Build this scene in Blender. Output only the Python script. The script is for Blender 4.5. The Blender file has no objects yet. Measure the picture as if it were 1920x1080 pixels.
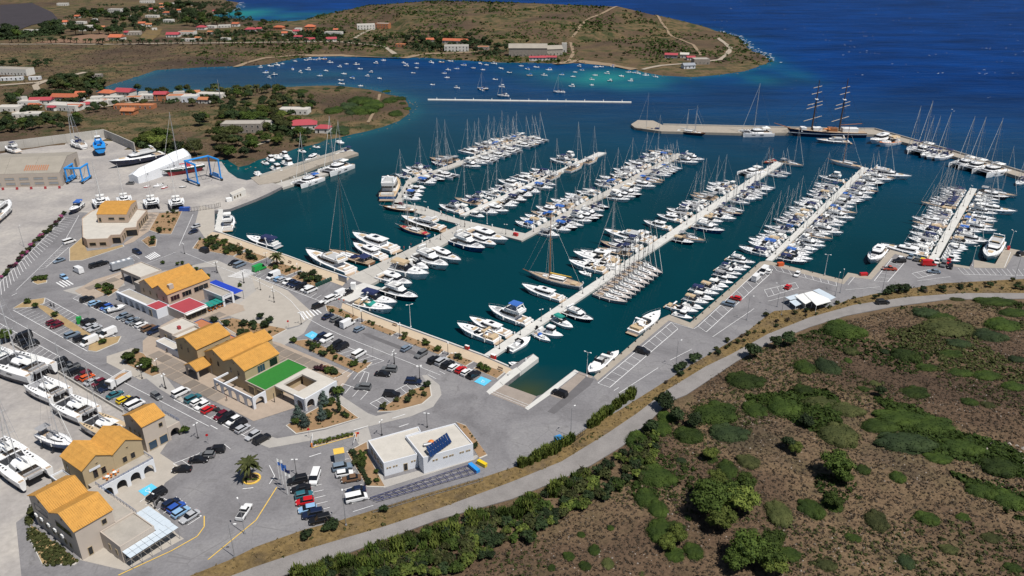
import bpy, bmesh, math, random
import numpy as np
from math import sin, cos, pi, atan, atan2, hypot, radians, sqrt
from mathutils import Vector, Matrix, noise
from mathutils.geometry import delaunay_2d_cdt
random.seed(7)
RNG = np.random.default_rng(7)
S = bpy.context.scene
C = S.collection
FPX, YH, CAMH = 1465.0,-140.0,120.0
PITCH = atan((540 - YH) / FPX)
cam_data = bpy.data.cameras.new('camera')
cam = bpy.data.objects.new('camera', cam_data)
C.objects.link(cam)
cam_data.sensor_width = 36.0
cam_data.lens = 36.0 * FPX / 1920.0
cam_data.clip_start = 1.0
cam_data.clip_end = 60000.0
cam.location = (0,0, CAMH)
cam.rotation_euler = (pi / 2 - PITCH, 0,0)
S.camera = cam
SUN_EL, SUN_AZ = radians(62), atan2(0.8,-0.6)      # azimuth from +Y towards +X
sdir = Vector((sin(SUN_AZ) * cos(SUN_EL), cos(SUN_AZ) * cos(SUN_EL), sin(SUN_EL)))
sun_data = bpy.data.lights.new('sun', 'SUN')
sun_data.energy = 4.5
sun_data.angle = radians(0.53)
sun_data.color = (1.0,0.955,0.89)
sun = bpy.data.objects.new('sun', sun_data)
sun.rotation_euler = sdir.to_track_quat('Z', 'Y').to_euler()
C.objects.link(sun)
world = bpy.data.worlds.new('World')
S.world = world
world.use_nodes = True
wn = world.node_tree
sky = wn.nodes.new('ShaderNodeTexSky')
sky.sky_type = 'NISHITA'
sky.sun_disc = False
sky.sun_elevation = SUN_EL
sky.sun_rotation = SUN_AZ
sky.dust_density = 0.4
wn.links.new(sky.outputs[0], wn.nodes['Background'].inputs[0])
wn.nodes['Background'].inputs[1].default_value = 0.052
S.view_settings.view_transform = 'Standard'
S.view_settings.look = 'None'
S.view_settings.exposure = 0.12
S.view_settings.gamma = 1.0
S.view_settings.use_curve_mapping = False
S.cycles.max_bounces = 4
S.cycles.diffuse_bounces = 2
S.cycles.glossy_bounces = 2
S.cycles.transmission_bounces = 3
S.cycles.transparent_max_bounces = 4
S.cycles.caustics_reflective = False
S.cycles.caustics_refractive = False
LAND = 1.3
def U(px, py, z=LAND):
 u = (px - 960) / FPX; v = (py - 540) / FPX
 d = (CAMH - z) / (sin(PITCH) + v * cos(PITCH))
 return Vector((u * d, d * (cos(PITCH) - v * sin(PITCH)), z))
_n = hypot(1152 / FPX, cos(PITCH) + 680 / FPX * sin(PITCH))
E1 = Vector((1152 / FPX / _n, (cos(PITCH) + 680 / FPX * sin(PITCH)) / _n, 0))   # along the pontoons, away from the quay
E2 = Vector((E1.y, -E1.x, 0))                                                      # along the quay, towards the slipway
ORG = U(960,691)
def AB(a, b, z=LAND):
 p = ORG + E1 * a + E2 * b
 return Vector((p.x, p.y, z))
def on(hf, px, py):
 z = LAND
 for _ in range(6):
  p = U(px, py, z); z = hf(p.x, p.y)
 p.z = z
 return p
def ZM(ox, oy, s):                                   # coordinates measured in an enlarged detail
 return lambda pts: [(ox + x / s, oy + y / s) for x, y in pts]
MATS = {}
def _nd(nt, t, **kw):
 n = nt.nodes.new(t)
 for k, v in kw.items():
  if k in ('operation', 'blend_type', 'data_type', 'feature', 'attribute_name', 'noise_dimensions', 'distance', 'clamp', 'wave_type', 'bands_direction'): setattr(n, k, v)
 return n
def mix(nt, fac, a, b, mode='MIX'):
 n = nt.nodes.new('ShaderNodeMix'); n.data_type = 'RGBA'; n.blend_type = mode
 for sock, v in ((n.inputs[0], fac),(n.inputs[6], a),(n.inputs[7], b)):
  if hasattr(v, 'is_output'): nt.links.new(v, sock)
  elif isinstance(v, (int, float)): sock.default_value = v
  else: sock.default_value = (*v[:3],1)
 return n.outputs[2]
def ramp(nt, fac, stops):
 n = nt.nodes.new('ShaderNodeValToRGB'); e = n.color_ramp.elements
 while len(e) < len(stops): e.new(0.5)
 for k, (p, c) in enumerate(stops):
  e[k].position = p; e[k].color = (c, c, c, 1) if isinstance(c, (int, float)) else (*c, 1)
 nt.links.new(fac, n.inputs[0])
 return n.outputs[0]
def ntex(nt, co, scale, detail=4, rough=0.55, dist=0.0):
 n = nt.nodes.new('ShaderNodeTexNoise'); n.inputs['Scale'].default_value = scale
 n.inputs['Detail'].default_value = detail; n.inputs['Roughness'].default_value = rough
 n.inputs['Distortion'].default_value = dist
 nt.links.new(co, n.inputs['Vector'])
 return n.outputs['Fac']
def math_(nt, op, a, b=0.0):
 n = nt.nodes.new('ShaderNodeMath'); n.operation = op
 for sock, v in zip(n.inputs, (a, b)):
  if hasattr(v, 'is_output'): nt.links.new(v, sock)
  else: sock.default_value = v
 return n.outputs[0]
def newmat(name, rough=0.6, metal=0.0, spec=0.5):
 m = bpy.data.materials.new(name); m.use_nodes = True
 nt = m.node_tree; b = nt.nodes['Principled BSDF']
 b.inputs['Roughness'].default_value = rough; b.inputs['Metallic'].default_value = metal
 b.inputs['Specular IOR Level'].default_value = spec
 co = nt.nodes.new('ShaderNodeTexCoord').outputs['Object']
 MATS[name] = m
 return m, nt, b, co
def bumpn(nt, b, h, strength, dist=0.1):
 n = nt.nodes.new('ShaderNodeBump'); n.inputs['Strength'].default_value = strength; n.inputs['Distance'].default_value = dist
 nt.links.new(h, n.inputs['Height']); nt.links.new(n.outputs[0], b.inputs['Normal'])
def M(name, col=None, rough=0.6, metal=0.0, var=0.12, scale=0.6, rand=0.0, bump=0.0, spec=0.5):
 if name in MATS: return MATS[name]
 m, nt, b, co = newmat(name, rough, metal, spec)
 f = ntex(nt, co, scale, 5,0.6)
 f2 = ntex(nt, co, scale * 7,3,0.6)
 f = math_(nt, 'ADD', math_(nt, 'MULTIPLY', f, 0.65), math_(nt, 'MULTIPLY', f2,0.35))
 c = ramp(nt, f, [(0.3, tuple(x * (1 - var) for x in col)),(0.7, tuple(min(1, x * (1 + var)) for x in col))])
 if rand:
  oi = nt.nodes.new('ShaderNodeObjectInfo')
  r = ramp(nt, oi.outputs['Random'],[(0.0,1 - rand),(1.0,1 + rand * 0.6)])
  c = mix(nt, 1.0, c, r, 'MULTIPLY')
 nt.links.new(c, b.inputs['Base Color'])
 if bump: bumpn(nt, b, f2, bump)
 return m
m, nt, b, co = newmat('asphalt', 0.92,0,0.25)
n1 = ntex(nt, co, 0.05,6,0.68,1.2); n2 = ntex(nt, co, 1.6,4,0.65)
c = mix(nt, 1.0, ramp(nt, n1,[(0.30,(0.145,0.14,0.146)),(0.5,(0.205,0.199,0.206)),(0.7,(0.25,0.243,0.245))]), ramp(nt, n2,[(0.28,0.86),(0.72,1.12)]), 'MULTIPLY')
n3 = ntex(nt, co, 0.22,5,0.7,0.8); c = mix(nt, ramp(nt, n3,[(0.56,0.0),(0.72,0.45)]), c, (0.10,0.095,0.095))
v = nt.nodes.new('ShaderNodeTexVoronoi'); v.feature = 'DISTANCE_TO_EDGE'; v.inputs['Scale'].default_value = 0.11; nt.links.new(co, v.inputs['Vector'])
c = mix(nt, math_(nt, 'MULTIPLY', ramp(nt, v.outputs['Distance'],[(0.0,1.0),(0.012,0.0)]), ramp(nt, n1,[(0.45,0.0),(0.6,0.5)])), c, (0.09,0.085,0.085))
nt.links.new(c, b.inputs['Base Color'])
M('concrete', (0.43,0.41,0.375),0.85, var=0.12, scale=0.3)
M('pale_concrete', (0.56,0.55,0.52),0.8, var=0.1, scale=0.3)
M('rock_dark', (0.15,0.115,0.085),0.9, var=0.3, scale=0.8, rand=0.3)
M('quay_stone', (0.33,0.29,0.24),0.9, var=0.15, scale=0.5)
M('kerb', (0.52,0.50,0.46),0.85, var=0.1)
M('promenade', (0.50,0.40,0.285),0.85, var=0.1, scale=0.3)
M('paver', (0.225,0.19,0.16),0.9, var=0.14, scale=0.4, rand=0.2)
M('joint', (0.36,0.29,0.23),0.9)
M('gelcoat', (0.84,0.84,0.84),0.22, var=0.04, scale=0.8, rand=0.06)
M('white_paint', (0.80,0.80,0.79),0.5, var=0.05)
M('road_paint', (0.72,0.72,0.72),0.8, var=0.2, scale=1.5)
M('yellow_paint', (0.72,0.47,0.08),0.8, var=0.15, scale=1.0)
M('blue_paint', (0.10,0.50,0.75),0.8, var=0.15, scale=1.0)
M('dark_window', (0.012,0.014,0.018),0.08, var=0.05)
M('blue_window', (0.03,0.06,0.10),0.08, var=0.1)
M('black_rubber', (0.02,0.02,0.022),0.7)
M('teak', (0.40,0.30,0.21),0.6, var=0.2, scale=1.0)
M('pale_teak', (0.58,0.52,0.48),0.6)
M('pavement', (0.36,0.34,0.315),0.85, var=0.12, scale=0.4)
M('spar_buff', (0.42,0.36,0.29),0.6)
M('grey_deck', (0.42,0.42,0.42),0.7)
M('tan_canvas', (0.50,0.38,0.24),0.8)
M('blue_canvas', (0.03,0.12,0.42),0.8)
M('navy_canvas', (0.012,0.022,0.085),0.8)
M('grey_canvas', (0.30,0.30,0.31),0.8)
M('white_canvas', (0.72,0.72,0.70),0.8)
M('red_canvas', (0.48,0.03,0.045),0.8)
M('green_canvas', (0.01,0.23,0.19),0.8)
M('alloy', (0.55,0.56,0.58),0.4,0.3)
M('dark_spar', (0.03,0.03,0.032),0.4)
M('wood_spar', (0.30,0.125,0.05),0.45)
M('navy_hull', (0.012,0.018,0.05),0.18)
M('blue_hull', (0.03,0.10,0.26),0.2)
M('grey_hull', (0.30,0.32,0.35),0.22)
M('green_hull', (0.01,0.045,0.03),0.25)
M('red_bottom', (0.35,0.04,0.05),0.6)
M('dark_bottom', (0.03,0.03,0.05),0.6)
M('wood_hull', (0.26,0.13,0.07),0.4, var=0.2)
M('bright_blue', (0.02,0.26,0.68),0.45)
M('steel', (0.34,0.35,0.37),0.5,0.4)
M('dark_metal', (0.05,0.05,0.055),0.5,0.3)
M('roof_tile', (0.50,0.255,0.05),0.8, var=0.2, scale=0.5)
M('roof_rib', (0.50,0.26,0.055),0.8, var=0.32, scale=0.9, rand=0.15)
M('red_tile', (0.44,0.12,0.055),0.75, var=0.15, rand=0.2)
M('red_roof', (0.36,0.05,0.065),0.7, var=0.08)
M('terracotta', (0.42,0.16,0.07),0.8)
M('tan_wall', (0.40,0.315,0.195),0.85, var=0.06)
M('beige_wall', (0.46,0.40,0.345),0.85, var=0.06)
M('pink_wall', (0.47,0.36,0.28),0.85, var=0.06)
M('white_wall', (0.66,0.68,0.72),0.8, var=0.05)
M('house_white', (0.62,0.60,0.56),0.85, var=0.08, rand=0.12)
M('flat_roof', (0.36,0.33,0.29),0.9, var=0.16, scale=0.5)
M('pale_roof', (0.50,0.47,0.42),0.9, var=0.12, scale=0.5)
M('shed_roof', (0.31,0.28,0.235),0.8, var=0.14, scale=0.2)
M('turf', (0.02,0.17,0.02),0.9, var=0.15, scale=2)
M('solar', (0.01,0.03,0.10),0.15, var=0.2)
M('soil', (0.27,0.17,0.09),0.95, var=0.25, scale=0.5)
M('dry_soil', (0.34,0.24,0.12),0.95, var=0.25, scale=0.4)
M('bark', (0.10,0.07,0.045),0.9)
M('tyre', (0.015,0.015,0.016),0.8)
M('wheel_rim', (0.35,0.35,0.36),0.3,0.8)
M('skin', (0.45,0.27,0.19),0.6)
M('glass_sheet', (0.55,0.62,0.68),0.15, var=0.06)
M('shrink_wrap', (0.74,0.76,0.79),0.35, var=0.06, scale=0.4)
M('magenta_bloom', (0.30,0.06,0.16),0.9, var=0.3, scale=2)
M('stone', (0.34,0.30,0.26),0.9, var=0.3, scale=0.8, rand=0.3)
M('foam', (0.75,0.78,0.80),0.7)
M('orange_paint', (0.65,0.20,0.03),0.5)
M('cargo', (0.35,0.20,0.10),0.9, var=0.4, scale=3)
CARCOL = {'black': (0.012,0.012,0.014), 'navy': (0.012,0.02,0.05), 'white': (0.74,0.74,0.74), 'silver': (0.42,0.43,0.45),
          'grey': (0.14,0.145,0.15), 'slate': (0.17,0.22,0.28), 'red': (0.50,0.012,0.015), 'maroon': (0.12,0.008,0.02),
          'blue': (0.03,0.09,0.38), 'sky': (0.25,0.42,0.62), 'green': (0.015,0.30,0.06), 'teal': (0.03,0.13,0.16),
          'yellow': (0.70,0.50,0.02), 'orange': (0.60,0.10,0.02), 'brown': (0.16,0.09,0.05), 'rust': (0.36,0.06,0.03), 'dark green': (0.012,0.06,0.045)}
for k, c in CARCOL.items():
 M('car_' + k, c, 0.2,0.0, var=0.03)
def foliage(name, col, col2, rand=0.35):
 m, nt, b, co = newmat(name, 0.8,0,0.2)
 f = ntex(nt, co, 1.1,3,0.6)
 c = ramp(nt, f, [(0.32, col),(0.68, col2)])
 oi = nt.nodes.new('ShaderNodeObjectInfo')
 r = ramp(nt, oi.outputs['Random'],[(0.0,1 - rand),(1.0,1 + rand)])
 nt.links.new(mix(nt, 1.0, c, r, 'MULTIPLY'), b.inputs['Base Color'])
 return m
foliage('leaf_dark', (0.014,0.026,0.010),(0.036,0.056,0.018))
foliage('leaf_mid', (0.022,0.040,0.007),(0.060,0.088,0.015))
foliage('leaf_light', (0.05,0.075,0.014),(0.13,0.155,0.03))
foliage('leaf_yellow', (0.07,0.085,0.008),(0.15,0.16,0.02))
foliage('leaf_mound', (0.014,0.028,0.004),(0.040,0.064,0.009))
foliage('leaf_blue', (0.035,0.055,0.045),(0.085,0.115,0.10))
foliage('leaf_purple', (0.03,0.012,0.018),(0.08,0.03,0.04))
foliage('leaf_dry', (0.13,0.095,0.045),(0.27,0.20,0.09),0.4)
foliage('leaf_scrub', (0.036,0.028,0.020),(0.115,0.086,0.058),0.5)
foliage('leaf_olive', (0.028,0.036,0.010),(0.070,0.076,0.024),0.35)
class MB:
 def __init__(s): s.v = []; s.f = []
 def add(s, vs, fs):
  k = len(s.v); s.v.extend([tuple(v) for v in vs]); s.f.extend([tuple(i + k for i in f) for f in fs])
  return s
 def box(s, x0, x1, y0, y1, z0, z1):
  return s.add([(x0, y0, z0),(x1, y0, z0),(x1, y1, z0),(x0, y1, z0),(x0, y0, z1),(x1, y0, z1),(x1, y1, z1),(x0, y1, z1)],
                     [(0,3,2,1),(4,5,6,7),(0,1,5,4),(1,2,6,5),(2,3,7,6),(3,0,4,7)])
 def obox(s, p, ux, uy, l, w, z0, z1):          # box on a base point with its own axes: p is a corner
  ux = Vector(ux).normalized(); uy = Vector(uy).normalized()
  q = [p, p + ux * l, p + ux * l + uy * w, p + uy * w]
  if ux.cross(uy).z < 0: q = q[::-1]
  return s.prism([(v.x, v.y) for v in q], z0, z1)
 def prism(s, poly, z0, z1, bottom=True):
  n = len(poly)
  vs = [(x, y, z0) for x, y in poly] + [(x, y, z1) for x, y in poly]
  fs = [(i, (i + 1) % n, n + (i + 1) % n, n + i) for i in range(n)] + [tuple(range(n, 2 * n))]
  if bottom: fs.append(tuple(range(n - 1,-1,-1)))
  return s.add(vs, fs)
 def frustum(s, lo, z0, hi, z1, bottom=False):
  n = len(lo)
  zz0 = z0 if hasattr(z0, '__len__') else [z0] * n
  zz1 = z1 if hasattr(z1, '__len__') else [z1] * n
  vs = [(x, y, z) for (x, y), z in zip(lo, zz0)] + [(x, y, z) for (x, y), z in zip(hi, zz1)]
  fs = [(i, (i + 1) % n, n + (i + 1) % n, n + i) for i in range(n)] + [tuple(range(n, 2 * n))]
  if bottom: fs.append(tuple(range(n - 1,-1,-1)))
  return s.add(vs, fs)
 def band(s, lo, z0, hi, z1, f0, f1, off=0.02, skip=()):
  n = len(lo)
  cx = sum(p[0] for p in lo) / n; cy = sum(p[1] for p in lo) / n
  def pt(i, f):
   x = lo[i][0] * (1 - f) + hi[i][0] * f; y = lo[i][1] * (1 - f) + hi[i][1] * f
   d = hypot(x - cx, y - cy) or 1
   k = 1 + off / max(0.3, min(abs(x - cx) + 0.3, abs(y - cy) + 0.3))
   return (cx + (x - cx) * k, cy + (y - cy) * k, z0 + (z1 - z0) * f)
  for i in range(n):
   if i in skip: continue
   j = (i + 1) % n
   s.add([pt(i, f0), pt(j, f0), pt(j, f1), pt(i, f1)],[(0,1,2,3)])
  return s
 def tube(s, a, b, r0, r1=None, n=6, cap=True):
  a = Vector(a); b = Vector(b); r1 = r0 if r1 is None else r1
  d = (b - a).normalized()
  u = d.orthogonal().normalized(); w = d.cross(u)
  vs = []
  for c, r in ((a, r0),(b, r1)):
   for k in range(n):
    t = 2 * pi * k / n
    vs.append(c + u * (r * cos(t)) + w * (r * sin(t)))
  fs = [(k, (k + 1) % n, n + (k + 1) % n, n + k) for k in range(n)]
  if cap: fs += [tuple(range(n - 1,-1,-1)), tuple(range(n, 2 * n))]
  return s.add(vs, fs)
 def path(s, pts, r, n=5):
  for p, q in zip(pts, pts[1:]): s.tube(p, q, r, n=n)
  return s
 def dome(s, c, rx, ry, rz, nu=8, nv=4):
  vs = []; fs = []
  for j in range(nv):
   t = pi / 2 * j / nv
   for i in range(nu):
    a = 2 * pi * i / nu
    vs.append((c[0] + rx * cos(t) * cos(a), c[1] + ry * cos(t) * sin(a), c[2] + rz * sin(t)))
  vs.append((c[0], c[1], c[2] + rz))
  for j in range(nv - 1):
   for i in range(nu):
    k = (i + 1) % nu
    fs.append((j * nu + i, j * nu + k, (j + 1) * nu + k, (j + 1) * nu + i))
  for i in range(nu): fs.append(((nv - 1) * nu + i, (nv - 1) * nu + (i + 1) % nu, nv * nu))
  return s.add(vs, fs)
 def mesh(s, name, smooth=False):
  me = bpy.data.meshes.new(name); me.from_pydata(s.v, [], s.f); me.update()
  if smooth:
   me.polygons.foreach_set('use_smooth', [True] * len(me.polygons))
  return me
def link(name, me, mats, parent=None, loc=None):
 if isinstance(me, MB): me = me.mesh(name)
 if mats is not None:
  ms = mats if isinstance(mats, (list, tuple)) else [mats]
  if not me.materials:
   for m in ms: me.materials.append(MATS[m] if isinstance(m, str) else m)
 o = bpy.data.objects.new(name, me); C.objects.link(o)
 if parent: o.parent = parent
 if loc is not None: o.location = loc
 return o
def tag(o, label=None, cat=None, group=None, kind=None):
 for k, v in (('label', label),('category', cat),('group', group),('kind', kind)):
  if v: o[k] = v
 return o
def empty(name, loc, label, cat, group=None, rz=0.0):
 o = bpy.data.objects.new(name, None); C.objects.link(o)
 o.location = loc; o.rotation_euler = (0,0, rz); o.empty_display_size = 0.5
 return tag(o, label, cat, group)
def part(name, mb, mats, root, kind=None):
 """a part whose vertices are in world coordinates, under a root at rest"""
 par = root; off = Vector((0,0,0))
 p = root
 while p is not None: off += p.location; p = p.parent
 o = link(name, mb, mats, root, -off)
 if kind: o['kind'] = kind
 return o
class Proto:
 """a kind of thing: named meshes in their own coordinates, copied as objects that share mesh data"""
 def __init__(s, name): s.name = name; s.parts = []
 def add(s, name, mb, mat, under=None, smooth=False):
  me = mb.mesh(name, smooth) if isinstance(mb, MB) else mb
  me.materials.append(MATS[mat] if isinstance(mat, str) else mat)
  s.parts.append((name, me, under)); return len(s.parts) - 1
 def put(s, loc, rz, label, cat, group=None, scale=1.0, over=None, skip=(), name=None):
  r = bpy.data.objects.new(name or s.name, None); C.objects.link(r)
  r.location = loc; r.rotation_euler = (0,0, rz); r.empty_display_size = 0.5
  r.scale = (scale,) * 3 if isinstance(scale, (int, float)) else scale
  tag(r, label, cat, group)
  made = {}
  for k, (n, me, under) in enumerate(s.parts):
   if n in skip: continue
   if under is not None and under not in made: continue
   o = bpy.data.objects.new(n, me); C.objects.link(o)
   o.parent = r if under is None else made[under]
   if over and n in over:
    o.material_slots[0].link = 'OBJECT'; o.material_slots[0].material = MATS[over[n]]
   made[k] = o
  return r
ORDW = ('first second third fourth fifth sixth seventh eighth ninth tenth eleventh twelfth thirteenth fourteenth fifteenth sixteenth '
  'seventeenth eighteenth nineteenth twentieth').split()
def ordw(n):
 if n < 20: return ORDW[n]
 if n > 98: return f'{n + 1}' + ('th' if 10 < (n + 1) % 100 < 14 else {1: 'st', 2: 'nd', 3: 'rd'}.get((n + 1) % 10, 'th'))
 t = 'twenty thirty forty fifty sixty seventy eighty ninety'.split()[(n + 1) // 10 - 2]
 r = (n + 1) % 10
 return t[:-1] + 'ieth' if r == 0 else t + '-' + ORDW[r - 1]
SEEN = {}
# ================================================================== land and water
def seg_dist(P, A, B):
 """distance from points P (n,2) to the polyline segments A->B (m,2); also index of nearest and its parameter"""
 best = np.full(len(P),1e9); bi = np.zeros(len(P), int); bt = np.zeros(len(P))
 for i, (a, b) in enumerate(zip(A, B)):
  d = b - a; L2 = d @ d or 1e-9
  t = np.clip(((P - a) @ d) / L2,0,1)
  q = P - (a + t[:, None] * d)
  dd = np.hypot(q[:, 0], q[:, 1])
  k = dd < best
  best[k] = dd[k]; bi[k] = i; bt[k] = t[k]
 return best, bi, bt
def inside(P, poly):
 x, y = P[:, 0], P[:, 1]; r = np.zeros(len(P), bool)
 n = len(poly)
 for i in range(n):
  x0, y0 = poly[i]; x1, y1 = poly[(i + 1) % n]
  c = (y0 > y) != (y1 > y)
  with np.errstate(divide='ignore', invalid='ignore'):
   xx = (x1 - x0) * (y - y0) / (y1 - y0 if y1 != y0 else 1e-9) + x0
  r ^= c & (x < xx)
 return r
def refine(poly, step):
 out = []
 for i, p in enumerate(poly):
  q = poly[(i + 1) % len(poly)]
  n = max(1, int(hypot(q[0] - p[0], q[1] - p[1]) / step))
  out += [(p[0] + (q[0] - p[0]) * k / n, p[1] + (q[1] - p[1]) * k / n) for k in range(n)]
 return out
def rough(poly, amp, freq=0.05):
 out = []
 for x, y in poly:
  out.append((x + amp * noise.noise((x * freq, y * freq, 3.1)), y + amp * noise.noise((x * freq, y * freq, 9.7))))
 return out
def land(name, poly, hf, step, mat, kind='structure', jitter=0.3, edge_z=None, parent=None):
 """a sheet of ground inside an outline, its height from hf"""
 P = np.array(poly)
 x0, y0 = P.min(0); x1, y1 = P.max(0)
 gx, gy = np.meshgrid(np.arange(x0 + step / 2, x1, step), np.arange(y0 + step / 2, y1, step))
 G = np.stack([gx.ravel(), gy.ravel()],1)
 G += RNG.uniform(-jitter, jitter, G.shape) * step
 G = G[inside(G, poly)]
 if len(G):
  d, _, _ = seg_dist(G, P, np.roll(P, -1,0))
  G = G[d > step * 0.35]
 vs = [Vector(p) for p in poly] + [Vector(g) for g in G]
 n = len(poly)
 res = delaunay_2d_cdt(vs, [],[list(range(n))],1,1e-4)
 V = np.array([(v.x, v.y) for v in res[0]])
 h = hf(V) if hf else np.full(len(V), LAND)
 verts = [(x, y, z) for (x, y), z in zip(V, h)]
 faces = []
 for f in res[2]:
  a, b, c = (V[i] for i in f[:3])
  faces.append(tuple(f) if (b[0] - a[0]) * (c[1] - a[1]) - (b[1] - a[1]) * (c[0] - a[0]) > 0 else tuple(reversed(f)))
 me = bpy.data.meshes.new(name); me.from_pydata(verts, [], faces); me.update()
 me.polygons.foreach_set('use_smooth', [True] * len(me.polygons))
 return tag(link(name, me, mat, parent), kind=kind)
LAYER = {'n': 0}
def flat(name, poly, z, mat, kind='structure', parent=None, down=None):
 """a level sheet; with down, a slab with sides"""
 pts = [Vector((p[0], p[1])) for p in poly]
 if down is None and mat != 'blue_paint': LAYER['n'] += 1; z = z + LAYER['n'] * 0.0008
 res = delaunay_2d_cdt(pts, [],[list(range(len(pts)))],1,1e-4)
 mb = MB(); V = [(v.x, v.y, z) for v in res[0]]
 F = []
 for f in res[2]:
  a, b, c = (res[0][i] for i in f[:3])
  F.append(tuple(f) if (b - a).cross(c - a) > 0 else tuple(reversed(f)))
 mb.add(V, F)
 if down is not None:
  area = sum(pts[i].cross(pts[(i + 1) % len(pts)]) for i in range(len(pts)))
  q = pts if area > 0 else pts[::-1]
  for i in range(len(q)):
   a, b = q[i], q[(i + 1) % len(q)]
   mb.add([(a.x, a.y, down),(b.x, b.y, down),(b.x, b.y, z),(a.x, a.y, z)],[(0,1,2,3)])
 o = link(name, mb, mat, parent)
 if kind: o['kind'] = kind
 return o
def W2(pts, z=LAND): return [tuple(U(x, y, z)[:2]) for x, y in pts]
C_NEAR = [(415,304),(440,318),(470,313),(500,300),(530,290),(570,278),(600,268),(612,262),(645,257),(680,250),(720,240),(755,228),
          (775,212),(779,200),(765,185),(740,177),(700,167),(660,163),(620,158),(560,160),(520,163),(450,165),(400,168),(320,171),(260,177),(215,175),(190,171)]
C_BAY = [(200,164),(220,157),(260,145),(300,132),(330,130),(380,127),(440,125),(480,124),(500,121),(520,117),(560,110),(590,107),(640,106),(700,107),
         (800,110),(870,114),(930,118),(990,119),(1040,120),(1060,120),(1120,121),(1165,125),(1200,136),(1240,143),(1300,145),(1350,142),(1400,135),(1435,124),(1450,115)]
C_BACK = [(1440,107),(1401,88),(1390,73),(1340,57)]
def by_depth(px, d, z=0):                         # a point in a column of the picture at a given distance along the optical axis
 u = (px - 960) / FPX
 v = ((CAMH - z) / d - sin(PITCH)) / cos(PITCH)
 return (u * d, d * (cos(PITCH) - v * sin(PITCH)))
C_HID = [by_depth(1240,1085), by_depth(1150,1160), by_depth(1000,1225), by_depth(830,1270)]
C_LEFT = [(695,18),(651,21),(600,33),(555,41),(480,38),(420,32),(404,29),(441,18),(451,5),(425,0),(400,-25)]
coast = W2(C_NEAR + C_BAY + C_BACK, 0) + C_HID + W2(C_LEFT, 0)
inner = W2([(150,-40),(-500,-40),(-500,290),(-300,420),(100,380),(330,330)],0)
coast_r = rough(refine(coast + inner, 14),5.0)
n_coast = len(refine(coast, 14))
COAST = np.array(coast_r)
cA = COAST[:n_coast - 1]; cB = COAST[1:n_coast]
RIDGE = [(560,1060,2.0),(640,1130,7.0),(695,1160,10.0),(760,1150,15.0),(830,1130,18.5),(1000,1080,20.0),(1150,1040,20.0),(1240,1000,12.5),(1340,960,3.0),(1440,800,1.0)]
R2 = np.array([by_depth(px, d, h) for px, d, h in RIDGE]); RH = np.array([r[2] for r in RIDGE])
def h_far(P):
 P = np.asarray(P, float).reshape(-1,2)
 dc, _, _ = seg_dist(P, cA, cB)
 dr, i, t = seg_dist(P, R2[:-1], R2[1:])
 hr = RH[i] * (1 - t) + RH[i + 1] * t
 s = dc / (dc + dr + 1e-6); s = s * s * (3 - 2 * s)
 nz = np.array([noise.noise((x * 0.02, y * 0.02,0.3)) + 0.5 * noise.noise((x * 0.06, y * 0.06,4.3)) for x, y in P])
 k = np.clip(dc / 10,0,1)
 h = -0.4 + 1.3 * k + 0.7 * np.clip(dc / 60,0,1) + hr * s + nz * 0.9 * np.clip(dc / 40,0,1) * np.clip(0.3 + hr * s * 0.3,0,1.5)
 if len(P):
  w = inside(P, QPOLY); h[w] = np.minimum(h[w],0.85)
 return h
QPOLY = W2([(-600,276),(0,285),(198,255),(258,283),(330,300),(418,301),(440,330),(485,332),(670,282),(680,300),(500,400),(100,520),(-600,700)])
def hfar1(x, y): return float(h_far([(x, y)])[0])
def scrub_ground(name, cols, green, s=1.0):
 m, nt, b, co = newmat(name, 0.95,0,0.15)
 n1 = ntex(nt, co, 0.012 * s, 6,0.62,0.6); n2 = ntex(nt, co, 0.09 * s, 5,0.65); n3 = ntex(nt, co, 0.9 * s, 3,0.7)
 c = ramp(nt, n1,[(0.32, cols[0]),(0.46, cols[1]),(0.58, cols[2]),(0.70, cols[3])])
 g = ramp(nt, math_(nt, 'ADD', math_(nt, 'MULTIPLY', n2,0.6), math_(nt, 'MULTIPLY', n1,0.4)),[(0.49,0.0),(0.60,1.0)])
 c = mix(nt, math_(nt, 'MULTIPLY', g, green), c, (0.042,0.050,0.020))
 c = mix(nt, 1.0, c, ramp(nt, n3,[(0.25,0.55),(0.75,1.4)]), 'MULTIPLY')
 v = nt.nodes.new('ShaderNodeTexVoronoi'); v.inputs['Scale'].default_value = 0.28 * s
 nt.links.new(co, v.inputs['Vector'])
 st = ramp(nt, math_(nt, 'ADD', v.outputs['Distance'], math_(nt, 'MULTIPLY', n2,0.9)),[(0.42,1.0),(0.50,0.0)])
 c = mix(nt, math_(nt, 'MULTIPLY', st, 0.55), c, (0.30,0.26,0.215))
 nt.links.new(c, b.inputs['Base Color'])
 bumpn(nt, b, n3,0.6,0.5)
 return m
scrub_ground('far_ground', [(0.060,0.042,0.030),(0.098,0.067,0.042),(0.145,0.102,0.052),(0.085,0.062,0.042)],1.0)
scrub_ground('hill_ground', [(0.074,0.049,0.034),(0.112,0.074,0.047),(0.165,0.113,0.067),(0.084,0.060,0.043)],0.3,1.6)
land('far_shore', coast_r, h_far, 11, 'far_ground')
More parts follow.
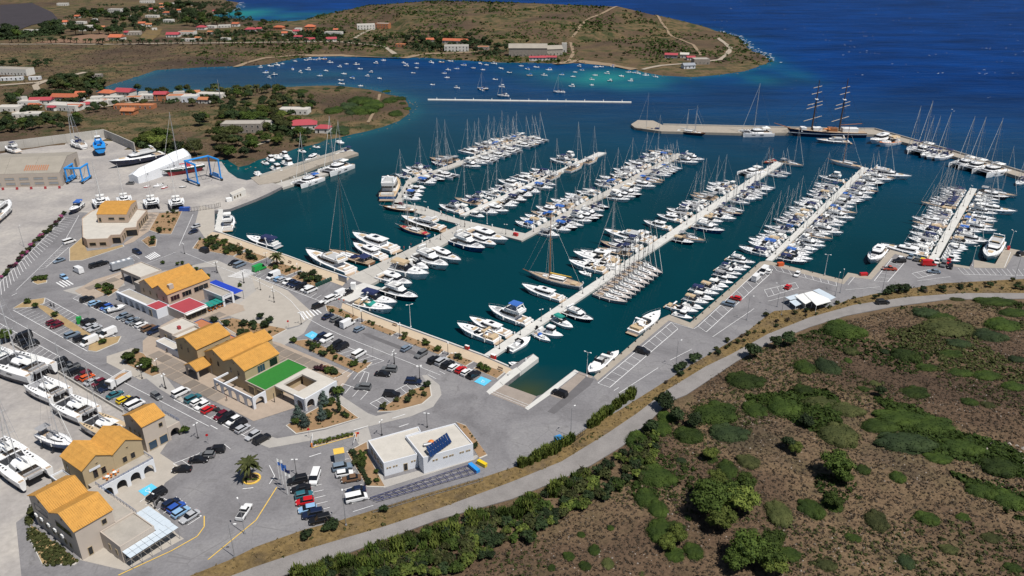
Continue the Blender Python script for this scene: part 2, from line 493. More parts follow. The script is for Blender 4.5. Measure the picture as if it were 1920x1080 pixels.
def sea_sheet():
 xs = np.concatenate([np.linspace(-30000,-1500,12)[:-1], np.linspace(-1500,-500,60)[:-1], np.arange(-500,720,8.0), np.linspace(720,2000,60), np.linspace(2000,30000,12)[1:]])
 ys = np.concatenate([np.linspace(-3000,60,12)[:-1], np.arange(60,1300,8.0), np.linspace(1300,3000,60), np.linspace(3000,40000,14)[1:]])
 gx, gy = np.meshgrid(xs, ys); P = np.stack([gx.ravel(), gy.ravel()],1)
 n = len(P); nx = len(xs); ny = len(ys)
 near = (P[:, 0] > -700) & (P[:, 0] < 800) & (P[:, 1] > 60) & (P[:, 1] < 1400)
 d = np.full(n, 500.0)
 d[near], _, _ = seg_dist(P[near], cA, cB)
 nz = np.array([noise.noise((x * 0.011, y * 0.011,1.7)) + 0.6 * noise.noise((x * 0.035, y * 0.035,7.7)) if k else 0.0 for (x, y), k in zip(P, near)])
 shal = np.zeros(n)
 def spot(px, py, rx, ry, w):                       # sandy shoals, measured on the picture
  c = U(px, py, 0); a = U(px + rx, py, 0); e = U(px, py - ry, 0)
  ax = a.x - c.x; ay = e.y - c.y
  q = ((P[:, 0] - c.x) / ax) ** 2 + ((P[:, 1] - c.y) / ay) ** 2
  return w * np.exp(-q * 1.3)
 for s in ((1120,145,120,16,0.95),(1210,158,90,14,0.8),(1010,135,90,12,0.45),(1420,148,60,12,0.55),(1370,152,90,8,0.35),(455,28,60,12,1.0),(560,30,90,9,0.55),(1480,135,40,20,0.3),(980,720,45,22,0.0),(590,140,100,8,0.25)):
  shal = np.maximum(shal, spot(*s))
 shal = np.clip(shal * (0.85 + 0.9 * nz) + 0.28 * np.exp(-d / 5.0) + 0.06 * np.exp(-d / 30),0,1)
 weed = np.zeros(n)
 for s in ((1295,160,38,9,1.0),(1380,165,80,9,0.8),(1480,155,60,12,0.5),(620,146,60,6,0.6),(560,150,60,5,0.6)):
  weed = np.maximum(weed, spot(*s))
 weed = np.clip(weed * (1.0 + 1.2 * nz),0,1)
 t = np.clip((P[:, 1] + 0.45 * np.clip(P[:, 0],-400,900) - 320) / 560,0,1)
 t = t * t * (3 - 2 * t)
 ramp_ = U(975,735,0)
 mud = np.exp(-(((P[:, 0] - ramp_.x) / 10) ** 2 + ((P[:, 1] - ramp_.y) / 7) ** 2))
 verts = np.zeros((n, 3)); verts[:, :2] = P
 idx = np.arange(n).reshape(ny, nx)
 F = np.stack([idx[:-1, :-1].ravel(), idx[:-1,1:].ravel(), idx[1:, 1:].ravel(), idx[1:, :-1].ravel()],1)
 me = bpy.data.meshes.new('sea')
 me.from_pydata(verts.tolist(),[], F.tolist()); me.update()
 for nm, v in (('shoal', shal),('weed', weed),('open', t),('mud', mud)):
  a = me.attributes.new(nm, 'FLOAT', 'POINT'); a.data.foreach_set('value', v.astype(np.float32))
 m, nt, b, co = newmat('water', 0.3,0,0.5)
 b.inputs['IOR'].default_value = 1.16
 b.inputs['Specular IOR Level'].default_value = 0.3
 def at(nm):
  q = nt.nodes.new('ShaderNodeAttribute'); q.attribute_name = nm; return q.outputs['Fac']
 c = mix(nt, at('open'), SEA_IN, SEA_OUT)
 big = ntex(nt, co, 0.006,4,0.6,0.5)
 c = mix(nt, 1.0, c, ramp(nt, big, [(0.3,0.80),(0.7,1.22)]), 'MULTIPLY')
 mp = nt.nodes.new('ShaderNodeMapping'); mp.inputs['Scale'].default_value = (0.35,1.0,1.0); mp.inputs['Rotation'].default_value = (0,0, radians(-12))
 nt.links.new(co, mp.inputs['Vector'])
 streak = ntex(nt, mp.outputs[0],0.035,6,0.62)
 c = mix(nt, math_(nt, 'MULTIPLY', at('open'),1.0), c, mix(nt, 1.0, c, ramp(nt, streak, [(0.3,0.62),(0.7,1.42)]), 'MULTIPLY'))
 c = mix(nt, at('shoal'), c, (0.012,0.155,0.165))
 c = mix(nt, math_(nt, 'MULTIPLY', at('weed'),0.85), c, (0.003,0.022,0.055))
 c = mix(nt, math_(nt, 'MULTIPLY', at('mud'),0.9), c, (0.045,0.058,0.022))
 nt.links.new(c, b.inputs['Base Color']); nt.links.new(math_(nt, 'ADD', math_(nt, 'MULTIPLY', at('open'),0.28),0.10), b.inputs['Roughness'])
 nt.links.new(math_(nt, 'SUBTRACT', 0.3, math_(nt, 'MULTIPLY', at('open'),0.24)), b.inputs['Specular IOR Level'])
 w1 = ntex(nt, co, 0.55,3,0.6); w2 = ntex(nt, mp.outputs[0],0.11,5,0.62)
 hgt = math_(nt, 'ADD', math_(nt, 'MULTIPLY', w1,0.25), math_(nt, 'MULTIPLY', math_(nt, 'MULTIPLY', w2, at('open')),3.2))
 bumpn(nt, b, hgt, 0.55,0.5)
 return tag(link('sea', me, m), kind='structure')
SEA_IN, SEA_OUT = (0.0006,0.032,0.043),(0.0004,0.025,0.122)
sea_sheet()
def flakes(name, pts, mat, lo, hi, ratio, z=0.05):
 vs = []; fs = []
 for x, y in pts:
  L = random.uniform(lo, hi); w = L * random.uniform(*ratio); a = random.gauss(0.05,0.18)
  k = 7; b0 = len(vs)
  for i in range(k):
   t = 2 * pi * i / k; r = random.uniform(0.55,1.0)
   dx, dy = L * r * cos(t), w * r * sin(t)
   vs.append((x + dx * cos(a) - dy * sin(a), y + dx * sin(a) + dy * cos(a), z))
  fs.append(tuple(range(b0, b0 + k)))
 me = bpy.data.meshes.new(name); me.from_pydata(vs, [], fs); me.update()
 return tag(link(name, me, mat), kind='stuff')
pts = []
while len(pts) < 190:
 px, py = random.uniform(440,1990), random.uniform(-8,225)
 if py > 60 and px < 1480: continue
 if px < 1300 and py > 10: continue
 if py > 140 and random.random() < 0.8: continue
 p = U(px, py, 0)
 if inside(np.array([[p.x, p.y]]), coast_r)[0]: continue
 for k in range(random.choice((1,1,1,2,3))): pts.append((p.x + random.uniform(-9,9) * k, p.y + random.uniform(-5,5) * k))
for px, py in ((1548,75),(1555,76),(1595,77),(1590,76),(1780,23),(1790,23),(1796,22),(1571,10),(1775,76),(1781,76),(1640,100),(1648,101),(1701,3),(1845,131),(1830,130)):
 p = U(px, py, 0); pts.append((p.x, p.y))
flakes('whitecaps', pts, 'foam', 0.35,1.7,(0.25,0.55))
surf = []
for seg in ([(1340,57),(1365,64),(1390,73),(1401,88),(1420,97),(1440,107),(1450,115)],[(555,41),(600,33),(651,21),(695,18)],[(404,29),(441,18),(451,5)]):
 q = W2(seg, 0)
 for a, b in zip(q, q[1:]):
  for k in range(int(hypot(b[0] - a[0], b[1] - a[1]) / 2.2)):
   t = random.random(); surf.append((a[0] + (b[0] - a[0]) * t + random.gauss(2,4), a[1] + (b[1] - a[1]) * t + random.gauss(3,4)))
flakes('surf', surf, 'foam', 0.7,2.2,(0.3,0.9),0.12)
QUAY = [(-600,280),(0,288),(198,257),(256,284),(330,303),(415,303),(428,322),(445,334),(462,338),(485,334),(530,349),(505,362),(480,373),(430,392),(403,396),(403,432),(416,437),
  (480,460),(542,481),(598,502),(655,521),(700,538),(716,541),(648,569),(700,591),(771,617),(843,643),(905,666),(955,688),
  (1000,663),(1010,671),(945,722),(1005,743),(1017,739),(1077,693),(1113,706),(1240,597),(1255,590),(1294,605),(1425,491),
  (1440,489),(1500,504),(1580,524),(1590,511),(1627,518),(1669,468),(1739,487),(1818,500),(1826,487),(1866,495),(1884,464),(1920,471),(2300,540)]
ROAD_UP = [(2300,560),(1920,549.5),(1803,549.5),(1699,557),(1601,571.5),(1518,595),(1440,626),(1371,664),(1323,687),(1249,732),(1197,773),(1138,813),(1053,865),(960,903),(824,953),(717,988),(591,1025),(480,1062),(380,1100),(200,1180)]
ROAD_LO = [(2300,572),(1920,560),(1777,561),(1673,575),(1585,592),(1518,613),(1440,644),(1380,678),(1349,699),(1287,740),(1256,752),(1212,795),(1167,836),(1108,872),(1053,898),(960,935),(824,973),(665,1032),(528,1080),(430,1120),(300,1180)]
quay_w = W2(QUAY)
plat = quay_w + W2(list(ROAD_LO)) + W2([(200,1300),(-500,1300),(-900,700),(-900,400)])
flat('marina_ground', plat, LAND, 'asphalt', down=-4.0)
road = W2(ROAD_UP) + W2(ROAD_LO)[::-1]
Z1, Z2, Z3 = LAND + 0.004, LAND + 0.004, LAND + 0.09
rl = np.array(W2(ROAD_LO))
def h_hill(P):
 P = np.asarray(P, float).reshape(-1,2)
 d, _, _ = seg_dist(P, rl[:-1], rl[1:])
 nz = np.array([noise.noise((x * 0.03, y * 0.03,2.2)) + 0.4 * noise.noise((x * 0.12, y * 0.12,5.2)) for x, y in P])
 k = np.clip(d / 30,0,1)
 return LAND - 0.25 + np.clip(d / 4,0,1) * 0.3 + k * k * (2.0 + 1.5 * nz)
def hhill1(x, y): return float(h_hill([(x, y)])[0])
hp = [tuple(p) for p in rl] + W2([(300,1400),(2600,1400),(3200,700),(2700,560)])
land('hillside', refine(hp, 6), h_hill, 3.2, 'hill_ground')
m, nt, b, co = newmat('road_surface', 0.9,0,0.3)
n1 = ntex(nt, co, 0.25,5,0.6); n2 = ntex(nt, co, 3.0,3,0.6)
nt.links.new(mix(nt, 1.0, ramp(nt, n1,[(0.3,(0.20,0.187,0.18)),(0.7,(0.265,0.248,0.238))]), ramp(nt, n2,[(0.3,0.88),(0.7,1.1)]), 'MULTIPLY'), b.inputs['Base Color'])
flat('road', road, Z2, 'road_surface')
m, nt, b, co = newmat('yard_ground', 0.95,0,0.2)
n1 = ntex(nt, co, 0.05,6,0.65,0.4); n2 = ntex(nt, co, 0.7,4,0.65)
nt.links.new(mix(nt, 1.0, ramp(nt, n1,[(0.32,(0.275,0.258,0.25)),(0.5,(0.35,0.327,0.31)),(0.68,(0.43,0.40,0.365))]), ramp(nt, n2,[(0.3,0.86),(0.7,1.1)]), 'MULTIPLY'), b.inputs['Base Color'])
yard = W2([(-600,280),(0,288),(198,257),(256,284),(330,303),(415,303),(428,322),(445,334),(462,338),(485,334),(530,349),(480,373),(430,392),(404,394),(340,396),(272,398),(240,410),(160,398),
           (125,398),(91,427),(52,466),(0,524),(-250,760),(-700,700)])
flat('boatyard', yard, Z1, 'yard_ground')
hard = W2([(-300,585),(0,622),(20,646),(85,685),(166,735),(237,776),(205,830),(95,930),(30,980),(40,1080),(20,1200),(-400,1200)])
flat('hard_standing', hard, Z1, 'yard_ground')
m, nt, b, co = newmat('dry_grass_ground', 0.95,0,0.15)
n1 = ntex(nt, co, 0.09,5,0.65); n2 = ntex(nt, co, 1.2,4,0.7)
nt.links.new(mix(nt, 1.0, ramp(nt, n1,[(0.34,(0.095,0.070,0.040)),(0.5,(0.185,0.128,0.055)),(0.66,(0.135,0.098,0.058))]), ramp(nt, n2,[(0.3,0.6),(0.7,1.3)]), 'MULTIPLY'), b.inputs['Base Color'])
VERGE_UP = [(2300,535),(1920,523),(1770,531),(1640,551),(1590,562),(1560,575),(1452,583),(1440,590),(1400,622),(1300,682),(1230,726),(1160,770),(1105,800),(1050,838),(975,872),(900,897),(800,925),(720,950),(640,975),(570,993),(480,1025),(430,1050),(330,1090)]
flat('verge', W2(VERGE_UP) + W2(ROAD_UP[:-1])[::-1], Z1, 'dry_grass_ground')
prom_in = [(403,448),(460,468),(505,487),(560,506),(620,526),(640,534)]
flat('promenade', W2([(384,432),(416,438),(480,461),(542,482),(598,503),(655,522),(642,536),(571,510),(505,484),(440,462),(385,447)]), Z2, 'promenade')
flat('promenade', W2([(642,568),(700,593),(771,619),(843,645),(905,668),(957,691),(970,700),(951,701),(888,678),(833,658),(744,623),(676,597),(640,578)]), Z2, 'promenade')
flat('pier_apron', W2([(640,545),(682,530),(716,540),(690,552),(655,566),(640,560)]), Z1, 'pale_concrete')
M('ramp_concrete', (0.29,0.245,0.21),0.9, var=0.15, scale=0.4)
flat('slip_apron', W2([(945,721),(1006,743),(988,766),(918,738)]), Z1, 'ramp_concrete')
flat('slip_edge', W2([(1018,739),(1078,693),(1085,697),(1030,741),(990,769),(984,765)]), Z1, 'pale_concrete')
flat('slip_edge', W2([(953,697),(970,688),(945,722),(918,740),(912,734)]), Z1, 'pale_concrete')
flat('slip_apron', W2([(1032,742),(1086,698),(1112,706),(1060,750)]), Z1, 'ramp_concrete')
flat('tarmac_patch', W2([(1099,706),(1114,711),(1106,723),(1082,742),(1040,776),(1026,772),(1062,741)]), Z2, M('fresh_tarmac', (0.12,0.115,0.12),0.9))
flat('tarmac_patch', W2([(678,624),(692,626),(778,659),(786,668),(772,664),(690,632)]), Z2, 'fresh_tarmac')
flat('quay_edge_strip', W2([(1113,706),(1240,597),(1255,590),(1294,605),(1425,491),(1440,489),(1446,497),(1432,498),(1299,616),(1254,601),(1120,714)]), Z1, 'quay_stone')
flat('quay_edge_strip', W2([(1440,489),(1500,504),(1580,524),(1590,511),(1627,518),(1669,468),(1739,487),(1818,500),(1818,504),(1739,492),(1678,476),(1634,524),(1594,519),(1582,533),(1500,512),(1446,497)]), Z1, 'quay_stone')
flat('quay_edge_strip', W2([(1826,487),(1866,495),(1884,464),(1920,471),(2300,540),(2300,560),(1900,478),(1885,503),(1826,502)]), Z1, 'quay_stone')
for poly in ([(470,515),(540,545),(590,590),(560,610),(500,625),(455,600),(420,590),(455,560),(480,545)],
             [(375,385),(402,392),(402,432),(384,446),(366,420)],[(110,880),(238,782),(285,780),(335,800),(300,850),(345,880),(310,905),(250,1000),(225,1060),(100,1000)],
             [(140,900),(255,905),(330,1000),(345,1010),(235,1070),(150,1050)],[(200,668),(250,652),(305,704),(262,712),(200,680)]):
 flat('forecourt', W2(poly), Z2, M('forecourt_paving', (0.39,0.355,0.31),0.9, var=0.1, scale=0.4))
for poly in ([(330,505),(405,487),(470,515),(480,545),(440,575),(405,500)],[(590,590),(560,612),(505,628),(470,640),(520,655),(570,625)],[(118,545),(135,540),(225,520),(235,535),(170,560)],
             [(250,690),(310,705),(352,760),(300,730)],[(505,840),(612,821),(690,800),(770,781),(812,763),(828,740),(824,722),(800,703),(791,704),(808,728),(806,745),(792,757),(745,771),(705,780),(690,775),(640,742),(632,722),(624,745),(676,785),(610,806),(520,822),(495,815),(470,826)],[(690,800),(660,812),(720,915),(890,862),(905,850),(720,900)]):
 flat('pavement', W2(poly), Z1, 'pavement')
# ================================================================== painted markings
def P2(x, y): return U(x, y, 0)
def stripe(mb, p, q, w, z=Z3):
 p = Vector((p[0], p[1])); q = Vector((q[0], q[1])); d = (q - p)
 if d.length < 0.05: return
 n = Vector((-d.y, d.x)).normalized() * (w / 2)
 mb.add([(p.x + n.x, p.y + n.y, z),(p.x - n.x, p.y - n.y, z),(q.x - n.x, q.y - n.y, z),(q.x + n.x, q.y + n.y, z)],[(0,1,2,3)])
def lerp(a, b, t): return (a[0] + (b[0] - a[0]) * t, a[1] + (b[1] - a[1]) * t)
def ladder(A, B, Cc, D, n=None, rails=(1,0), w=0.14):
 a, b, c, d = W2([A, B, Cc, D])
 if n is None: n = max(1, round(hypot(b[0] - a[0], b[1] - a[1]) / 2.55))
 mb = MB()
 for k in range(n + 1): stripe(mb, lerp(a, b, k / n), lerp(d, c, k / n), w, Z3)
 if rails[0]: stripe(mb, a, b, w + 0.05, Z3 + 0.006)
 if rails[1]: stripe(mb, d, c, w + 0.05, Z3 + 0.006)
 return tag(link('parking_lines', mb, 'road_paint'), kind='structure')
def lines(name, polylines, w=0.15, mat='road_paint', dash=None):
 mb = MB()
 for pl in polylines:
  q = W2(pl)
  for a, b in zip(q, q[1:]):
   if not dash: stripe(mb, a, b, w, Z3 + 0.003)
   else:
    L = hypot(b[0] - a[0], b[1] - a[1]); k = max(1, int(L / (2 * dash)))
    for i in range(k): stripe(mb, lerp(a, b, i / k), lerp(a, b, (i + 0.5) / k), w, Z3 + 0.003)
 return tag(link(name, mb, mat), kind='structure')
ladder((1121,719),(1258,605),(1271,617),(1143,727),12,(1,1))
ladder((1309,612),(1433,496),(1447,511),(1324,623),13,(1,1))
ladder((1450,499),(1567,529),(1569,537),(1457,508),8,(0,1))
ladder((1433,544),(1491,530),(1497,540),(1440,557),5,(1,1))
ladder((1672,485),(1639,527),(1664,529),(1695,494),6,(1,1))
ladder((1710,513),(1745,505),(1760,513),(1722,522),4,(1,1))
ladder((1796,503),(1960,506),(1968,518),(1808,515),16,(0,1))
ladder((122,408),(-10,540),(-10,566),(142,410)); ladder((129,464),(86,502),(72,506),(112,467))
ladder((25,582),(164,659),(186,646),(48,573)); ladder((87,560),(218,632),(200,641),(68,571))
ladder((0,607),(117,672),(97,685),(-18,624)); ladder((117,672),(245,752),(226,762),(97,685))
ladder((137,560),(280,628),(297,618),(153,551)); ladder((326,750),(467,822),(490,808),(350,736))
ladder((600,632),(720,677),(693,686),(573,640)); ladder((600,565),(478,519),(490,512),(612,557))
ladder((692,700),(660,690),(640,702),(686,722),4); ladder((783,711),(694,757),(712,768),(793,722),8)
ladder((642,720),(690,735),(676,750),(632,733),3)
ladder((325,870),(420,833),(432,842),(340,880),6); ladder((285,925),(378,968),(352,985),(262,942),8)
ladder((563,895),(588,985),(626,975),(596,888),8,(0,0)); ladder((622,868),(662,960),(700,948),(655,860),7,(0,0))
ladder((430,478),(378,455),(394,449),(446,472),5); ladder((205,500),(252,478),(262,485),(213,508),5)
lines('lane_line', [[(1258,605),(1301,617),(1309,612)],[(1256,676),(1297,655)],[(1161,737),(1234,690)],[(1336,632),(1414,579)],[(1585,544),(1650,538)],
      [(1720,527),(1782,519)],[(1602,520),(1590,534)],[(1895,473),(1883,502)],[(1151,733),(1160,727)],[(1440,565),(1475,556)]])
lines('lane_line', [[(362,402),(336,461)],[(148,404),(117,460),(30,545)],[(0,588),(138,665),(212,707),(300,752),(392,800)],[(480,526),(525,549),(545,564),(571,594),(605,613),(640,629),(826,704)],
      [(345,474),(400,497),(480,526)],[(200,524),(330,473)],[(803,703),(818,711)],[(824,696),(835,702)],[(505,873),(515,893),(505,908)]],0.16)
lines('lane_line', [[(580,857),(602,850)],[(663,807),(690,799)],[(735,785),(760,777)],[(748,801),(766,795)],[(395,798),(408,805)],[(455,917),(475,915)],[(22,555),(32,550)]],0.22)
lines('ramp_line', [[(924,733),(994,761)],[(920,736),(990,764)]],0.12)
lines('edge_line', [[(222,1079),(322,1033),(370,1006),(383,988),(383,968)],[(390,1050),(480,976),(519,914)],[(586,840),(663,818)]],0.22, 'yellow_paint')
for A, B, Cc, D, n in (((558,586),(596,580),(606,587),(568,601),8),((425,519),(458,505),(490,508),(455,523),8),((271,482),(290,472),(302,480),(282,488),8),((103,531),(125,523),(140,533),(118,540),8)):
 a, b, c, d = W2([A, B, Cc, D]); mb = MB(); n = max(4, round(hypot(b[0] - a[0], b[1] - a[1]) / 1.05))
 for k in range(n): stripe(mb, lerp(a, b, (k + 0.5) / n), lerp(d, c, (k + 0.5) / n),0.5, Z3 + 0.004)
 tag(link('crosswalk', mb, 'road_paint'), kind='structure')
for poly in ([(889,716),(902,706),(922,714),(908,724)],[(571,629),(585,621),(601,629),(588,638)],[(259,921),(284,907),(296,915),(272,931)],[(252,752),(262,747),(270,751),(262,757)]):
 q = W2(poly); o = flat('accessible_bay', q, Z3 + 0.002, 'blue_paint')
 c = Vector((sum(p[0] for p in q) / 4, sum(p[1] for p in q) / 4,0))      # the wheelchair sign
 mb = MB()
 for a, b in (((-0.1,0.75),(-0.05,0.1)),((-0.05,0.1),(0.4,0.05)),((0.4,0.05),(0.55,-0.5)),((-0.08,0.45),(0.3,0.42))):
  stripe(mb, (c.x + a[0], c.y + a[1]),(c.x + b[0], c.y + b[1]),0.13, Z3 + 0.008)
 for k in range(8):
  t0, t1 = pi * 0.6 + k * 0.6, pi * 0.6 + (k + 1) * 0.6
  stripe(mb, (c.x + 0.05 + 0.5 * cos(t0), c.y - 0.25 + 0.5 * sin(t0)),(c.x + 0.05 + 0.5 * cos(t1), c.y - 0.25 + 0.5 * sin(t1)),0.12, Z3 + 0.008)
 part('wheelchair_sign', mb, 'road_paint', o)
# ================================================================== planting beds
BEDS = []
def shrink(q, d):
 cx = sum(p[0] for p in q) / len(q); cy = sum(p[1] for p in q) / len(q)
 return [(x + (cx - x) * min(0.4, d / max(0.5, hypot(x - cx, y - cy))), y + (cy - y) * min(0.4, d / max(0.5, hypot(x - cx, y - cy)))) for x, y in q]
def bed(poly, mat='soil'):
 q = W2(poly)
 k = flat('planting_bed', q, LAND + 0.13, 'kerb', down=LAND - 0.05)
 s = flat('soil', shrink(q, 0.35), LAND + 0.15, mat, parent=k, kind=None)
 BEDS.append(q); return k
zA = ZM(640,540,5.647); zB = ZM(390,380,5.647); zC = ZM(480,460,3.856); zL2 = ZM(0,220,3.856); zL3 = ZM(0,460,3.856); zN = ZM(480,680,2.7); zP = ZM(280,570,4.908)
zV = ZM(130,360,8.31); zW = ZM(660,760,6)
for q in (zA([(245,345),(600,475),(530,510),(190,375)]), zA([(640,490),(1095,665),(1040,712),(585,535)]), zA([(1150,690),(1405,780),(1320,832),(1105,735)]), zA([(1470,800),(1735,895),(1650,965),(1395,855)]),
          zC([(500,435),(560,440),(752,525),(700,548),(510,478)]), zB([(0,365),(60,370),(400,490),(220,565),(0,490)]), zB([(420,510),(640,580),(470,650),(265,578)]), zB([(690,620),(1005,710),(830,778),(600,690)]),
          zB([(1000,730),(1265,805),(1130,890),(870,800)]), zL2([(1440,880),(1560,868),(1790,950),(1690,1005),(1390,950)]),
          zL3([(880,850),(975,760),(1040,782),(1165,930),(1105,952)]), zL3([(685,322),(770,290),(862,322),(785,372)]),
          zC([(240,695),(370,680),(808,885),(742,928)]), zP([(640,150),(760,130),(1270,235),(1130,310),(830,300),(700,220)]), zN([(150,320),(270,250),(395,185),(525,282),(350,335),(200,362)]),
          zN([(612,252),(660,215),(800,132),(882,112),(892,168),(845,210),(700,248)]), zN([(458,452),(560,400),(572,475),(655,632),(560,630)]), zN([(1012,300),(1062,318),(1172,470),(1132,487)]),
          zN([(405,0),(500,0),(590,0),(560,28),(520,30)]), zN([(300,20),(360,8),(440,60),(410,78)]), zN([(295,425),(300,412),(495,358),(500,370)]),
          zV([(1240,600),(1400,330),(1760,300),(1590,660),(1420,660)]), zV([(1120,760),(1230,690),(1370,740),(1350,850),(1240,865)]), zP([(1500,600),(1640,560),(1780,650),(1700,690)])):
 bed(q)
for q in (zL3([(92,458),(180,402),(330,380),(322,420),(240,450)]), zL3([(245,425),(330,440),(430,500),(650,640),(720,680),(880,660),(855,705),(700,772),(640,765),(655,690),(420,560)]),
          zV([(0,880),(190,720),(265,930),(590,890),(840,825),(860,850),(200,1070),(0,1080)]), zL3([(235,240),(345,235),(340,270),(270,285),(235,270)]),
          ZM(50,740,3.375)([(60,640),(150,560),(165,620),(70,720),(20,830),(330,1060),(300,1080),(100,1080),(10,900)])):
 bed(q, 'dry_soil')
# ================================================================== pontoons and jetties
LAMPS = []
def pontoon(name, label, cat, left, right, z, thick, mat, sec=12.0, group=None):
 """left/right: pixel edges of the walking surface, root first"""
 l = [Vector((*p, 0)) for p in W2(left, z)]; r = [Vector((*p, 0)) for p in W2(right, z)]
 root = empty(name, (l[0] + r[0]) / 2, label, cat, group)
 out = []
 for (a, b),(c, d) in zip(zip(l, l[1:]), zip(r, r[1:])):
  n = max(1, round((b - a).length / sec))
  for k in range(n):
   g = 0.04
   q = [a.lerp(b, k / n), a.lerp(b, (k + 1) / n), c.lerp(d, (k + 1) / n), c.lerp(d, k / n)]
   dl = (q[1] - q[0]).normalized() * g; dr = (q[2] - q[3]).normalized() * g
   p4 = [q[0] + dl, q[1] - dl, q[2] - dr, q[3] + dr]
   mb = MB(); mb.prism([(v.x, v.y) for v in p4[::-1]], z - thick, z)
   part('deck_section', mb, mat, root)
   mid = (q[0] + q[1]) / 2; e = (q[3] - q[0]).normalized() * 0.35
   mb = MB(); mb.box(mid.x + e.x - 0.2, mid.x + e.x + 0.2, mid.y + e.y - 0.2, mid.y + e.y + 0.2, z, z + 1.1)
   part('service_pedestal', mb, 'white_paint', root)
 return root
PZ = 0.75
pontoon('jetty', 'wide grey concrete jetty between the motor yachts, rooted by the blue board', 'jetty', [(652,519),(730,484.5),(869,417.5)],[(690,536),(745,507),(884,429)],1.0,1.2, 'concrete', 8)
pontoon('pontoon', 'angled concrete cross pontoon joining the wide jetty to the red boxed corner', 'pontoon', [(738,379),(791,387),(864,412),(985,437.5)],[(735,385),(791,402),(864,421),(978,451)], PZ, 0.9, 'concrete', 10)
pontoon('pontoon', 'pale pontoon with a bent root running out to the farthest left yachts', 'pontoon', [(736,384),(764,337),(996,254)],[(752,383),(772,342),(1001,258)], PZ, 0.8, 'concrete', 11)
pontoon('pontoon', 'narrow pontoon with three yachts lying alongside near its tip', 'pontoon', [(862,403),(1122,285)],[(872,404),(1137,286)], PZ, 0.8, 'pale_concrete', 11)
pontoon('pontoon', 'concrete pontoon starting at the corner with the red box', 'pontoon', [(985,437.5),(1270,287)],[(978,451),(1282,290)], PZ, 0.8, 'concrete', 11)
pontoon('pontoon', 'longest pontoon, rooted at the promenade beside the red lifebuoy box', 'pontoon', [(907,665),(1180,484),(1456,302)],[(926,669),(1198,487),(1470,305)], PZ, 0.8, 'pale_concrete', 11)
pontoon('pontoon', 'white pontoon rooted on the quay near the two parked white vans', 'pontoon', [(1435,488),(1617,313)],[(1447,489),(1629,315)], PZ, 0.8, 'pale_concrete', 11)
pontoon('pontoon', 'wide white pontoon rooted on the quay beside the red van', 'pontoon', [(1740,487),(1819,352)],[(1757,488),(1832,354)], PZ, 0.8, 'pale_concrete', 11)
pontoon('breakwater', 'long thin floating breakwater lying alone across the bay', 'breakwater', [(802,185.2),(1184,190.2)],[(802,186.9),(1184,191.9)],0.7,1.2, 'pale_concrete', 14)
pontoon('jetty', 'short white concrete stub jetty beside the slipway', 'jetty', [(938,716),(1000,664)],[(943,722),(1010,671)],1.45,3, 'pale_concrete', 8)
pontoon('jetty', 'low grey concrete jetty with the sailing catamarans moored by the travel lift dock', 'jetty', [(515,345),(650,304)],[(530,352),(662,311)],1.1,3, 'concrete', 9)
pontoon('jetty', 'white floating dock beside the yard gate with a boat on its water side', 'jetty', [(410,392),(402,432)],[(418,392),(417,436)],1.42,1.0, 'pale_concrete', 8)
def wall_along(name, pts, w, z0, z1, mat, root, panel=6.0):
 """a wall of cast panels along world points"""
 for a, b in zip(pts, pts[1:]):
  a = Vector((a[0], a[1],0)); b = Vector((b[0], b[1],0)); d = b - a
  n = max(1, round(d.length / panel)); u = d.normalized(); s = Vector((-u.y, u.x, 0)) * (w / 2)
  for k in range(n):
   p = a + d * (k / n) + u * 0.03; q = a + d * ((k + 1) / n) - u * 0.03
   mb = MB(); mb.prism([(v.x, v.y) for v in (p - s, q - s, q + s, p + s)], z0, z1)
   part(name, mb, mat, root)
bw = flat('breakwater_deck', W2([(1183,233),(1196,225),(1225,226),(1243,234.5),(1440,239),(1500,240),(1560,242),(1640,242.5),(1772,280),(1920,324),(2150,392),(2150,408),(1920,334),(1760,284),(1640,252),(1500,249.5),(1385,249.5),(1240,246),(1190,239)],1.6),1.6, 'quay_stone', down=-3)
sw = empty('sea_wall', U(1640,243,1.6), 'low grey concrete sea wall along the outer edge of the breakwater', 'wall')
wall_along('wall_panel', W2([(1243,234.5),(1440,239),(1560,242),(1640,242.5),(1772,280),(1920,324),(2150,392)],1.6),0.6,1.55,2.5, 'concrete', sw, 9)
pier = flat('breakwater_deck', W2([(470,333),(560,310),(655,281),(672,287),(600,309),(520,341),(485,346)],1.5),1.5, 'quay_stone', down=-3)
sw = empty('sea_wall', U(480,333,1.5), 'concrete wall along the far side of the boatyard breakwater', 'wall')
wall_along('wall_panel', W2([(487,332),(560,309),(654,280.5)],1.5),0.5,1.45,2.7, 'concrete', sw, 6)
rw = empty('retaining_wall', U(198,243), 'tall grey concrete retaining wall around the back of the boatyard', 'wall')
hh = 5.2
wall_along('wall_panel', W2([(-120,296),(20,281),(100,271),(198,258)]),0.5, LAND - 0.2, LAND + hh, 'concrete', rw, 7)
wall_along('wall_panel', W2([(198,258),(226,270),(254,283)]),0.5, LAND - 0.2, LAND + hh * 0.95, 'concrete', rw, 7)
lw = empty('boundary_wall', U(85,684), 'low grey boundary wall between the parked cars and the beached catamarans', 'wall')
wall_along('wall_panel', W2([(20,646),(85,685),(166,735),(232,774)]),0.3, LAND, LAND + 0.9, 'concrete', lw, 4)
for lab, pts in (('white cast coping along the basin between the yard dock and the wide jetty', [(404,433),(416,437),(480,460),(542,481),(598,502),(653,521)]),('white cast coping along the basin between the apron and the longest pontoon', [(649,570),(700,591),(771,617),(843,643),(905,666),(953,687)])):
 cp = empty('coping', U(*pts[0]), lab, 'coping')
 wall_along('coping_block', W2(pts),0.55, LAND - 0.5, LAND + 0.28, 'pale_concrete', cp, 4.5)
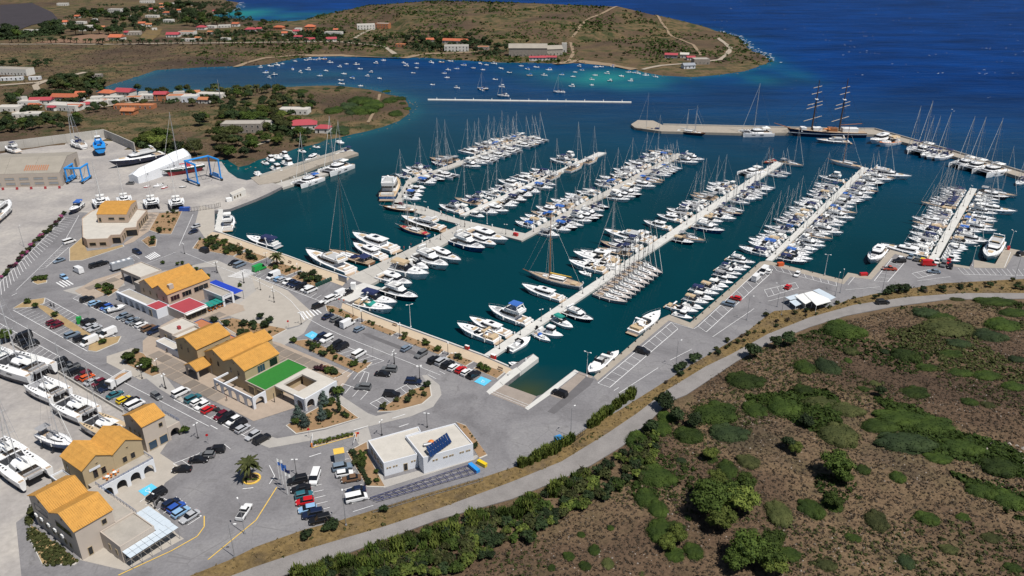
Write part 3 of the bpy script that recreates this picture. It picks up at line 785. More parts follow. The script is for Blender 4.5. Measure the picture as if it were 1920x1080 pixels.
# ================================================================== buildings
def ringbox(mb, a, b, n, w, h, t, d):
 """a rectangular frame in the plane through a,b; a: lower-left corner, b: unit along, n: unit outward"""
 up = Vector((0,0,1))
 def bar(o, lx, lz):
  q = [o, o + b * lx, o + b * lx + up * lz, o + up * lz]
  mb.add([p for p in q] + [p + n * d for p in q],[(4,5,6,7),(0,1,5,4),(1,2,6,5),(2,3,7,6),(3,0,4,7)])
 bar(a, w, t); bar(a + up * (h - t), w, t); bar(a + up * t, t, h - 2 * t); bar(a + b * (w - t) + up * t, t, h - 2 * t)
def win(root, p, q, t, z, w, h, frame='tan_wall', glass='dark_window', name='window', mull=0):
 """window on the wall from p to q (seen left to right), centred at t metres, sill at height z"""
 p = Vector((p[0], p[1],0)); q = Vector((q[0], q[1],0)); b = (q - p).normalized(); n = Vector((b.y, -b.x, 0))
 a = p + b * (t - w / 2) + Vector((0,0, z))
 mb = MB(); ringbox(mb, a, b, n, w, h, 0.09,0.09)
 for k in range(mull):
  o = a + b * (w * (k + 1) / (mull + 1) - 0.03); mb2 = [o, o + b * 0.06, o + b * 0.06 + Vector((0,0, h)), o + Vector((0,0, h))]
  mb.add([v + n * 0.08 for v in mb2],[(0,1,2,3)])
 o = part(name, mb, frame, root)
 mb = MB(); u = Vector((0,0,1)); e = n * 0.03
 mb.add([a + e, a + b * w + e, a + b * w + u * h + e, a + u * h + e],[(0,1,2,3)])
 part('pane', mb, glass, o)
 return o
def fr(a0, a1, b0, b1): return {'F': (AB(a0, b0), AB(a0, b1)), 'R': (AB(a0, b1), AB(a1, b1)), 'B': (AB(a1, b1), AB(a1, b0)), 'L': (AB(a1, b0), AB(a0, b0))}
def quad(a0, a1, b0, b1):
 q = [AB(a0, b0), AB(a0, b1), AB(a1, b1), AB(a1, b0)]
 return [(v.x, v.y) for v in q]
def blk(root, name, a0, a1, b0, b1, z0, z1, mat):
 mb = MB(); mb.prism(quad(a0, a1, b0, b1), z0, z1); return part(name, mb, mat, root)
def poly_block(root, q, z0, z1, wall, roof, par=0.4, cap=None, th=0.22):
 """walls with a flat roof behind a parapet"""
 P = [Vector((p[0], p[1])) for p in q]
 ar = sum(P[i].cross(P[(i + 1) % len(P)]) for i in range(len(P)))
 if ar < 0: P = P[::-1]
 mb = MB(); mb.prism([tuple(p) for p in P], z0, z1 - par); part('wall', mb, wall, root)
 o = flat('flat_roof', [tuple(p) for p in P], z1 - par + 0.02, roof, kind=None); reparent(o, root)
 if par > 0.05:
  mb = MB()
  for i in range(len(P)):
   a, b = P[i], P[(i + 1) % len(P)]
   d = (b - a).normalized(); n = Vector((-d.y, d.x)) * th
   mb.prism([tuple(a), tuple(b - d * th * 0.98), tuple(b - d * th * 0.98 + n), tuple(a + n)], z1 - par + 0.002, z1)
  part('parapet', mb, cap or wall, root)
def reparent(o, root):
 o.parent = root; off = Vector((0,0,0)); p = root
 while p is not None: off += p.location; p = p.parent
 o.location = -off
def gable(root, a0, a1, b0, b1, z0, ze, zr, axis='a', wall='tan_wall', roof='roof_tile', over=0.25, ribs='roof_rib'):
 A = lambda a, b, z: AB(a, b, z)
 if axis == 'a':
  m = (b0 + b1) / 2
  prof = [(a0, b0),(a0, b1),(a1, b1),(a1, b0)]; ends = ((a0, m),(a1, m))
 else:
  m = (a0 + a1) / 2; ends = ((m, b0),(m, b1))
 mb = MB()
 c = [A(a0, b0, z0), A(a0, b1, z0), A(a1, b1, z0), A(a1, b0, z0), A(a0, b0, ze), A(a0, b1, ze), A(a1, b1, ze), A(a1, b0, ze), A(*ends[0], zr), A(*ends[1], zr)]
 if axis == 'a': fs = [(0,1,5,8,4),(1,2,6,5),(2,3,7,9,6),(3,0,4,7),(4,8,9,7),(8,5,6,9)]
 else: fs = [(0,1,5,4),(1,2,6,9,5),(2,3,7,6),(3,0,4,8,7),(4,5,9,8),(6,7,8,9)]
 mb.add(c, fs); part('wall', mb, wall, root)
 for sgn in (-1,1):                                  # the two slopes
  if axis == 'a':
   be = (b0 - over) if sgn < 0 else (b1 + over); k = (zr - ze) / ((b1 - b0) / 2)
   q = [(a0 - over, m),(a1 + over, m),(a1 + over, be),(a0 - over, be)]
  else:
   be = (a0 - over) if sgn < 0 else (a1 + over); k = (zr - ze) / ((a1 - a0) / 2)
   q = [(m, b0 - over),(m, b1 + over),(be, b1 + over),(be, b0 - over)]
  zl = ze - k * over
  zz = [zr, zr, zl, zl]
  top = [A(x, y, z + 0.16) for (x, y), z in zip(q, zz)]; bot = [A(x, y, z + 0.02) for (x, y), z in zip(q, zz)]
  mb = MB(); mb.add(bot + top, [(3,2,1,0),(4,5,6,7),(0,1,5,4),(1,2,6,5),(2,3,7,6),(3,0,4,7)])
  ro = part('roof', mb, roof, root)
  mb = MB(); L = (top[1] - top[0]).length; n = int(L / 0.42); e = (top[1] - top[0]).normalized()
  dn = (top[3] - top[0]); nrm = e.cross(dn).normalized(); nrm = nrm if nrm.z > 0 else -nrm
  for i in range(n):
   o = top[0] + e * (0.12 + i * 0.42)
   for s in range(3):
    p0 = o + dn * (s / 3); p1 = o + dn * ((s + 1) / 3 - 0.015); hh = 0.09
    mb.add([p0, p0 + e * 0.22, p1 + e * 0.22, p1, p0 + e * 0.11 + nrm * hh * 0.7, p1 + e * 0.11 + nrm * hh],[(0,4,5,3),(4,1,2,5),(3,5,2),(0,1,4)])
  t = part('roof_tile', mb, ribs, ro, 'stuff')
 return root
def arcade(root, p, q, n, z0, z1, spring, wopen, th=0.35, mat='white_wall', name='arcade'):
 """a wall with n round-headed openings, from p to q seen left to right; built bay by bay"""
 p = Vector((p[0], p[1],0)); q = Vector((q[0], q[1],0)); b = (q - p).normalized(); nn = Vector((b.y, -b.x, 0)); L = (q - p).length
 bay = L / n
 for k in range(n):
  o = p + b * (bay * k); r = wopen / 2; c = bay / 2; N = 8
  mb = MB()
  def face(off, flip):
   P = lambda x, z: o + b * x + nn * off + Vector((0,0, z))
   arc = [(c - r * cos(pi * i / N), min(z1 - 0.12, spring + r * sin(pi * i / N))) for i in range(N + 1)]
   vs = []; fs = []
   def qd(*pts):
    k0 = len(vs); vs.extend(P(*t) for t in pts); fs.append(tuple(range(k0, k0 + len(pts)))[::-1 if flip else 1])
   qd((0, z0),(c - r, z0),(c - r, z1),(0, z1)); qd((c + r, z0),(bay, z0),(bay, z1),(c + r, z1))
   for (x0, y0),(x1, y1) in zip(arc, arc[1:]): qd((x0, y0),(x1, y1),(x1, z1),(x0, z1))
   mb.add(vs, fs)
   return arc
  arc = face(0, False); face(-th, True)
  P = lambda x, z, off: o + b * x + nn * off + Vector((0,0, z))
  ring = [(c - r, z0)] + arc + [(c + r, z0)]
  for (x0, y0),(x1, y1) in zip(ring, ring[1:]):
   mb.add([P(x0, y0,0), P(x1, y1,0), P(x1, y1,-th), P(x0, y0,-th)],[(3,2,1,0)])
  mb.add([P(0, z1,0), P(bay, z1,0), P(bay, z1,-th), P(0, z1,-th)],[(0,1,2,3)])
  if k == 0: mb.add([P(0, z0,0), P(0, z1,0), P(0, z1,-th), P(0, z0,-th)],[(0,1,2,3)])
  if k == n - 1: mb.add([P(bay, z0,0), P(bay, z1,0), P(bay, z1,-th), P(bay, z0,-th)],[(3,2,1,0)])
  part('arch_bay', mb, mat, root)
def railing(root, p, q, z, h=0.9, mat='blue_hull'):
 p = Vector((p[0], p[1], z)); q = Vector((q[0], q[1], z)); n = max(2, int((q - p).length / 1.2)); mb = MB()
 for k in range(n + 1): mb.tube(p.lerp(q, k / n), p.lerp(q, k / n) + Vector((0,0, h)),0.035, n=4)
 for f in (0.5,1.0): mb.tube(p + Vector((0,0, h * f)), q + Vector((0,0, h * f)),0.045, n=4)
 part('railing', mb, mat, root)
def ac_unit(root, p, q, t, z):
 p = Vector((p[0], p[1],0)); q = Vector((q[0], q[1],0)); b = (q - p).normalized(); n = Vector((b.y, -b.x, 0))
 mb = MB(); mb.obox(p + b * t + n * 0.03, b, n, 0.9,0.4, z, z + 0.65); part('air_conditioner', mb, 'white_paint', root)
R = empty('marina_building', AB(-110,-36), 'twin orange gabled building with the glass canopy beside the bottom yellow kerb', 'building', 'orange roofed marina buildings')
gable(R, -113.9,-106,-46.2,-37.0, LAND, 9.0,11.2, wall='beige_wall'); gable(R, -113.9,-106,-36.98,-27.4, LAND, 9.0,11.2, wall='beige_wall')
f = fr(-113.9,-106,-46.2,-27.4)
for t in (2.2,5.0,8.0,10.2,13.0,15.0): win(R, *f['F'], t, 2.6,0.9,1.3)
for t, w in ((4.4,5.6),(13.9,6.6)): win(R, *f['F'], t, 6.2, w, 1.7, 'beige_wall', name='balcony_opening')
for t in (4.6,14.0): win(R, *f['F'], t, 9.3,0.5,0.5)
win(R, *f['R'],5.9,6.6,1.1,1.4); win(R, *f['R'],1.9,1.4,1.0,2.1, name='door')
for t in (1.0,3.3,6.3,9.0,12.0): ac_unit(R, *f['F'], t + 0.2,4.4)
poly_block(R, quad(-109.4,-101.9,-27.2,-19.6), LAND, 5.7, 'beige_wall', 'flat_roof')
poly_block(R, quad(-105.9,-101.9,-42.4,-27.3), LAND, 5.6, 'beige_wall', 'flat_roof', 0.1)
f = fr(-109.4,-101.9,-27.2,-19.6)
for t in (3.0,5.6): win(R, *f['F'], t, 2.6,0.8,1.4)
for t in (1.2,3.6,6.0): win(R, *f['R'], t, 2.0,1.5,2.0, glass='blue_window', name='shop_window')
railing(R, AB(-101.9,-42.4), AB(-101.9,-26),5.7)
cn = empty('glass_canopy', AB(-104,-17.5), 'white glass paned canopy on thin steel posts along the building wing', 'canopy')
mb = MB()
for a in np.linspace(-109.2,-98.6,6):
 for b in (-19.0,-16.6): mb.tube(AB(a, b, LAND), AB(a, b, 4.3),0.05, n=5)
 mb.tube(AB(a, -19.4,4.35), AB(a, -16.5,4.25),0.05, n=4)
for b in (-25.5,-22.5): mb.tube(AB(-98.3, b, LAND), AB(-98.3, b, 4.3),0.05, n=5)
part('canopy_frame', mb, 'steel', cn)
for k in range(8):
 for j in range(2):
  mb = MB(); mb.prism(quad(-109.3 + k * 1.36,-109.3 + k * 1.36 + 1.3,-19.45 + j * 1.5,-19.45 + j * 1.5 + 1.45),4.42 - j * 0.05,4.47 - j * 0.05); part('glass_panel', mb, 'glass_sheet', cn)
for k in range(5):
 for j in range(2):
  mb = MB(); mb.prism(quad(-101.7 + j * 1.75,-101.7 + j * 1.75 + 1.7,-28 + k * 1.7,-28 + k * 1.7 + 1.65),4.3,4.35); part('glass_panel', mb, 'glass_sheet', cn)
R = empty('marina_building', AB(-95.5,-48), 'twin orange gabled building with four white arches under a terrace', 'building', 'orange roofed marina buildings')
gable(R, -102.8,-95.7,-54.6,-45.4, LAND, 8.9,11.0, 'b'); gable(R, -95.68,-88.5,-54.6,-45.4, LAND, 8.9,11.0, 'b')
f = fr(-102.8,-88.5,-54.6,-45.4)
for t, h in ((2.6,2.3),(4.5,2.0),(9.6,1.7),(11.6,1.7)): win(R, *f['R'], t, 5.2,1.2, h)
for t in (3.4,10.7): win(R, *f['R'], t, 8.6,0.6,0.5)
win(R, *f['F'],2.0,5.2,1.0,2.2, name='door')
arcade(R, AB(-101.9,-41.5), AB(-88.5,-41.5),4, LAND, 5.0,2.9,2.4)
blk(R, 'terrace_slab', -102.4,-88.55,-45.35,-41.86,4.3,4.72, 'flat_roof')
blk(R, 'shade_panel', -102.2,-88.7,-45.36,-45.0, LAND, 4.3, 'dark_metal')  # near-black panel: the shade behind the arches put into colour
railing(R, AB(-101.9,-41.6), AB(-88.6,-41.6),5.0,0.5)
railing(R, AB(-88.6,-45.2), AB(-88.6,-41.7),5.0,0.6)
poly_block(R, quad(-105.8,-102.85,-55.6,-48.6), LAND, 4.7, 'tan_wall', 'flat_roof', 0.5, 'white_wall')
mb = MB(); mb.obox(AB(-101.4,-45.3,7.6), E1, E2,2.6,0.08,7.6,8.2); part('sign_board', mb, 'white_wall', R)
R = empty('marina_building', AB(-82,-54), 'small orange gabled tower house with one arched porch and blue railing', 'building', 'orange roofed marina buildings')
gable(R, -85.5,-79.5,-58.2,-50.0, LAND, 9.0,10.9, wall='beige_wall')
f = fr(-85.5,-79.5,-58.2,-50.0)
win(R, *f['R'],4.6,6.4,1.1,1.3); win(R, *f['R'],1.7,1.5,2.2,2.4, glass='blue_window', name='shop_window'); win(R, *f['R'],4.6,1.5,2.2,2.4, glass='blue_window', name='shop_window')
for t in (2.0,4.2,6.2): win(R, *f['F'], t, 5.0,0.7,1.5)
win(R, *f['F'],4.1,8.9,0.5,0.5)
arcade(R, AB(-79.45,-50.0), AB(-75.9,-50.0),1, LAND, 5.2,2.9,2.5, mat='beige_wall')
blk(R, 'terrace_slab', -79.45,-75.95,-57.5,-50.4,4.5,5.0, 'flat_roof'); blk(R, 'wall', -76.2,-75.9,-57.5,-50.4, LAND, 4.5, 'beige_wall')
blk(R, 'shade_panel', -79.4,-76.3,-52.6,-52.3, LAND, 4.5, 'dark_metal')  # near-black panel standing in for the shade inside the porch
railing(R, AB(-75.95,-57.4), AB(-75.95,-50.1),5.0)
R = empty('marina_building', AB(-48,-80), 'orange gabled hall with a small porch and white flat roofed annexes', 'building', 'orange roofed marina buildings')
gable(R, -53.6,-42.2,-85.2,-74.7, LAND, 7.9,10.2)
f = fr(-53.6,-42.2,-85.2,-74.7)
for t in (2.6,6.0): win(R, *f['F'], t, 5.4,0.9,1.6)
win(R, *f['F'],5.2,8.4,0.5,0.5)
for t in (2.8,6.6,10.0): win(R, *f['R'], t, 5.0,1.2,1.6, glass='blue_window')
poly_block(R, quad(-49.6,-41.0,-101.4,-93.0), LAND, 5.3, 'beige_wall', 'pale_roof')
poly_block(R, quad(-50.4,-42.3,-92.9,-85.3), LAND, 5.6, 'beige_wall', 'pale_roof', 0.8)
poly_block(R, quad(-53.5,-50.5,-97,-85.3), LAND, 3.6, 'white_wall', 'pale_roof', 0.3)
poly_block(R, quad(-40.9,-36.5,-98,-87), LAND, 4.0, 'blue_hull', 'terracotta', 0.25)
poly_block(R, quad(-42.1,-37.5,-86.9,-75.5), LAND, 3.6, 'blue_hull', 'terracotta', 0.25)
f = fr(-49.6,-41,-101.4,-93); win(R, *f['F'],3.6,2.4,1.0,1.6)
mb = MB(); mb.obox(AB(-46.5,-96), E1, E2,0.9,0.9,4.9,6.0); part('chimney', mb, 'red_bottom', R)
gable(R, -57.9,-52.7,-75.0,-69.2,4.2,4.6,6.1, wall='beige_wall')
for a in (-57.9,-53.3):
 for b in (-75.0,-69.7): blk(R, 'pillar', a, a + 0.5, b, b + 0.5, LAND, 4.2, 'beige_wall')
R = empty('marina_building', AB(-48,-58), 'pair of orange gabled halls with a bright green turf terrace and white arches', 'building', 'orange roofed marina buildings')
gable(R, -53.2,-40.2,-71.4,-62.3, LAND, 8.0,10.2); gable(R, -53.2,-41.4,-62.28,-53.2, LAND, 8.0,10.2)
gable(R, -40.1,-35.6,-70.4,-63.4, LAND, 7.2,9.0)
f = fr(-53.2,-41.4,-71.4,-53.2)
for t in (2.6,6.0,11.8,15.2): win(R, *f['F'], t, 5.2,0.95,1.7)
for t in (4.5,13.6): win(R, *f['F'], t, 8.5,0.5,0.5)
win(R, *f['R'],5.4,5.0,2.6,2.4, glass='blue_window', name='glazed_door', mull=2); win(R, *f['R'],9.7,5.0,2.8,2.6, 'tan_wall', name='balcony_opening')
poly_block(R, quad(-53.6,-38.4,-53.15,-44.4), LAND, 5.0, 'tan_wall', 'turf', 0.25, 'beige_wall')
for q in ((-50.5,-38.9,-44.35,-43.0),(-50.5,-38.9,-36.6,-32.2),(-50.5,-48.6,-43.0,-36.6),(-42.0,-38.9,-43.0,-36.6)):
 blk(R, 'roof_slab', *q, 4.4,5.0, 'pale_roof')
blk(R, 'wall', -41.9,-41.6,-43,-36.6, LAND, 4.4, 'tan_wall'); blk(R, 'wall', -48.5,-41.9,-44.3,-44.0, LAND, 4.4, 'tan_wall')
blk(R, 'wall', -39.3,-38.9,-44.3,-32.7, LAND, 4.4, 'white_wall')
arcade(R, AB(-50.55,-32.1), AB(-38.9,-32.1),3, LAND, 5.1,2.9,2.6)
arcade(R, AB(-50.6,-36.4), AB(-50.6,-32.1),1, LAND, 5.1,2.9,2.4)
arcade(R, AB(-58.1,-61.2), AB(-58.1,-44.2),5, LAND, 5.0,2.9,2.5)
arcade(R, AB(-58.1,-44.1), AB(-53.7,-44.1),1, LAND, 5.0,2.9,2.8)
for b in (-61.2,-57.0): blk(R, 'beam', -57.7,-53.3, b, b + 0.35,4.4,4.9, 'white_wall')
win(R, AB(-53.6,-53), AB(-53.6,-44.5),2.4, LAND + 0.1,2.6,2.8, name='glazed_door', mull=3); win(R, AB(-53.6,-53), AB(-53.6,-44.5),6.2, LAND + 0.1,2.6,2.8, name='glazed_door', mull=3)
for a in (-57,-54): 
 mb = MB(); mb.tube(AB(a + 4.5,-42.5, LAND), AB(a + 4.5,-42.5,4.2),0.12, n=6); part('post', mb, 'dark_metal', R)
R = empty('marina_building', AB(-30,-123), 'upper orange gabled hall with dark red flat annexes and a white arched front', 'building', 'orange roofed marina buildings')
gable(R, -37.2,-20.4,-131.6,-123.2, LAND, 8.2,10.4, wall='pink_wall'); gable(R, -37.2,-20.9,-123.18,-115.0, LAND, 8.2,10.4, wall='pink_wall')
f = fr(-37.2,-20.4,-131.6,-115.0)
for t in (2.2,6.2,10.2,14.0): win(R, *f['F'], t, 5.2,0.8,1.5)
for t in (4.2,12.4): win(R, *f['F'], t, 8.6,0.5,0.5)
for t, w in ((2.6,3.4),(7.0,3.6),(12.6,5.6)): win(R, *f['R'], t, 5.0, w, 2.0, 'pink_wall', name='glazed_opening', mull=2)
mb = MB(); mb.obox(AB(-35.4,-117.2), E1, E2,1.6,1.3,9.0,10.6); part('chimney', mb, 'beige_wall', R)
poly_block(R, quad(-41.4,-37.3,-139,-121.5), LAND, 3.9, 'white_wall', 'flat_roof', 0.2)
arcade(R, AB(-42.3,-138.8), AB(-42.3,-120.8),5, LAND, 4.6,2.6,2.5,0.8)
poly_block(R, quad(-42.3,-37.4,-120.7,-114.3), LAND, 4.6, 'white_wall', 'red_roof', 0.25)
f = fr(-42.3,-38.2,-120.7,-114.3); win(R, *f['F'],2.6,1.4,1.6,2.4, glass='blue_window', name='door')
poly_block(R, quad(-38.4,-30.0,-114.2,-104.6), LAND, 4.6, 'beige_wall', 'red_roof', 0.15, 'white_wall')
win(R, AB(-38.4,-104.6), AB(-30,-104.6),4.2,1.6,7.6,2.2, glass='dark_window', name='shop_window', mull=3)
mb = MB(); mb.obox(AB(-38.2,-104.5), E1, E2,8.0,0.9,4.0,4.25); part('awning', mb, 'white_canvas', R)
poly_block(R, quad(-24.0,-19.6,-120,-104.4),3.9,5.3, 'white_wall', 'flat_roof', 0.7)
arcade(R, AB(-24.0,-104.2), AB(-19.5,-104.2),1, LAND, 5.3,5.0,3.0)
blk(R, 'wall', -24.0,-20,-119.8,-113, LAND, 3.9, 'white_wall'); blk(R, 'pillar', -19.9,-19.5,-112,-111.6, LAND, 3.9, 'white_wall')
mb = MB()
for k in range(3):
 for b in (-118.5,-111.5,-104.5): pass
for k in range(16):
 mb2 = MB(); mb2.prism(quad(-19.3,-15.8,-119.4 + k * 0.98,-119.4 + k * 0.98 + 0.92),4.5,4.58); part('awning_panel', mb2, M('vivid_blue', (0.012,0.05,0.42),0.7), R)
for b in (-119.2,-111.5,-104.0): mb.tube(AB(-15.9, b, LAND), AB(-15.9, b, 4.5),0.07, n=5)
part('awning_post', mb, 'dark_metal', R)
for k in range(3):
 mb = MB(); mb.prism(quad(-29.2 + k * 2.0,-27.4 + k * 2.0,-108.2,-104.0),3.4,3.48); part('parasol', mb, 'green_canvas', R)
poly_block(R, quad(-34.5,-22,-140.4,-131.7), LAND, 5.2, 'beige_wall', 'flat_roof', 0.3)
poly_block(R, quad(-31.8,-23.5,-153.5,-140.5),4.6,5.9, 'beige_wall', 'pale_roof', 0.4)
for a in (-31.8,-24.0):
 for b in (-153.5,-147): blk(R, 'pillar', a, a + 0.5, b, b + 0.5, LAND, 4.6, 'beige_wall')
blk(R, 'wall', -24.4,-24.0,-153.4,-140.6, LAND, 4.6, 'beige_wall'); blk(R, 'shade_panel', -31.0,-24.5,-140.9,-140.55, LAND, 4.6, 'dark_metal')  # last block is a near-black panel, shade under the roof as colour
zq = lambda pts, z: W2(zV(pts), z)
R = empty('marina_building', U(*zV([(560,600)])[0]), 'pinkish office with an orange roof and dark arched openings by the boatyard', 'building', 'orange roofed marina buildings')
low = zq([(205,700),(262,735),(600,722),(645,668),(795,662),(868,560),(1045,545),(1062,455),(1212,278),(1050,262),(560,200),(330,300),(195,405)],5.2)
poly_block(R, low, LAND, 5.2, 'pink_wall', 'pale_roof', 0.4)
def wpx(i, t, z, w, h, **k): win(R, low[i], low[i + 1], t * hypot(low[i + 1][0] - low[i][0], low[i + 1][1] - low[i][1]), z, w, h, **k)
wpx(1,0.25,2.2,2.6,1.5); wpx(1,0.72,2.2,2.6,1.5)
arcade(R, low[3], low[4],1, LAND, 4.8,2.9,3.0,0.3, 'pink_wall') if False else wpx(3,0.5, LAND + 0.05,3.4,2.7, name='arched_opening')
wpx(4,0.3, LAND + 0.1,1.4,2.6, name='arched_opening'); wpx(4,0.7, LAND + 0.1,1.4,2.6, name='arched_opening'); wpx(5,0.5, LAND + 0.1,4.4,2.8, name='garage_opening')
for t in (0.1,0.3,0.5,0.68,0.86): wpx(7, t, LAND + 0.1,2.0,2.6, name='arched_opening')
up = zq([(420,352),(890,352),(1045,135),(560,140)],8.6)
mb = MB(); mb.prism(up, 5.0,8.6); part('wall', mb, 'pink_wall', R)
L_ = hypot(up[1][0] - up[0][0], up[1][1] - up[0][1])
for t, w, h, z in ((0.09,1.1,2.0,5.3),(0.47,2.6,1.2,6.2),(0.82,2.6,1.2,6.2)): win(R, up[0], up[1], t * L_, z, w, h)
L2 = hypot(up[2][0] - up[1][0], up[2][1] - up[1][1])
for t in (0.18,0.32,0.55,0.7,0.85): win(R, up[1], up[2], t * L2,5.9,1.3,1.7)
m0 = lerp(up[0], up[3],0.5); m1 = lerp(up[1], up[2],0.5)
for q in ((up[0], up[1], m1, m0),(m0, m1, up[2], up[3])):
 zz = (8.75,8.75,10.0,10.0) if q[0] is up[0] else (10.0,10.0,8.75,8.75)
 mb = MB(); t = [Vector((*p, z)) for p, z in zip(q, zz)]
 mb.add([v - Vector((0,0,0.14)) for v in t] + t, [(3,2,1,0),(4,5,6,7),(0,1,5,4),(1,2,6,5),(2,3,7,6),(3,0,4,7)])
 ro = part('roof', mb, 'roof_tile', R); rb = MB(); n = int((t[1] - t[0]).length / 0.45)
 for i in range(n):
  p0 = t[0].lerp(t[1],(i + 0.3) / n); p1 = t[3].lerp(t[2],(i + 0.3) / n); e = (t[1] - t[0]).normalized()
  rb.add([p0, p0 + e * 0.22, p1 + e * 0.22, p1, p0 + e * 0.11 + Vector((0,0,0.08)), p1 + e * 0.11 + Vector((0,0,0.08))],[(0,4,5,3),(4,1,2,5)])
 part('roof_tile', rb, 'roof_rib', ro, 'stuff')
mb = MB(); mb.add([(*m0,9.9),(*up[0],8.6),(*up[3],8.6)],[(0,1,2)]); mb.add([(*m1,9.9),(*up[1],8.6),(*up[2],8.6)],[(0,1,2)]); part('gable_wall', mb, 'pink_wall', R)
R = empty('services_building', U(*zW([(700,690)])[0]), 'white flat roofed services building with tilted blue solar panels', 'building')
qa = W2(zW([(180,395),(355,650),(735,547),(602,345),(775,292),(745,237)]),5.2); qb = W2(zW([(606,346),(800,590),(1362,430),(1160,200)]),6.0)
poly_block(R, qa, LAND, 5.2, 'white_wall', 'pale_roof', 0.3); poly_block(R, qb, LAND, 6.0, 'white_wall', 'pale_roof', 0.35)
La = hypot(qa[2][0] - qa[1][0], qa[2][1] - qa[1][1]); Lb = hypot(qb[2][0] - qb[1][0], qb[2][1] - qb[1][1]); Lc = hypot(qa[1][0] - qa[0][0], qa[1][1] - qa[0][1])
for t in (0.10,0.18,0.29,0.37,0.83,0.91): win(R, qa[1], qa[2], t * La, 3.3,0.45,0.4)
win(R, qa[1], qa[2],0.63 * La, LAND + 0.05,1.0,2.1, name='door')
for t in (0.2,0.26,0.41,0.46,0.53,0.58,0.74,0.79,0.87,0.92): win(R, qb[1], qb[2], t * Lb, 4.2,0.5,0.42)
for t in (0.25,0.45,0.65,0.85): win(R, qa[0], qa[1], t * Lc, 2.8,1.2,1.2, glass='grey_hull')
spn = W2(zW([(835,492),(882,566),(1125,388),(1070,328)]),6.8)
n = 9
for k in range(n):
 a = lerp(spn[0], spn[3], k / n); b = lerp(spn[0], spn[3],(k + 0.9) / n); c = lerp(spn[1], spn[2],(k + 0.9) / n); d = lerp(spn[1], spn[2], k / n)
 mb = MB(); t = [Vector((*p, z)) for p, z in ((d, 6.25),(c, 6.25),(b, 7.45),(a, 7.45))]
 mb.add([v - Vector((0,0,0.06)) for v in t] + t, [(3,2,1,0),(4,5,6,7),(0,1,5,4),(1,2,6,5),(2,3,7,6),(3,0,4,7)])
 part('solar_panel', mb, 'solar', R)
mb = MB()
for k in range(0, n + 1,3):
 a = lerp(spn[0], spn[3], min(0.98, k / n)); mb.tube((*a, 5.65),(*a, 7.38),0.04, n=4)
part('panel_stand', mb, 'steel', R)
p = U(*zW([(850,448)])[0],6.0); mb = MB(); mb.tube((p.x - 0.9, p.y - 0.3,6.25),(p.x + 0.9, p.y + 0.3,6.25),0.4, n=10); part('water_tank', mb, 'steel', R)
p = U(*zW([(890,410)])[0],6.0); mb = MB(); mb.dome((p.x, p.y, 5.67),0.9,0.9,0.8); part('roof_vent', mb, 'orange_paint', R)
zS = ZM(0,220,6)
R = empty('repair_shed', U(60,350), 'long tan roofed boat repair shed with a skylight strip', 'shed')
base = W2([(-140,356),(118,349),(150,308),(-120,318)])
a, b, c, d = [Vector((*p, 0)) for p in base]
b2 = a + (b - a)
mb = MB(); ze, zr = 8.2,11.4
rm0 = (a + d) / 2; rm1 = (b + c) / 2
V = [a, b, c, d]
mb.add([v + Vector((0,0, LAND)) for v in V] + [v + Vector((0,0, ze)) for v in V] + [rm0 + Vector((0,0, zr)), rm1 + Vector((0,0, zr))],
       [(0,1,5,4),(1,2,6,9,5),(2,3,7,6),(3,0,4,8,7)])
part('wall', mb, 'beige_wall', R)
for q, zz in (((a, b, rm1, rm0),(ze, ze, zr, zr)),((rm0, rm1, c, d),(zr, zr, ze, ze))):
 t = [v + Vector((0,0, z + 0.12)) for v, z in zip(q, zz)]; N = 5
 for k in range(N):                                      # roofing sheets in lengths
  s = [t[0].lerp(t[1], k / N), t[0].lerp(t[1],(k + 0.995) / N), t[3].lerp(t[2],(k + 0.995) / N), t[3].lerp(t[2], k / N)]
  mb = MB(); mb.add([v - Vector((0,0,0.1)) for v in s] + s, [(3,2,1,0),(4,5,6,7),(0,1,5,4),(1,2,6,5),(2,3,7,6),(3,0,4,7)])
  part('roof_sheet', mb, 'shed_roof', R)
t0 = a + (rm0 - a) * 0.15 + Vector((0,0, ze + 0.6)); ux = (b - a).normalized(); sl = (rm0 - a); sl.z = zr - ze
for k in range(11):
 o = a + ux * ((b - a).length * 0.74 + k * 1.05) + sl * 0.16 + Vector((0,0, ze + 0.2)); e = o + sl * 0.34 + ux * 1.2
 mb = MB(); mb.add([o, o + ux * 0.5, e + ux * 0.5, e],[(0,1,2,3)]); part('skylight', mb, 'terracotta', R)
Ls = (b - a).length
for k in range(9): win(R, a, b, Ls * (0.1 + k * 0.105),2.4,4.6,1.4, glass='grey_hull', name='window_strip', mull=4); win(R, a, b, Ls * (0.1 + k * 0.105),5.0,4.6,1.3, glass='grey_hull', name='window_strip', mull=4)
for k in range(3): win(R, b, c, (c - b).length * (0.2 + 0.3 * k), LAND + 0.1,4.5,5.2, glass='dark_window', name='shed_door')
R = empty('garden_hut', U(45,353), 'small open sided hut in front of the long boat repair shed', 'hut')
q = W2([(33,351),(58,350),(60,341),(34,342)])
mb = MB(); mb.prism(q, 4.1,4.3); part('roof', mb, 'pale_roof', R)
mb = MB()
for p in q: mb.box(p[0] - 0.12, p[0] + 0.12, p[1] - 0.12, p[1] + 0.12, LAND, 4.1)
part('post', mb, 'beige_wall', R)
mb = MB(); mb.prism([lerp(q[0], q[2],0.1), lerp(q[1], q[3],0.1), lerp(q[2], q[0],0.1), lerp(q[3], q[1],0.1)], LAND, 3.0); part('counter', mb, 'green_hull', R)
R = empty('quay_cafe', U(1515,573), 'white canopied quay cafe with pale grey metal roofs beside the verge', 'building')
zR = ZM(1440,460,3.856)
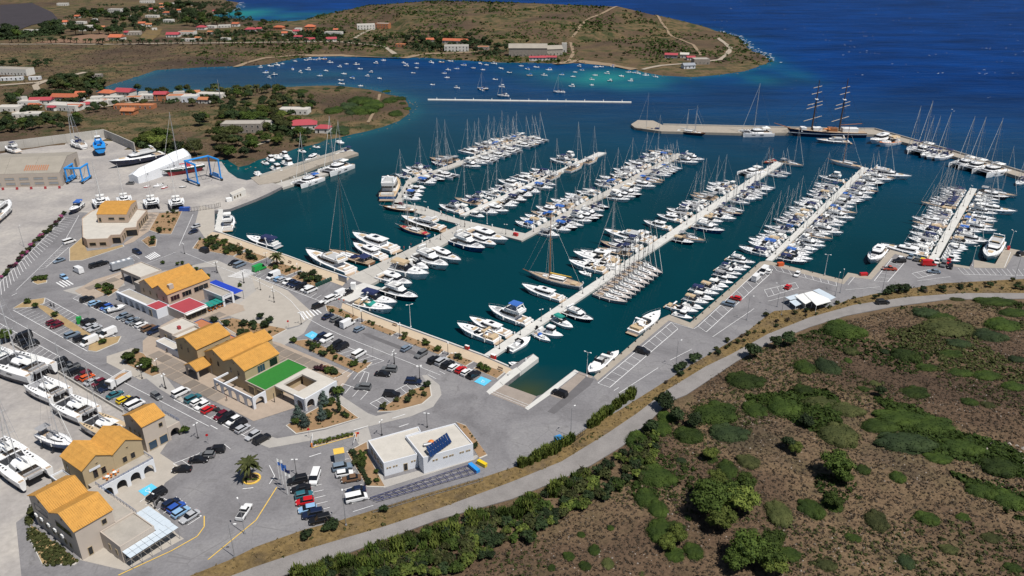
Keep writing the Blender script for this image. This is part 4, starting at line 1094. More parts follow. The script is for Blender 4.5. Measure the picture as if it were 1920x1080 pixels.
for pl, z, m_ in (([(125,375),(210,350),(250,370),(160,395)],3.6, 'glass_sheet'),([(195,365),(255,345),(320,400),(270,425)],3.9, 'white_canvas'),([(260,345),(320,330),(440,385),(455,405),(350,435)],4.1, 'white_canvas'),
                  ([(325,325),(370,312),(490,375),(450,395)],3.7, 'glass_sheet'),([(155,405),(225,382),(260,415),(200,440)],3.1, 'glass_sheet')):
 q = W2(zR(pl), z); mb = MB(); mb.prism(q if sum(q[i][0] * q[(i + 1) % len(q)][1] - q[(i + 1) % len(q)][0] * q[i][1] for i in range(len(q))) > 0 else q[::-1], z - 0.15, z)
 part('canopy_roof', mb, m_, R)
 mb = MB()
 for p in q: mb.tube((*p, LAND),(*p, z - 0.15),0.08, n=5)
 part('canopy_post', mb, 'white_paint', R)
q = W2(zR([(240,440),(320,425),(440,405),(430,385),(260,400)])); mb = MB(); mb.prism(q[::1] if sum(q[i][0] * q[(i + 1) % len(q)][1] - q[(i + 1) % len(q)][0] * q[i][1] for i in range(len(q))) > 0 else q[::-1], LAND, 3.6); part('wall', mb, 'grey_hull', R)
plaza = flat('plaza', W2(zP([(-60,340),(95,205),(240,130),(360,150),(560,90),(860,20),(880,60),(560,170),(700,230),(1080,330),(1200,360),(1865,640),(1780,760),(1450,960),(1330,960),(960,1080),(780,985),(380,790),(210,700),(-60,560)])), Z1, 'joint')
occupied = [(-58.6,-38,-75.5,-32),(-54,-36,-102,-62),(-38.6,-30,-114.5,-104)]
poly = W2(zP([(-60,340),(95,205),(240,130),(360,150),(560,90),(860,20),(880,60),(560,170),(700,230),(1080,330),(1200,360),(1865,640),(1780,760),(1450,960),(1330,960),(960,1080),(780,985),(380,790),(210,700),(-60,560)]))
def slabs(parent, poly, step=3.9, gap=0.3, avoid=(), rot=0):
 P = np.array([((Vector((*p, 0)) - ORG).dot(E1),(Vector((*p, 0)) - ORG).dot(E2)) for p in poly])
 for a in np.arange(P[:, 0].min(), P[:, 0].max(), step):
  for b in np.arange(P[:, 1].min(), P[:, 1].max(), step):
   c = AB(a + step / 2, b + step / 2)
   cs = [AB(a + gap, b + gap), AB(a + step - gap, b + gap), AB(a + step - gap, b + step - gap), AB(a + gap, b + step - gap)]
   if not inside(np.array([[v.x, v.y] for v in cs]), poly).all(): continue
   if any(x0 < a + step / 2 < x1 and y0 < b + step / 2 < y1 for x0, x1, y0, y1 in avoid): continue
   if any(inside(np.array([[c.x, c.y]]), q)[0] for q in BEDS): continue
   mb = MB(); mb.prism(quad(a + gap / 2, a + step - gap / 2, b + gap / 2, b + step - gap / 2), LAND + 0.05, LAND + 0.11 + random.uniform(0,0.008), bottom=False)
   part('paving_slab', mb, 'paver', parent)
slabs(plaza, poly, avoid=occupied)
pz2 = W2(ZM(0,460,3.856)([(540,330),(680,250),(880,190),(900,270),(840,330),(690,385),(620,380)]))
plaza2 = flat('plaza', pz2, Z1, 'joint'); slabs(plaza2, pz2)
pz3 = W2(ZM(200,470,6.75)([(1240,800),(1600,660),(1740,700),(1480,850),(1320,880)]))
plaza3 = flat('plaza', pz3, Z1, 'joint'); slabs(plaza3, pz3)
pz4 = W2(zV([(1000,780),(1240,610),(1400,320),(1220,320),(1060,660),(850,800),(860,830)]))
plaza4 = flat('plaza', pz4, Z1, 'joint'); slabs(plaza4, pz4,2.6,0.2)
HN = {'n': 0}
def house(px, py, w, d, h, wall, roof, kind, label, storeys=1, rz=0.0, nm='house', group='houses of the coastal village'):
 p = on(lambda x, y: hfar1(x, y), px, py); z = p.z - 0.3
 R = empty(nm, p, label, 'house', group)
 u = Vector((cos(rz), sin(rz),0)); v = Vector((-sin(rz), cos(rz),0))
 q = [p - u * (w / 2), p + u * (w / 2), p + u * (w / 2) + v * d, p - u * (w / 2) + v * d]
 q2 = [(t.x, t.y) for t in q]; top = z + 0.3 + h
 if kind == 'flat': poly_block(R, q2, z, top, wall, roof, 0.35)
 else:
  mb = MB(); mb.prism(q2, z, top); part('wall', mb, wall, R)
  o = 0.45; c = [p - u * (w / 2 + o) - v * o, p + u * (w / 2 + o) - v * o, p + u * (w / 2 + o) + v * (d + o), p - u * (w / 2 + o) + v * (d + o)]
  ins = 0 if kind == 'gable' else min(w, d) * 0.45
  r0 = p - u * (w / 2 + o - ins) + v * (d / 2); r1 = p + u * (w / 2 + o - ins) + v * (d / 2); rz_ = top + min(w, d) * 0.26
  mb = MB(); mb.add([(t.x, t.y, top + 0.02) for t in c] + [(r0.x, r0.y, rz_),(r1.x, r1.y, rz_)],[(0,1,5,4),(1,2,5),(2,3,4,5),(3,0,4),(3,2,1,0)])
  part('roof', mb, roof, R)
 n = max(1, int(w / 3.2))
 for s in range(storeys):
  for k in range(n):
   win(R, q2[0], q2[1], w * (k + 0.5) / n, z + 0.3 + s * 2.9 + (0.9 if k % 3 else 0.1),1.1,1.3 if k % 3 else 2.1, 'house_white', name='window' if k % 3 else 'door')
 return R
HOUSES = [(118,46,10,8,3, 'house_white', 'red_tile', 'gable', 'orange roofed cottage among dark trees below the purple field', 1),(149,45,13,7,3, 'house_white', 'pale_roof', 'flat', 'low white flat house just right of the purple field', 1),
  (162,58,17,9,6, 'house_white', 'pale_roof', 'flat', 'two storey white house behind the bare brown field', 2),(215,25,20,10,6, 'house_white', 'flat_roof', 'flat', 'big grey white villa highest on the wooded slope', 2),
  (215,76,15,11,3.4, 'house_white', 'red_tile', 'gable', 'lone cottage with a bright orange hipped roof by the brown field', 1),(60,60,20,5,2.6, 'house_white', 'pale_roof', 'flat', 'long low white building behind the left trees', 1),
  (252,66,13,9,4, 'stone', 'flat_roof', 'flat', 'grey ruined shed right of the orange hipped cottage', 1),(284,33,18,7,3, 'house_white', 'pale_roof', 'flat', 'long white bungalow on the wooded slope', 1),
  (314,42,12,8,3.5, 'house_white', 'pale_roof', 'flat', 'white bungalow above the row of coast palms', 1),(312,28,11,7,3, 'house_white', 'red_tile', 'hip', 'orange roof half hidden in trees on the upper slope', 1),
  (323,70,14,9,3, 'house_white', 'red_roof', 'gable', 'low house with a red pitched roof beside the yellow field', 1),(349,66,18,11,4, 'house_white', 'terracotta', 'flat', 'wide white house with a terracotta terrace roof', 1),
  (352,78,16,6,2.8, 'house_white', 'pale_roof', 'flat', 'pale flat annexe in front of the terracotta terrace house', 1),(376,56,11,8,3, 'house_white', 'red_roof', 'hip', 'small house with a pinkish red hipped roof by the avenue', 1),
  (395,53,11,7,3, 'house_white', 'pale_roof', 'flat', 'small white box house behind the avenue of palms', 1),(421,52,15,8,3, 'house_white', 'pale_roof', 'flat', 'long white house under the far bay', 1),
  (441,50,8,7,3.4, 'house_white', 'red_tile', 'gable', 'tiny white house with an orange roof under the far bay', 1),(469,60,13,8,3, 'house_white', 'red_roof', 'hip', 'cottage with a pale red roof at the neck of the headland', 1),
  (421,76,10,6,2.6, 'house_white', 'pale_roof', 'flat', 'white kiosk behind the avenue of palms', 1),(275,6,22,9,4, 'house_white', 'flat_roof', 'flat', 'grey roofed house at the very top of the slope', 1),(117,11,16,9,4, 'house_white', 'flat_roof', 'flat', 'pale flat villa on the far top slope', 1),
  (20,141,32,10,5.5, 'house_white', 'shed_roof', 'flat', 'long grey roofed warehouse with dark doors on the left plain', 1),(22,151,17,4,2.6, 'white_wall', 'pale_roof', 'flat', 'white container in front of the left warehouse', 1),
  (65,150,9,4,2.6, 'white_wall', 'pale_roof', 'flat', 'pale green white cabin beside the dirt track', 1),(181,145,8,5,2.4, 'stone', 'flat_roof', 'flat', 'tiny stone hut near the end of the inlet', 1),
  (123,190,22,8,3, 'house_white', 'red_tile', 'gable', 'long low house with the longest orange roof in the shore village', 1),(76,196,15,7,3, 'house_white', 'red_roof', 'gable', 'house with a worn red roof left in the shore village', 1),
  (52,199,13,8,3.4, 'house_white', 'pale_roof', 'flat', 'white box house left of the worn red roof', 1),(114,208,24,11,4, 'house_white', 'pale_roof', 'flat', 'large pale flat house under the long orange roof', 1),
  (13,210,15,9,3.4, 'house_white', 'pale_roof', 'flat', 'pale flat house at the left border of the village', 1),(49,222,18,8,3.2, 'house_white', 'pale_roof', 'flat', 'white flat house nearest the boatyard wall', 1),
  (196,182,11,8,3, 'house_white', 'red_tile', 'hip', 'small square house with an orange roof near the inlet shore', 1),(229,180,13,9,3, 'house_white', 'red_roof', 'gable', 'house with a striped red gable roof on the inlet shore', 1),
  (211,189,13,6,2.8, 'house_white', 'pale_roof', 'flat', 'white terrace house below the striped red gable', 1),(301,190,9,7,5, 'terracotta', 'red_roof', 'gable', 'narrow brick red house with a bright red roof', 2),
  (249,190,11,7,3, 'house_white', 'terracotta', 'flat', 'low terracotta topped house in the village middle', 1),(276,186,14,7,3, 'house_white', 'pale_roof', 'flat', 'white house left of the narrow brick red house', 1),
  (334,190,16,9,4, 'house_white', 'terracotta', 'flat', 'white house with a flat terracotta roof near the tall mast', 1),(355,192,11,9,4.4, 'white_wall', 'pale_roof', 'flat', 'bluish white two bay house near the tall mast', 1),
  (392,184,20,8,3.2, 'house_white', 'pale_roof', 'flat', 'long white flat house right in the shore village', 1),(250,205,28,7,3, 'terracotta', 'terracotta', 'flat', 'long brown derelict stable in the dry field', 1),
  (239,216,9,7,2.8, 'terracotta', 'terracotta', 'gable', 'little brown shed below the derelict stable', 1),(174,198,12,8,3, 'house_white', 'pale_roof', 'flat', 'white cube house above the dry field', 1),(192,196,9,7,3, 'house_white', 'terracotta', 'flat', 'white cube with terracotta top above the dry field', 1),
  (550,215,20,9,3.6, 'house_white', 'pale_roof', 'flat', 'white modern house with a plain flat roof on the near headland', 1),(490,240,14,8,3.4, 'house_white', 'flat_roof', 'flat', 'grey topped concrete house among the headland trees', 1),
  (567,244,18,10,3.2, 'house_white', 'red_roof', 'hip', 'house with the broad crimson roof near the headland shore', 1),(604,250,9,7,3, 'house_white', 'red_roof', 'hip', 'small hut with a crimson roof at the headland beach', 1),
  (453,250,25,11,6, 'stone', 'flat_roof', 'flat', 'unfinished two storey grey concrete house near the boatyard trees', 2),(521,56,12,8,3, 'terracotta', 'red_tile', 'hip', 'orange roofed house nearest the turquoise far bay', 1),
  (581,60,12,9,6, 'terracotta', 'red_tile', 'hip', 'tall terracotta house with an orange roof on the neck', 2),(624,66,20,9,3.6, 'house_white', 'flat_roof', 'flat', 'grey flat roofed house among trees on the neck', 1),
  (622,78,11,7,2.8, 'house_white', 'red_roof', 'gable', 'low shed with a pink red roof beside the avenue', 1),(580,79,11,7,2.8, 'house_white', 'red_roof', 'gable', 'low shed with a red roof left on the avenue', 1),
  (687,56,22,10,6.4, 'house_white', 'pale_roof', 'flat', 'large white two storey villa under the headland hill', 2),(716,54,17,10,6.4, 'terracotta', 'flat_roof', 'flat', 'dark brick two storey villa beside the white villa', 2),
  (807,82,8,7,4, 'house_white', 'red_tile', 'gable', 'narrow white house with an orange roof by the coast track', 1),(852,82,27,8,3, 'house_white', 'red_tile', 'gable', 'long house with a vivid orange roof behind the white hall', 1),
  (856,95,25,10,6, 'house_white', 'flat_roof', 'flat', 'white two storey hall on the coast track', 2),(750,88,10,7,3, 'terracotta', 'terracotta', 'flat', 'small terracotta pump house by the palms', 1),(905,88,12,8,3.4, 'stone', 'terracotta', 'flat', 'small stone house right of the white hall', 1),
  (990,106,38,14,8, 'stone', 'shed_roof', 'gable', 'big old stone warehouse on the far beach', 1),(1036,104,21,12,6, 'stone', 'shed_roof', 'gable', 'lower wing of the old stone warehouse', 1),(1058,98,5,5,9, 'house_white', 'flat_roof', 'flat', 'slim white tower right of the old stone warehouse', 1),
  (1008,114,16,5,2.8, 'house_white', 'red_roof', 'gable', 'beach taverna with a scarlet awning roof left', 1),(1028,113,16,5,2.8, 'house_white', 'red_roof', 'gable', 'beach taverna with a scarlet awning roof right', 1),
  (1258,109,12,6,3, 'grey_hull', 'red_roof', 'gable', 'grey hut with a red roof on the far point', 1),(1283,109,8,6,3.4, 'house_white', 'pale_roof', 'gable', 'white gabled hut on the far point', 1),(1296,113,8,5,2.6, 'house_white', 'red_roof', 'gable', 'small red roofed hut left of the stone ruin', 1),
  (1316,121,15,10,5, 'stone', 'flat_roof', 'flat', 'roofless stone ruin on the far point', 1),(1293,129,11,7,3, 'white_wall', 'grey_hull', 'gable', 'blue grey boathouse at the waterline of the far point', 1)]
for k, (px, py, w, d, h, wl, rf, kd, lab, st) in enumerate(HOUSES):
 house(px, py, w, d, h, wl, rf, kd, lab, st, rz=random.Random(k).uniform(-0.25,0.25))
hr = random.Random(77); kept = [(h[0], h[1]) for h in HOUSES]; more = []
for poly, n, where in (([(100,48),(170,18),(330,5),(430,20),(480,42),(420,50),(330,60),(240,66)],17, 'upper village'),([(330,62),(470,48),(640,58),(640,74),(470,76),(330,78)],8, 'avenue village'),([(0,192),(120,182),(300,178),(420,180),(400,196),(250,200),(150,220),(20,240)],12, 'shore village')):
 got = []
 for _ in range(4000):
  if len(got) >= n: break
  x, y = hr.uniform(min(p[0] for p in poly), max(p[0] for p in poly)), hr.uniform(min(p[1] for p in poly), max(p[1] for p in poly))
  if not inside(np.array([[x, y]]), poly)[0] or any(abs(x - a) < 13 and abs(y - b) < 5 for a, b in kept): continue
  kept.append((x, y)); got.append((x, y))
 for i, (x, y) in enumerate(sorted(got)):
  k, rf, nm = hr.choice((('flat', 'pale_roof', 'flat roofed white'),('flat', 'flat_roof', 'grey topped white'),('gable', 'red_tile', 'orange roofed'),('gable', 'red_roof', 'red roofed'),('flat', 'pale_roof', 'flat roofed white'),('gable', 'terracotta', 'terracotta roofed')))
  more.append((x, y, 5)); house(x, y, hr.uniform(5,9), hr.uniform(4,7), hr.uniform(2.5,3.2), 'house_white', rf, k, f'small {nm} cottage, {ordw(i)} from the left among the {where} cottages', 1, hr.uniform(-0.5,0.5), 'cottage', f'cottages of the {where}')
# ================================================================== boats
def hull_meshes(L, B, f0, f1, kind='motor', draft=0.35, n=11, stern=0.82, rake=0.10, flare=0.82):
 """outer shell and deck; bow to +x, waterline at z=0"""
 st = []
 for i in range(n):
  t = i / (n - 1)
  if kind == 'sail': w = min(1.0, stern + (1 - stern) * sin(min(1, t / 0.45) * pi / 2)) if t < 0.45 else max(0.0,1 - ((t - 0.45) / 0.55) ** 1.9)
  else: w = stern + (1 - stern) * min(1, t / 0.4) if t < 0.5 else max(0.0,1 - ((t - 0.5) / 0.5) ** 2.4)
  w = w * B / 2
  z = f0 + (f1 - f0) * t ** 1.6
  x = -L / 2 + L * t
  wl = w * (flare if t < 0.9 else flare * 0.7)
  xw = x - (rake * L * max(0,(t - 0.55) / 0.45) ** 1.5)
  st.append((x, w, z, xw, wl))
 vs = []; fs = []
 for x, w, z, xw, wl in st:
  xm = (x + xw) / 2; wm = w * 0.62 + wl * 0.38
  vs += [(x, w, z),(xm, wm, z * 0.45),(xw, wl, -0.02),(xw, wl * 0.5,-draft),(xw, -wl * 0.5,-draft),(xw, -wl, -0.02),(xm, -wm, z * 0.45),(x, -w, z)]
 for i in range(n - 1):
  for k in range(7): fs.append((i * 8 + k, i * 8 + k + 1,(i + 1) * 8 + k + 1,(i + 1) * 8 + k)[::-1])
 fs.append(tuple(range(8)))
 h = MB().add(vs, fs)
 d = MB(); vs = []
 for x, w, z, xw, wl in st: vs += [(x, w * 0.985, z - 0.02),(x, 0, z + 0.03),(x, -w * 0.985, z - 0.02)]
 fs = []
 for i in range(n - 1):
  for k in range(2): fs.append((i * 3 + k, i * 3 + k + 1,(i + 1) * 3 + k + 1,(i + 1) * 3 + k)[::-1])
 d.add(vs, [f[::-1] for f in fs])
 def half(x):                                       # half width of the deck at x
  t = min(1, max(0,(x + L / 2) / L)); k = min(n - 2, int(t * (n - 1))); u = t * (n - 1) - k
  return st[k][1] * (1 - u) + st[k + 1][1] * u, st[k][2] * (1 - u) + st[k + 1][2] * u
 return h, d, half
def outline(half, x0, x1, k, n=5, tip=None):
 """plan outline that follows the hull, ccw"""
 up = []
 for i in range(n):
  x = x0 + (x1 - x0) * i / (n - 1); w = half(x)[0] * k
  if tip and i == n - 1: w *= tip
  up.append((x, max(0.05, w)))
 return [(x, -w) for x, w in up] + [(x, w) for x, w in up[::-1]]
def mast_parts(P, xm, zb, H, L, f1, spar='alloy', r=0.13, boomlen=0.36, cover='grey_canvas', genoa=True, stern_z=1.0, spreaders=2):
 mb = MB().tube((xm, 0, zb),(xm, 0, zb + H), r, r * 0.75,6); k = P.add('mast', mb, spar)
 for s in range(spreaders):
  z = zb + H * (0.36 + 0.3 * s); w = 1.1 - 0.25 * s
  P.add('spreader', MB().tube((xm, -w, z + 0.1),(xm, w, z + 0.1),0.05, n=4), spar, k)
 mb = MB().tube((xm - 0.2,0, zb + 1.1),(xm - boomlen * L, 0, zb + 1.15),0.10, n=5); k = P.add('boom', mb, spar)
 P.add('sail_cover', MB().tube((xm - 0.3,0, zb + 1.36),(xm - boomlen * L * 0.95,0, zb + 1.3),0.24,0.13,6), cover, k)
 mb = MB(); top = (xm, 0, zb + H * 0.97)
 mb.tube(top, (-L / 2 + 0.2,0, stern_z),0.022, n=3)
 for s in (-1,1): mb.tube((xm, 0, zb + H * 0.95),(xm - 0.2, s * 0.14 * L, zb - 0.2),0.022, n=3); mb.tube((xm, 0, zb + H * 0.6),(xm + 0.5, s * 0.13 * L, zb - 0.2),0.02, n=3)
 P.add('rigging', mb, 'steel')
 mb = MB().tube((L / 2 - 0.35,0, f1 + 0.25),(xm + 0.1,0, zb + H * 0.94),0.085 if genoa else 0.025,0.04,5)
 P.add('furled_jib' if genoa else 'forestay', mb, 'white_canvas' if genoa else 'steel')
def yacht(name, L, B, H, deckmat='gelcoat', spar='alloy', cover='grey_canvas', bimini=True, hood='navy_canvas'):
 P = Proto(name); f0, f1 = 1.0 + L * 0.006,1.15 + L * 0.02
 h, d, half = hull_meshes(L, B, f0, f1, 'sail', stern=0.74)
 P.add('hull', h, 'gelcoat', smooth=False); P.add('deck', d, deckmat)
 P.add('boot_stripe', MB().band(outline(half, -L / 2 + 0.05, L / 2 * 0.9,0.865,7,0.25),0.1, outline(half, -L / 2 + 0.05, L / 2 * 0.9,0.87,7,0.25),0.22,0,1,0.03), 'navy_hull')
 lo = outline(half, -0.14 * L, 0.24 * L, 0.6,5,0.6); hi = outline(half, -0.13 * L, 0.20 * L, 0.48,5,0.6)
 z0 = f0 + 0.05; z1 = f0 + 0.62
 k = P.add('coachroof', MB().frustum(lo, z0, hi, z1), 'gelcoat')
 P.add('cabin_window', MB().band(lo, z0, hi, z1,0.4,0.8,0.03, skip=(4,)), 'dark_window', k)
 mb = MB()
 for x in (0.03,0.12): mb.box(x * L, x * L + 0.55,-0.28,0.28, z1, z1 + 0.05)
 P.add('hatch', mb, 'dark_window', k)
 lo = outline(half, -0.46 * L, -0.16 * L, 0.55,4); P.add('cockpit', MB().frustum(lo, f0, lo, f0 + 0.12), 'teak')
 mb = MB()
 for s in (-1,1): mb.box(-0.44 * L, -0.15 * L, s * B * 0.3 - 0.18, s * B * 0.3 + 0.18, f0, f0 + 0.4)
 P.add('cockpit_seat', mb, deckmat)
 for s in (-1,1): P.add('steering_wheel', MB().tube((-0.38 * L, s * B * 0.17 - 0.02, f0 + 0.9),(-0.38 * L + 0.06, s * B * 0.17 - 0.02, f0 + 0.9),0.42, n=10), 'steel')
 mb = MB().frustum(outline(half, -0.17 * L, -0.07 * L, 0.62,3), z1 - 0.1, outline(half, -0.165 * L, -0.10 * L, 0.5,3), z1 + 0.65); P.add('sprayhood', mb, hood)
 if bimini:
  mb = MB().frustum([(-0.43 * L, -B * 0.38),(-0.25 * L, -B * 0.38),(-0.25 * L, B * 0.38),(-0.43 * L, B * 0.38)], f0 + 2.0,[(-0.42 * L, -B * 0.28),(-0.26 * L, -B * 0.28),(-0.26 * L, B * 0.28),(-0.42 * L, B * 0.28)], f0 + 2.16, True)
  P.add('bimini', mb, hood)
 mast_parts(P, 0.09 * L, z1 - 0.1, H, L, f1, spar, 0.075 + L * 0.002,0.34, cover, True, f0 + 0.2)
 mb = MB()
 for s in (-1,1):
  pr = None
  for i in range(9):
   x = -0.47 * L + 0.95 * L * i / 8; w, z = half(x); q = Vector((x, s * max(0.02, w - 0.08), z + 0.65))
   mb.tube((q.x, q.y, z), q, 0.02, n=3)
   if pr: mb.tube(pr, q, 0.015, n=3)
   pr = q
 P.add('guard_rail', mb, 'steel')
 for s, xx in ((-1,-0.25),(-1,0.05),(1,-0.25),(1,0.05)):
  w, z = half(xx * L); P.add('fender', MB().tube((xx * L, s * (w + 0.14), z - 0.75),(xx * L, s * (w + 0.14), z - 0.1),0.14, n=6), 'white_canvas')
 return P
def motor(name, L, B, style='fly', canopy=None, deck='gelcoat'):
 """fly: flybridge cruiser; open: sport cruiser; hard: hardtop cruiser; trawler"""
 P = Proto(name); f0, f1 = 0.75 + L * 0.03,1.05 + L * 0.065
 h, d, half = hull_meshes(L, B, f0, f1, 'motor', stern=0.88, rake=0.13, flare=0.8)
 k = P.add('hull', h, 'gelcoat'); P.add('deck', d, deck)
 if L > 11:
  mb = MB()
  for i in range(4):
   x = -0.1 * L + i * 0.1 * L
   for s in (-1,1):
    w, z = half(x); y = s * (w * 0.62 + w * 0.8 * 0.38 + 0.045)
    w2, z2 = half(x + 0.055 * L); y2 = s * (w2 * 0.62 + w2 * 0.8 * 0.38 + 0.045)
    q = [(x, y, z * 0.5),(x + 0.055 * L, y2, z2 * 0.5),(x + 0.055 * L, y2 + s * 0.05, z2 * 0.5 + 0.3),(x, y + s * 0.05, z * 0.5 + 0.3)]
    mb.add(q, [(0,1,2,3)])
  P.add('hull_window', mb, 'dark_window', k)
 P.add('bathing_platform', MB().box(-L / 2 - 0.07 * L, -L / 2 + 0.02,-B * 0.40, B * 0.40,0.35,0.48), 'teak' if L > 12 else 'grey_deck')
 if style in ('fly', 'hard', 'trawler'):
  s0, s1 = (-0.24,0.20) if style != 'trawler' else (-0.28,0.12)
  lo = outline(half, s0 * L, s1 * L, 0.78,5,0.75); hi = outline(half, s0 * L + 0.3, s1 * L - (0.10 * L if style != 'trawler' else 0.02 * L),0.66,5,0.75)
  z0 = f0 + 0.1; z1 = f0 + 1.75
  k = P.add('superstructure', MB().frustum(lo, z0, hi, z1), 'gelcoat')
  P.add('saloon_window', MB().band(lo, z0, hi, z1,0.46,0.86,0.035, skip=()), 'dark_window', k)
  fo = outline(half, 0.15 * L, 0.40 * L, 0.55,4,0.5); P.add('foredeck_trunk', MB().frustum(fo, f0 + 0.2, outline(half, 0.15 * L, 0.38 * L, 0.45,4,0.5), f0 + 0.62 + L * 0.018), 'gelcoat')
  P.add('sunpad', MB().frustum(outline(half, 0.2 * L, 0.31 * L, 0.36,3), f0 + 0.5, outline(half, 0.2 * L, 0.31 * L, 0.34,3), f0 + 0.74 + L * 0.018), 'tan_canvas' if L > 15 else 'grey_canvas')
  if style == 'fly' or style == 'trawler':
   a, b = (-0.34,0.04) if style == 'fly' else (-0.26,0.02)
   lo = outline(half, a * L, b * L, 0.72,5,0.8); hi = outline(half, a * L - 0.1, b * L - 0.25,0.76,5,0.8)
   k = P.add('flybridge', MB().frustum(lo, z1 - 0.05, hi, z1 + 0.75), 'gelcoat')
   fl = outline(half, a * L + 0.25, b * L - 0.6,0.62,5,0.8); P.add('flybridge_floor', MB().frustum(fl, z1 + 0.7, fl, z1 + 0.765), 'grey_deck', k)
   P.add('flybridge_seat', MB().box(a * L + 0.4, a * L + 1.2,-B * 0.26, B * 0.26, z1 + 0.6, z1 + 0.95).box(b * L - 2.2, b * L - 1.5,-B * 0.2, B * 0.2, z1 + 0.6, z1 + 1.05), 'tan_canvas' if L > 15 else 'white_canvas', k)
   ws = outline(half, b * L - 0.9, b * L - 0.3,0.6,3,0.8); P.add('windscreen', MB().band(ws, z1 + 0.7,[(x - 0.25, y * 0.95) for x, y in ws], z1 + 1.15,0,1,0.01, skip=(5,)), 'dark_window', k)
   mb = MB()
   for s in (-1,1): mb.tube((a * L + 0.1, s * B * 0.33, z1 + 0.6),(a * L + 1.0, s * B * 0.30, z1 + 1.9),0.12,0.09,5)
   mb.box(a * L + 0.7, a * L + 1.2,-B * 0.31, B * 0.31, z1 + 1.85, z1 + 1.98)
   k2 = P.add('radar_arch', mb, 'gelcoat', k); 
   P.add('radar_dome', MB().dome((a * L + 0.95,0, z1 + 1.98),0.32,0.32,0.3,8,3), 'white_paint')
   if canopy:
    q = [(a * L + 0.7,-B * 0.33),(b * L - 1.4,-B * 0.31),(b * L - 1.4, B * 0.31),(a * L + 0.7, B * 0.33)]
    P.add('bimini', MB().frustum(q, z1 + 2.2,[(x, y * 0.8) for x, y in q], z1 + 2.34, True), canopy)
  else:
   lo = outline(half, -0.30 * L, 0.03 * L, 0.62,4); P.add('hardtop', MB().frustum(lo, z1 + 0.03,[(x, y * 0.85) for x, y in lo], z1 + 0.22, True), 'gelcoat')
   P.add('hatch', MB().box(-0.12 * L, -0.02 * L, -B * 0.16, B * 0.16, z1 + 0.2, z1 + 0.25), 'dark_window')
  lo = outline(half, -0.48 * L, -0.25 * L, 0.78,3); P.add('cockpit', MB().frustum(lo, f0, lo, f0 + 0.08), 'teak')
  P.add('cockpit_seat', MB().box(-0.47 * L, -0.43 * L, -B * 0.33, B * 0.33, f0 + 0.05, f0 + 0.6), 'white_canvas')
 else:
  fo = outline(half, -0.02 * L, 0.38 * L, 0.74,6,0.35); hi = outline(half, 0.02 * L, 0.34 * L, 0.56,6,0.35)
  k = P.add('foredeck_trunk', MB().frustum(fo, f0 + 0.12, hi, f0 + 0.62 + L * 0.012), 'gelcoat')
  mb = MB()
  for x in (0.10,0.22): mb.box(x * L, x * L + 0.5,-0.26,0.26, f0 + 0.6 + L * 0.012, f0 + 0.66 + L * 0.012)
  P.add('hatch', mb, 'dark_window', k)
  P.add('sunpad', MB().box(0.02 * L, 0.09 * L, -B * 0.24, B * 0.24, f0 + 0.55, f0 + 0.66 + L * 0.012), 'white_canvas', k)
  lo = outline(half, -0.47 * L, -0.04 * L, 0.76,4); P.add('cockpit', MB().frustum(lo, f0, lo, f0 + 0.1), 'teak' if L > 12 else 'grey_deck')
  ws = outline(half, -0.13 * L, 0.03 * L, 0.74,4,0.8); hi = [(x - 0.09 * L, y * 0.9) for x, y in ws]
  P.add('windscreen', MB().band(ws, f0 + 0.5, hi, f0 + 1.25,0,1,0.0, skip=(7,)), 'dark_window')
  mb = MB().box(-0.46 * L, -0.36 * L, -B * 0.33, B * 0.33, f0 + 0.05, f0 + 0.62).box(-0.33 * L, -0.22 * L, B * 0.16, B * 0.33, f0 + 0.05, f0 + 0.5).box(-0.14 * L, -0.09 * L, -B * 0.3,-B * 0.05, f0 + 0.05, f0 + 0.75)
  P.add('cockpit_seat', mb, 'tan_canvas' if L > 12 else 'white_canvas')
  mb = MB()
  for s in (-1,1): mb.tube((-0.32 * L, s * B * 0.42, f0),(-0.24 * L, s * B * 0.36, f0 + 1.75),0.11,0.08,5)
  mb.box(-0.27 * L, -0.22 * L, -B * 0.37, B * 0.37, f0 + 1.7, f0 + 1.84); P.add('radar_arch', mb, 'gelcoat')
  if canopy:
   q = [(-0.44 * L, -B * 0.36),(-0.08 * L, -B * 0.36),(-0.08 * L, B * 0.36),(-0.44 * L, B * 0.36)]
   P.add('canopy', MB().frustum(q, f0 + 1.5,[(x * 0.96, y * 0.75) for x, y in q], f0 + 2.0, True), canopy)
 mb = MB()
 for s in (-1,1):
  pr = None
  for i in range(6):
   x = 0.05 * L + 0.44 * L * i / 5; w, z = half(x); q = Vector((x, s * max(0.02, w - 0.08), z + 0.6))
   mb.tube((q.x, q.y, z), q, 0.022, n=3)
   if pr: mb.tube(pr, q, 0.022, n=3)
   pr = q
 P.add('bow_rail', mb, 'steel')
 for s, xx in ((-1,-0.3),(-1,0.0),(1,-0.3),(1,0.0)):
  w, z = half(xx * L); P.add('fender', MB().tube((xx * L, s * (w + 0.12), z - 0.8),(xx * L, s * (w + 0.12), z - 0.15),0.15, n=6), 'white_canvas')
 return P
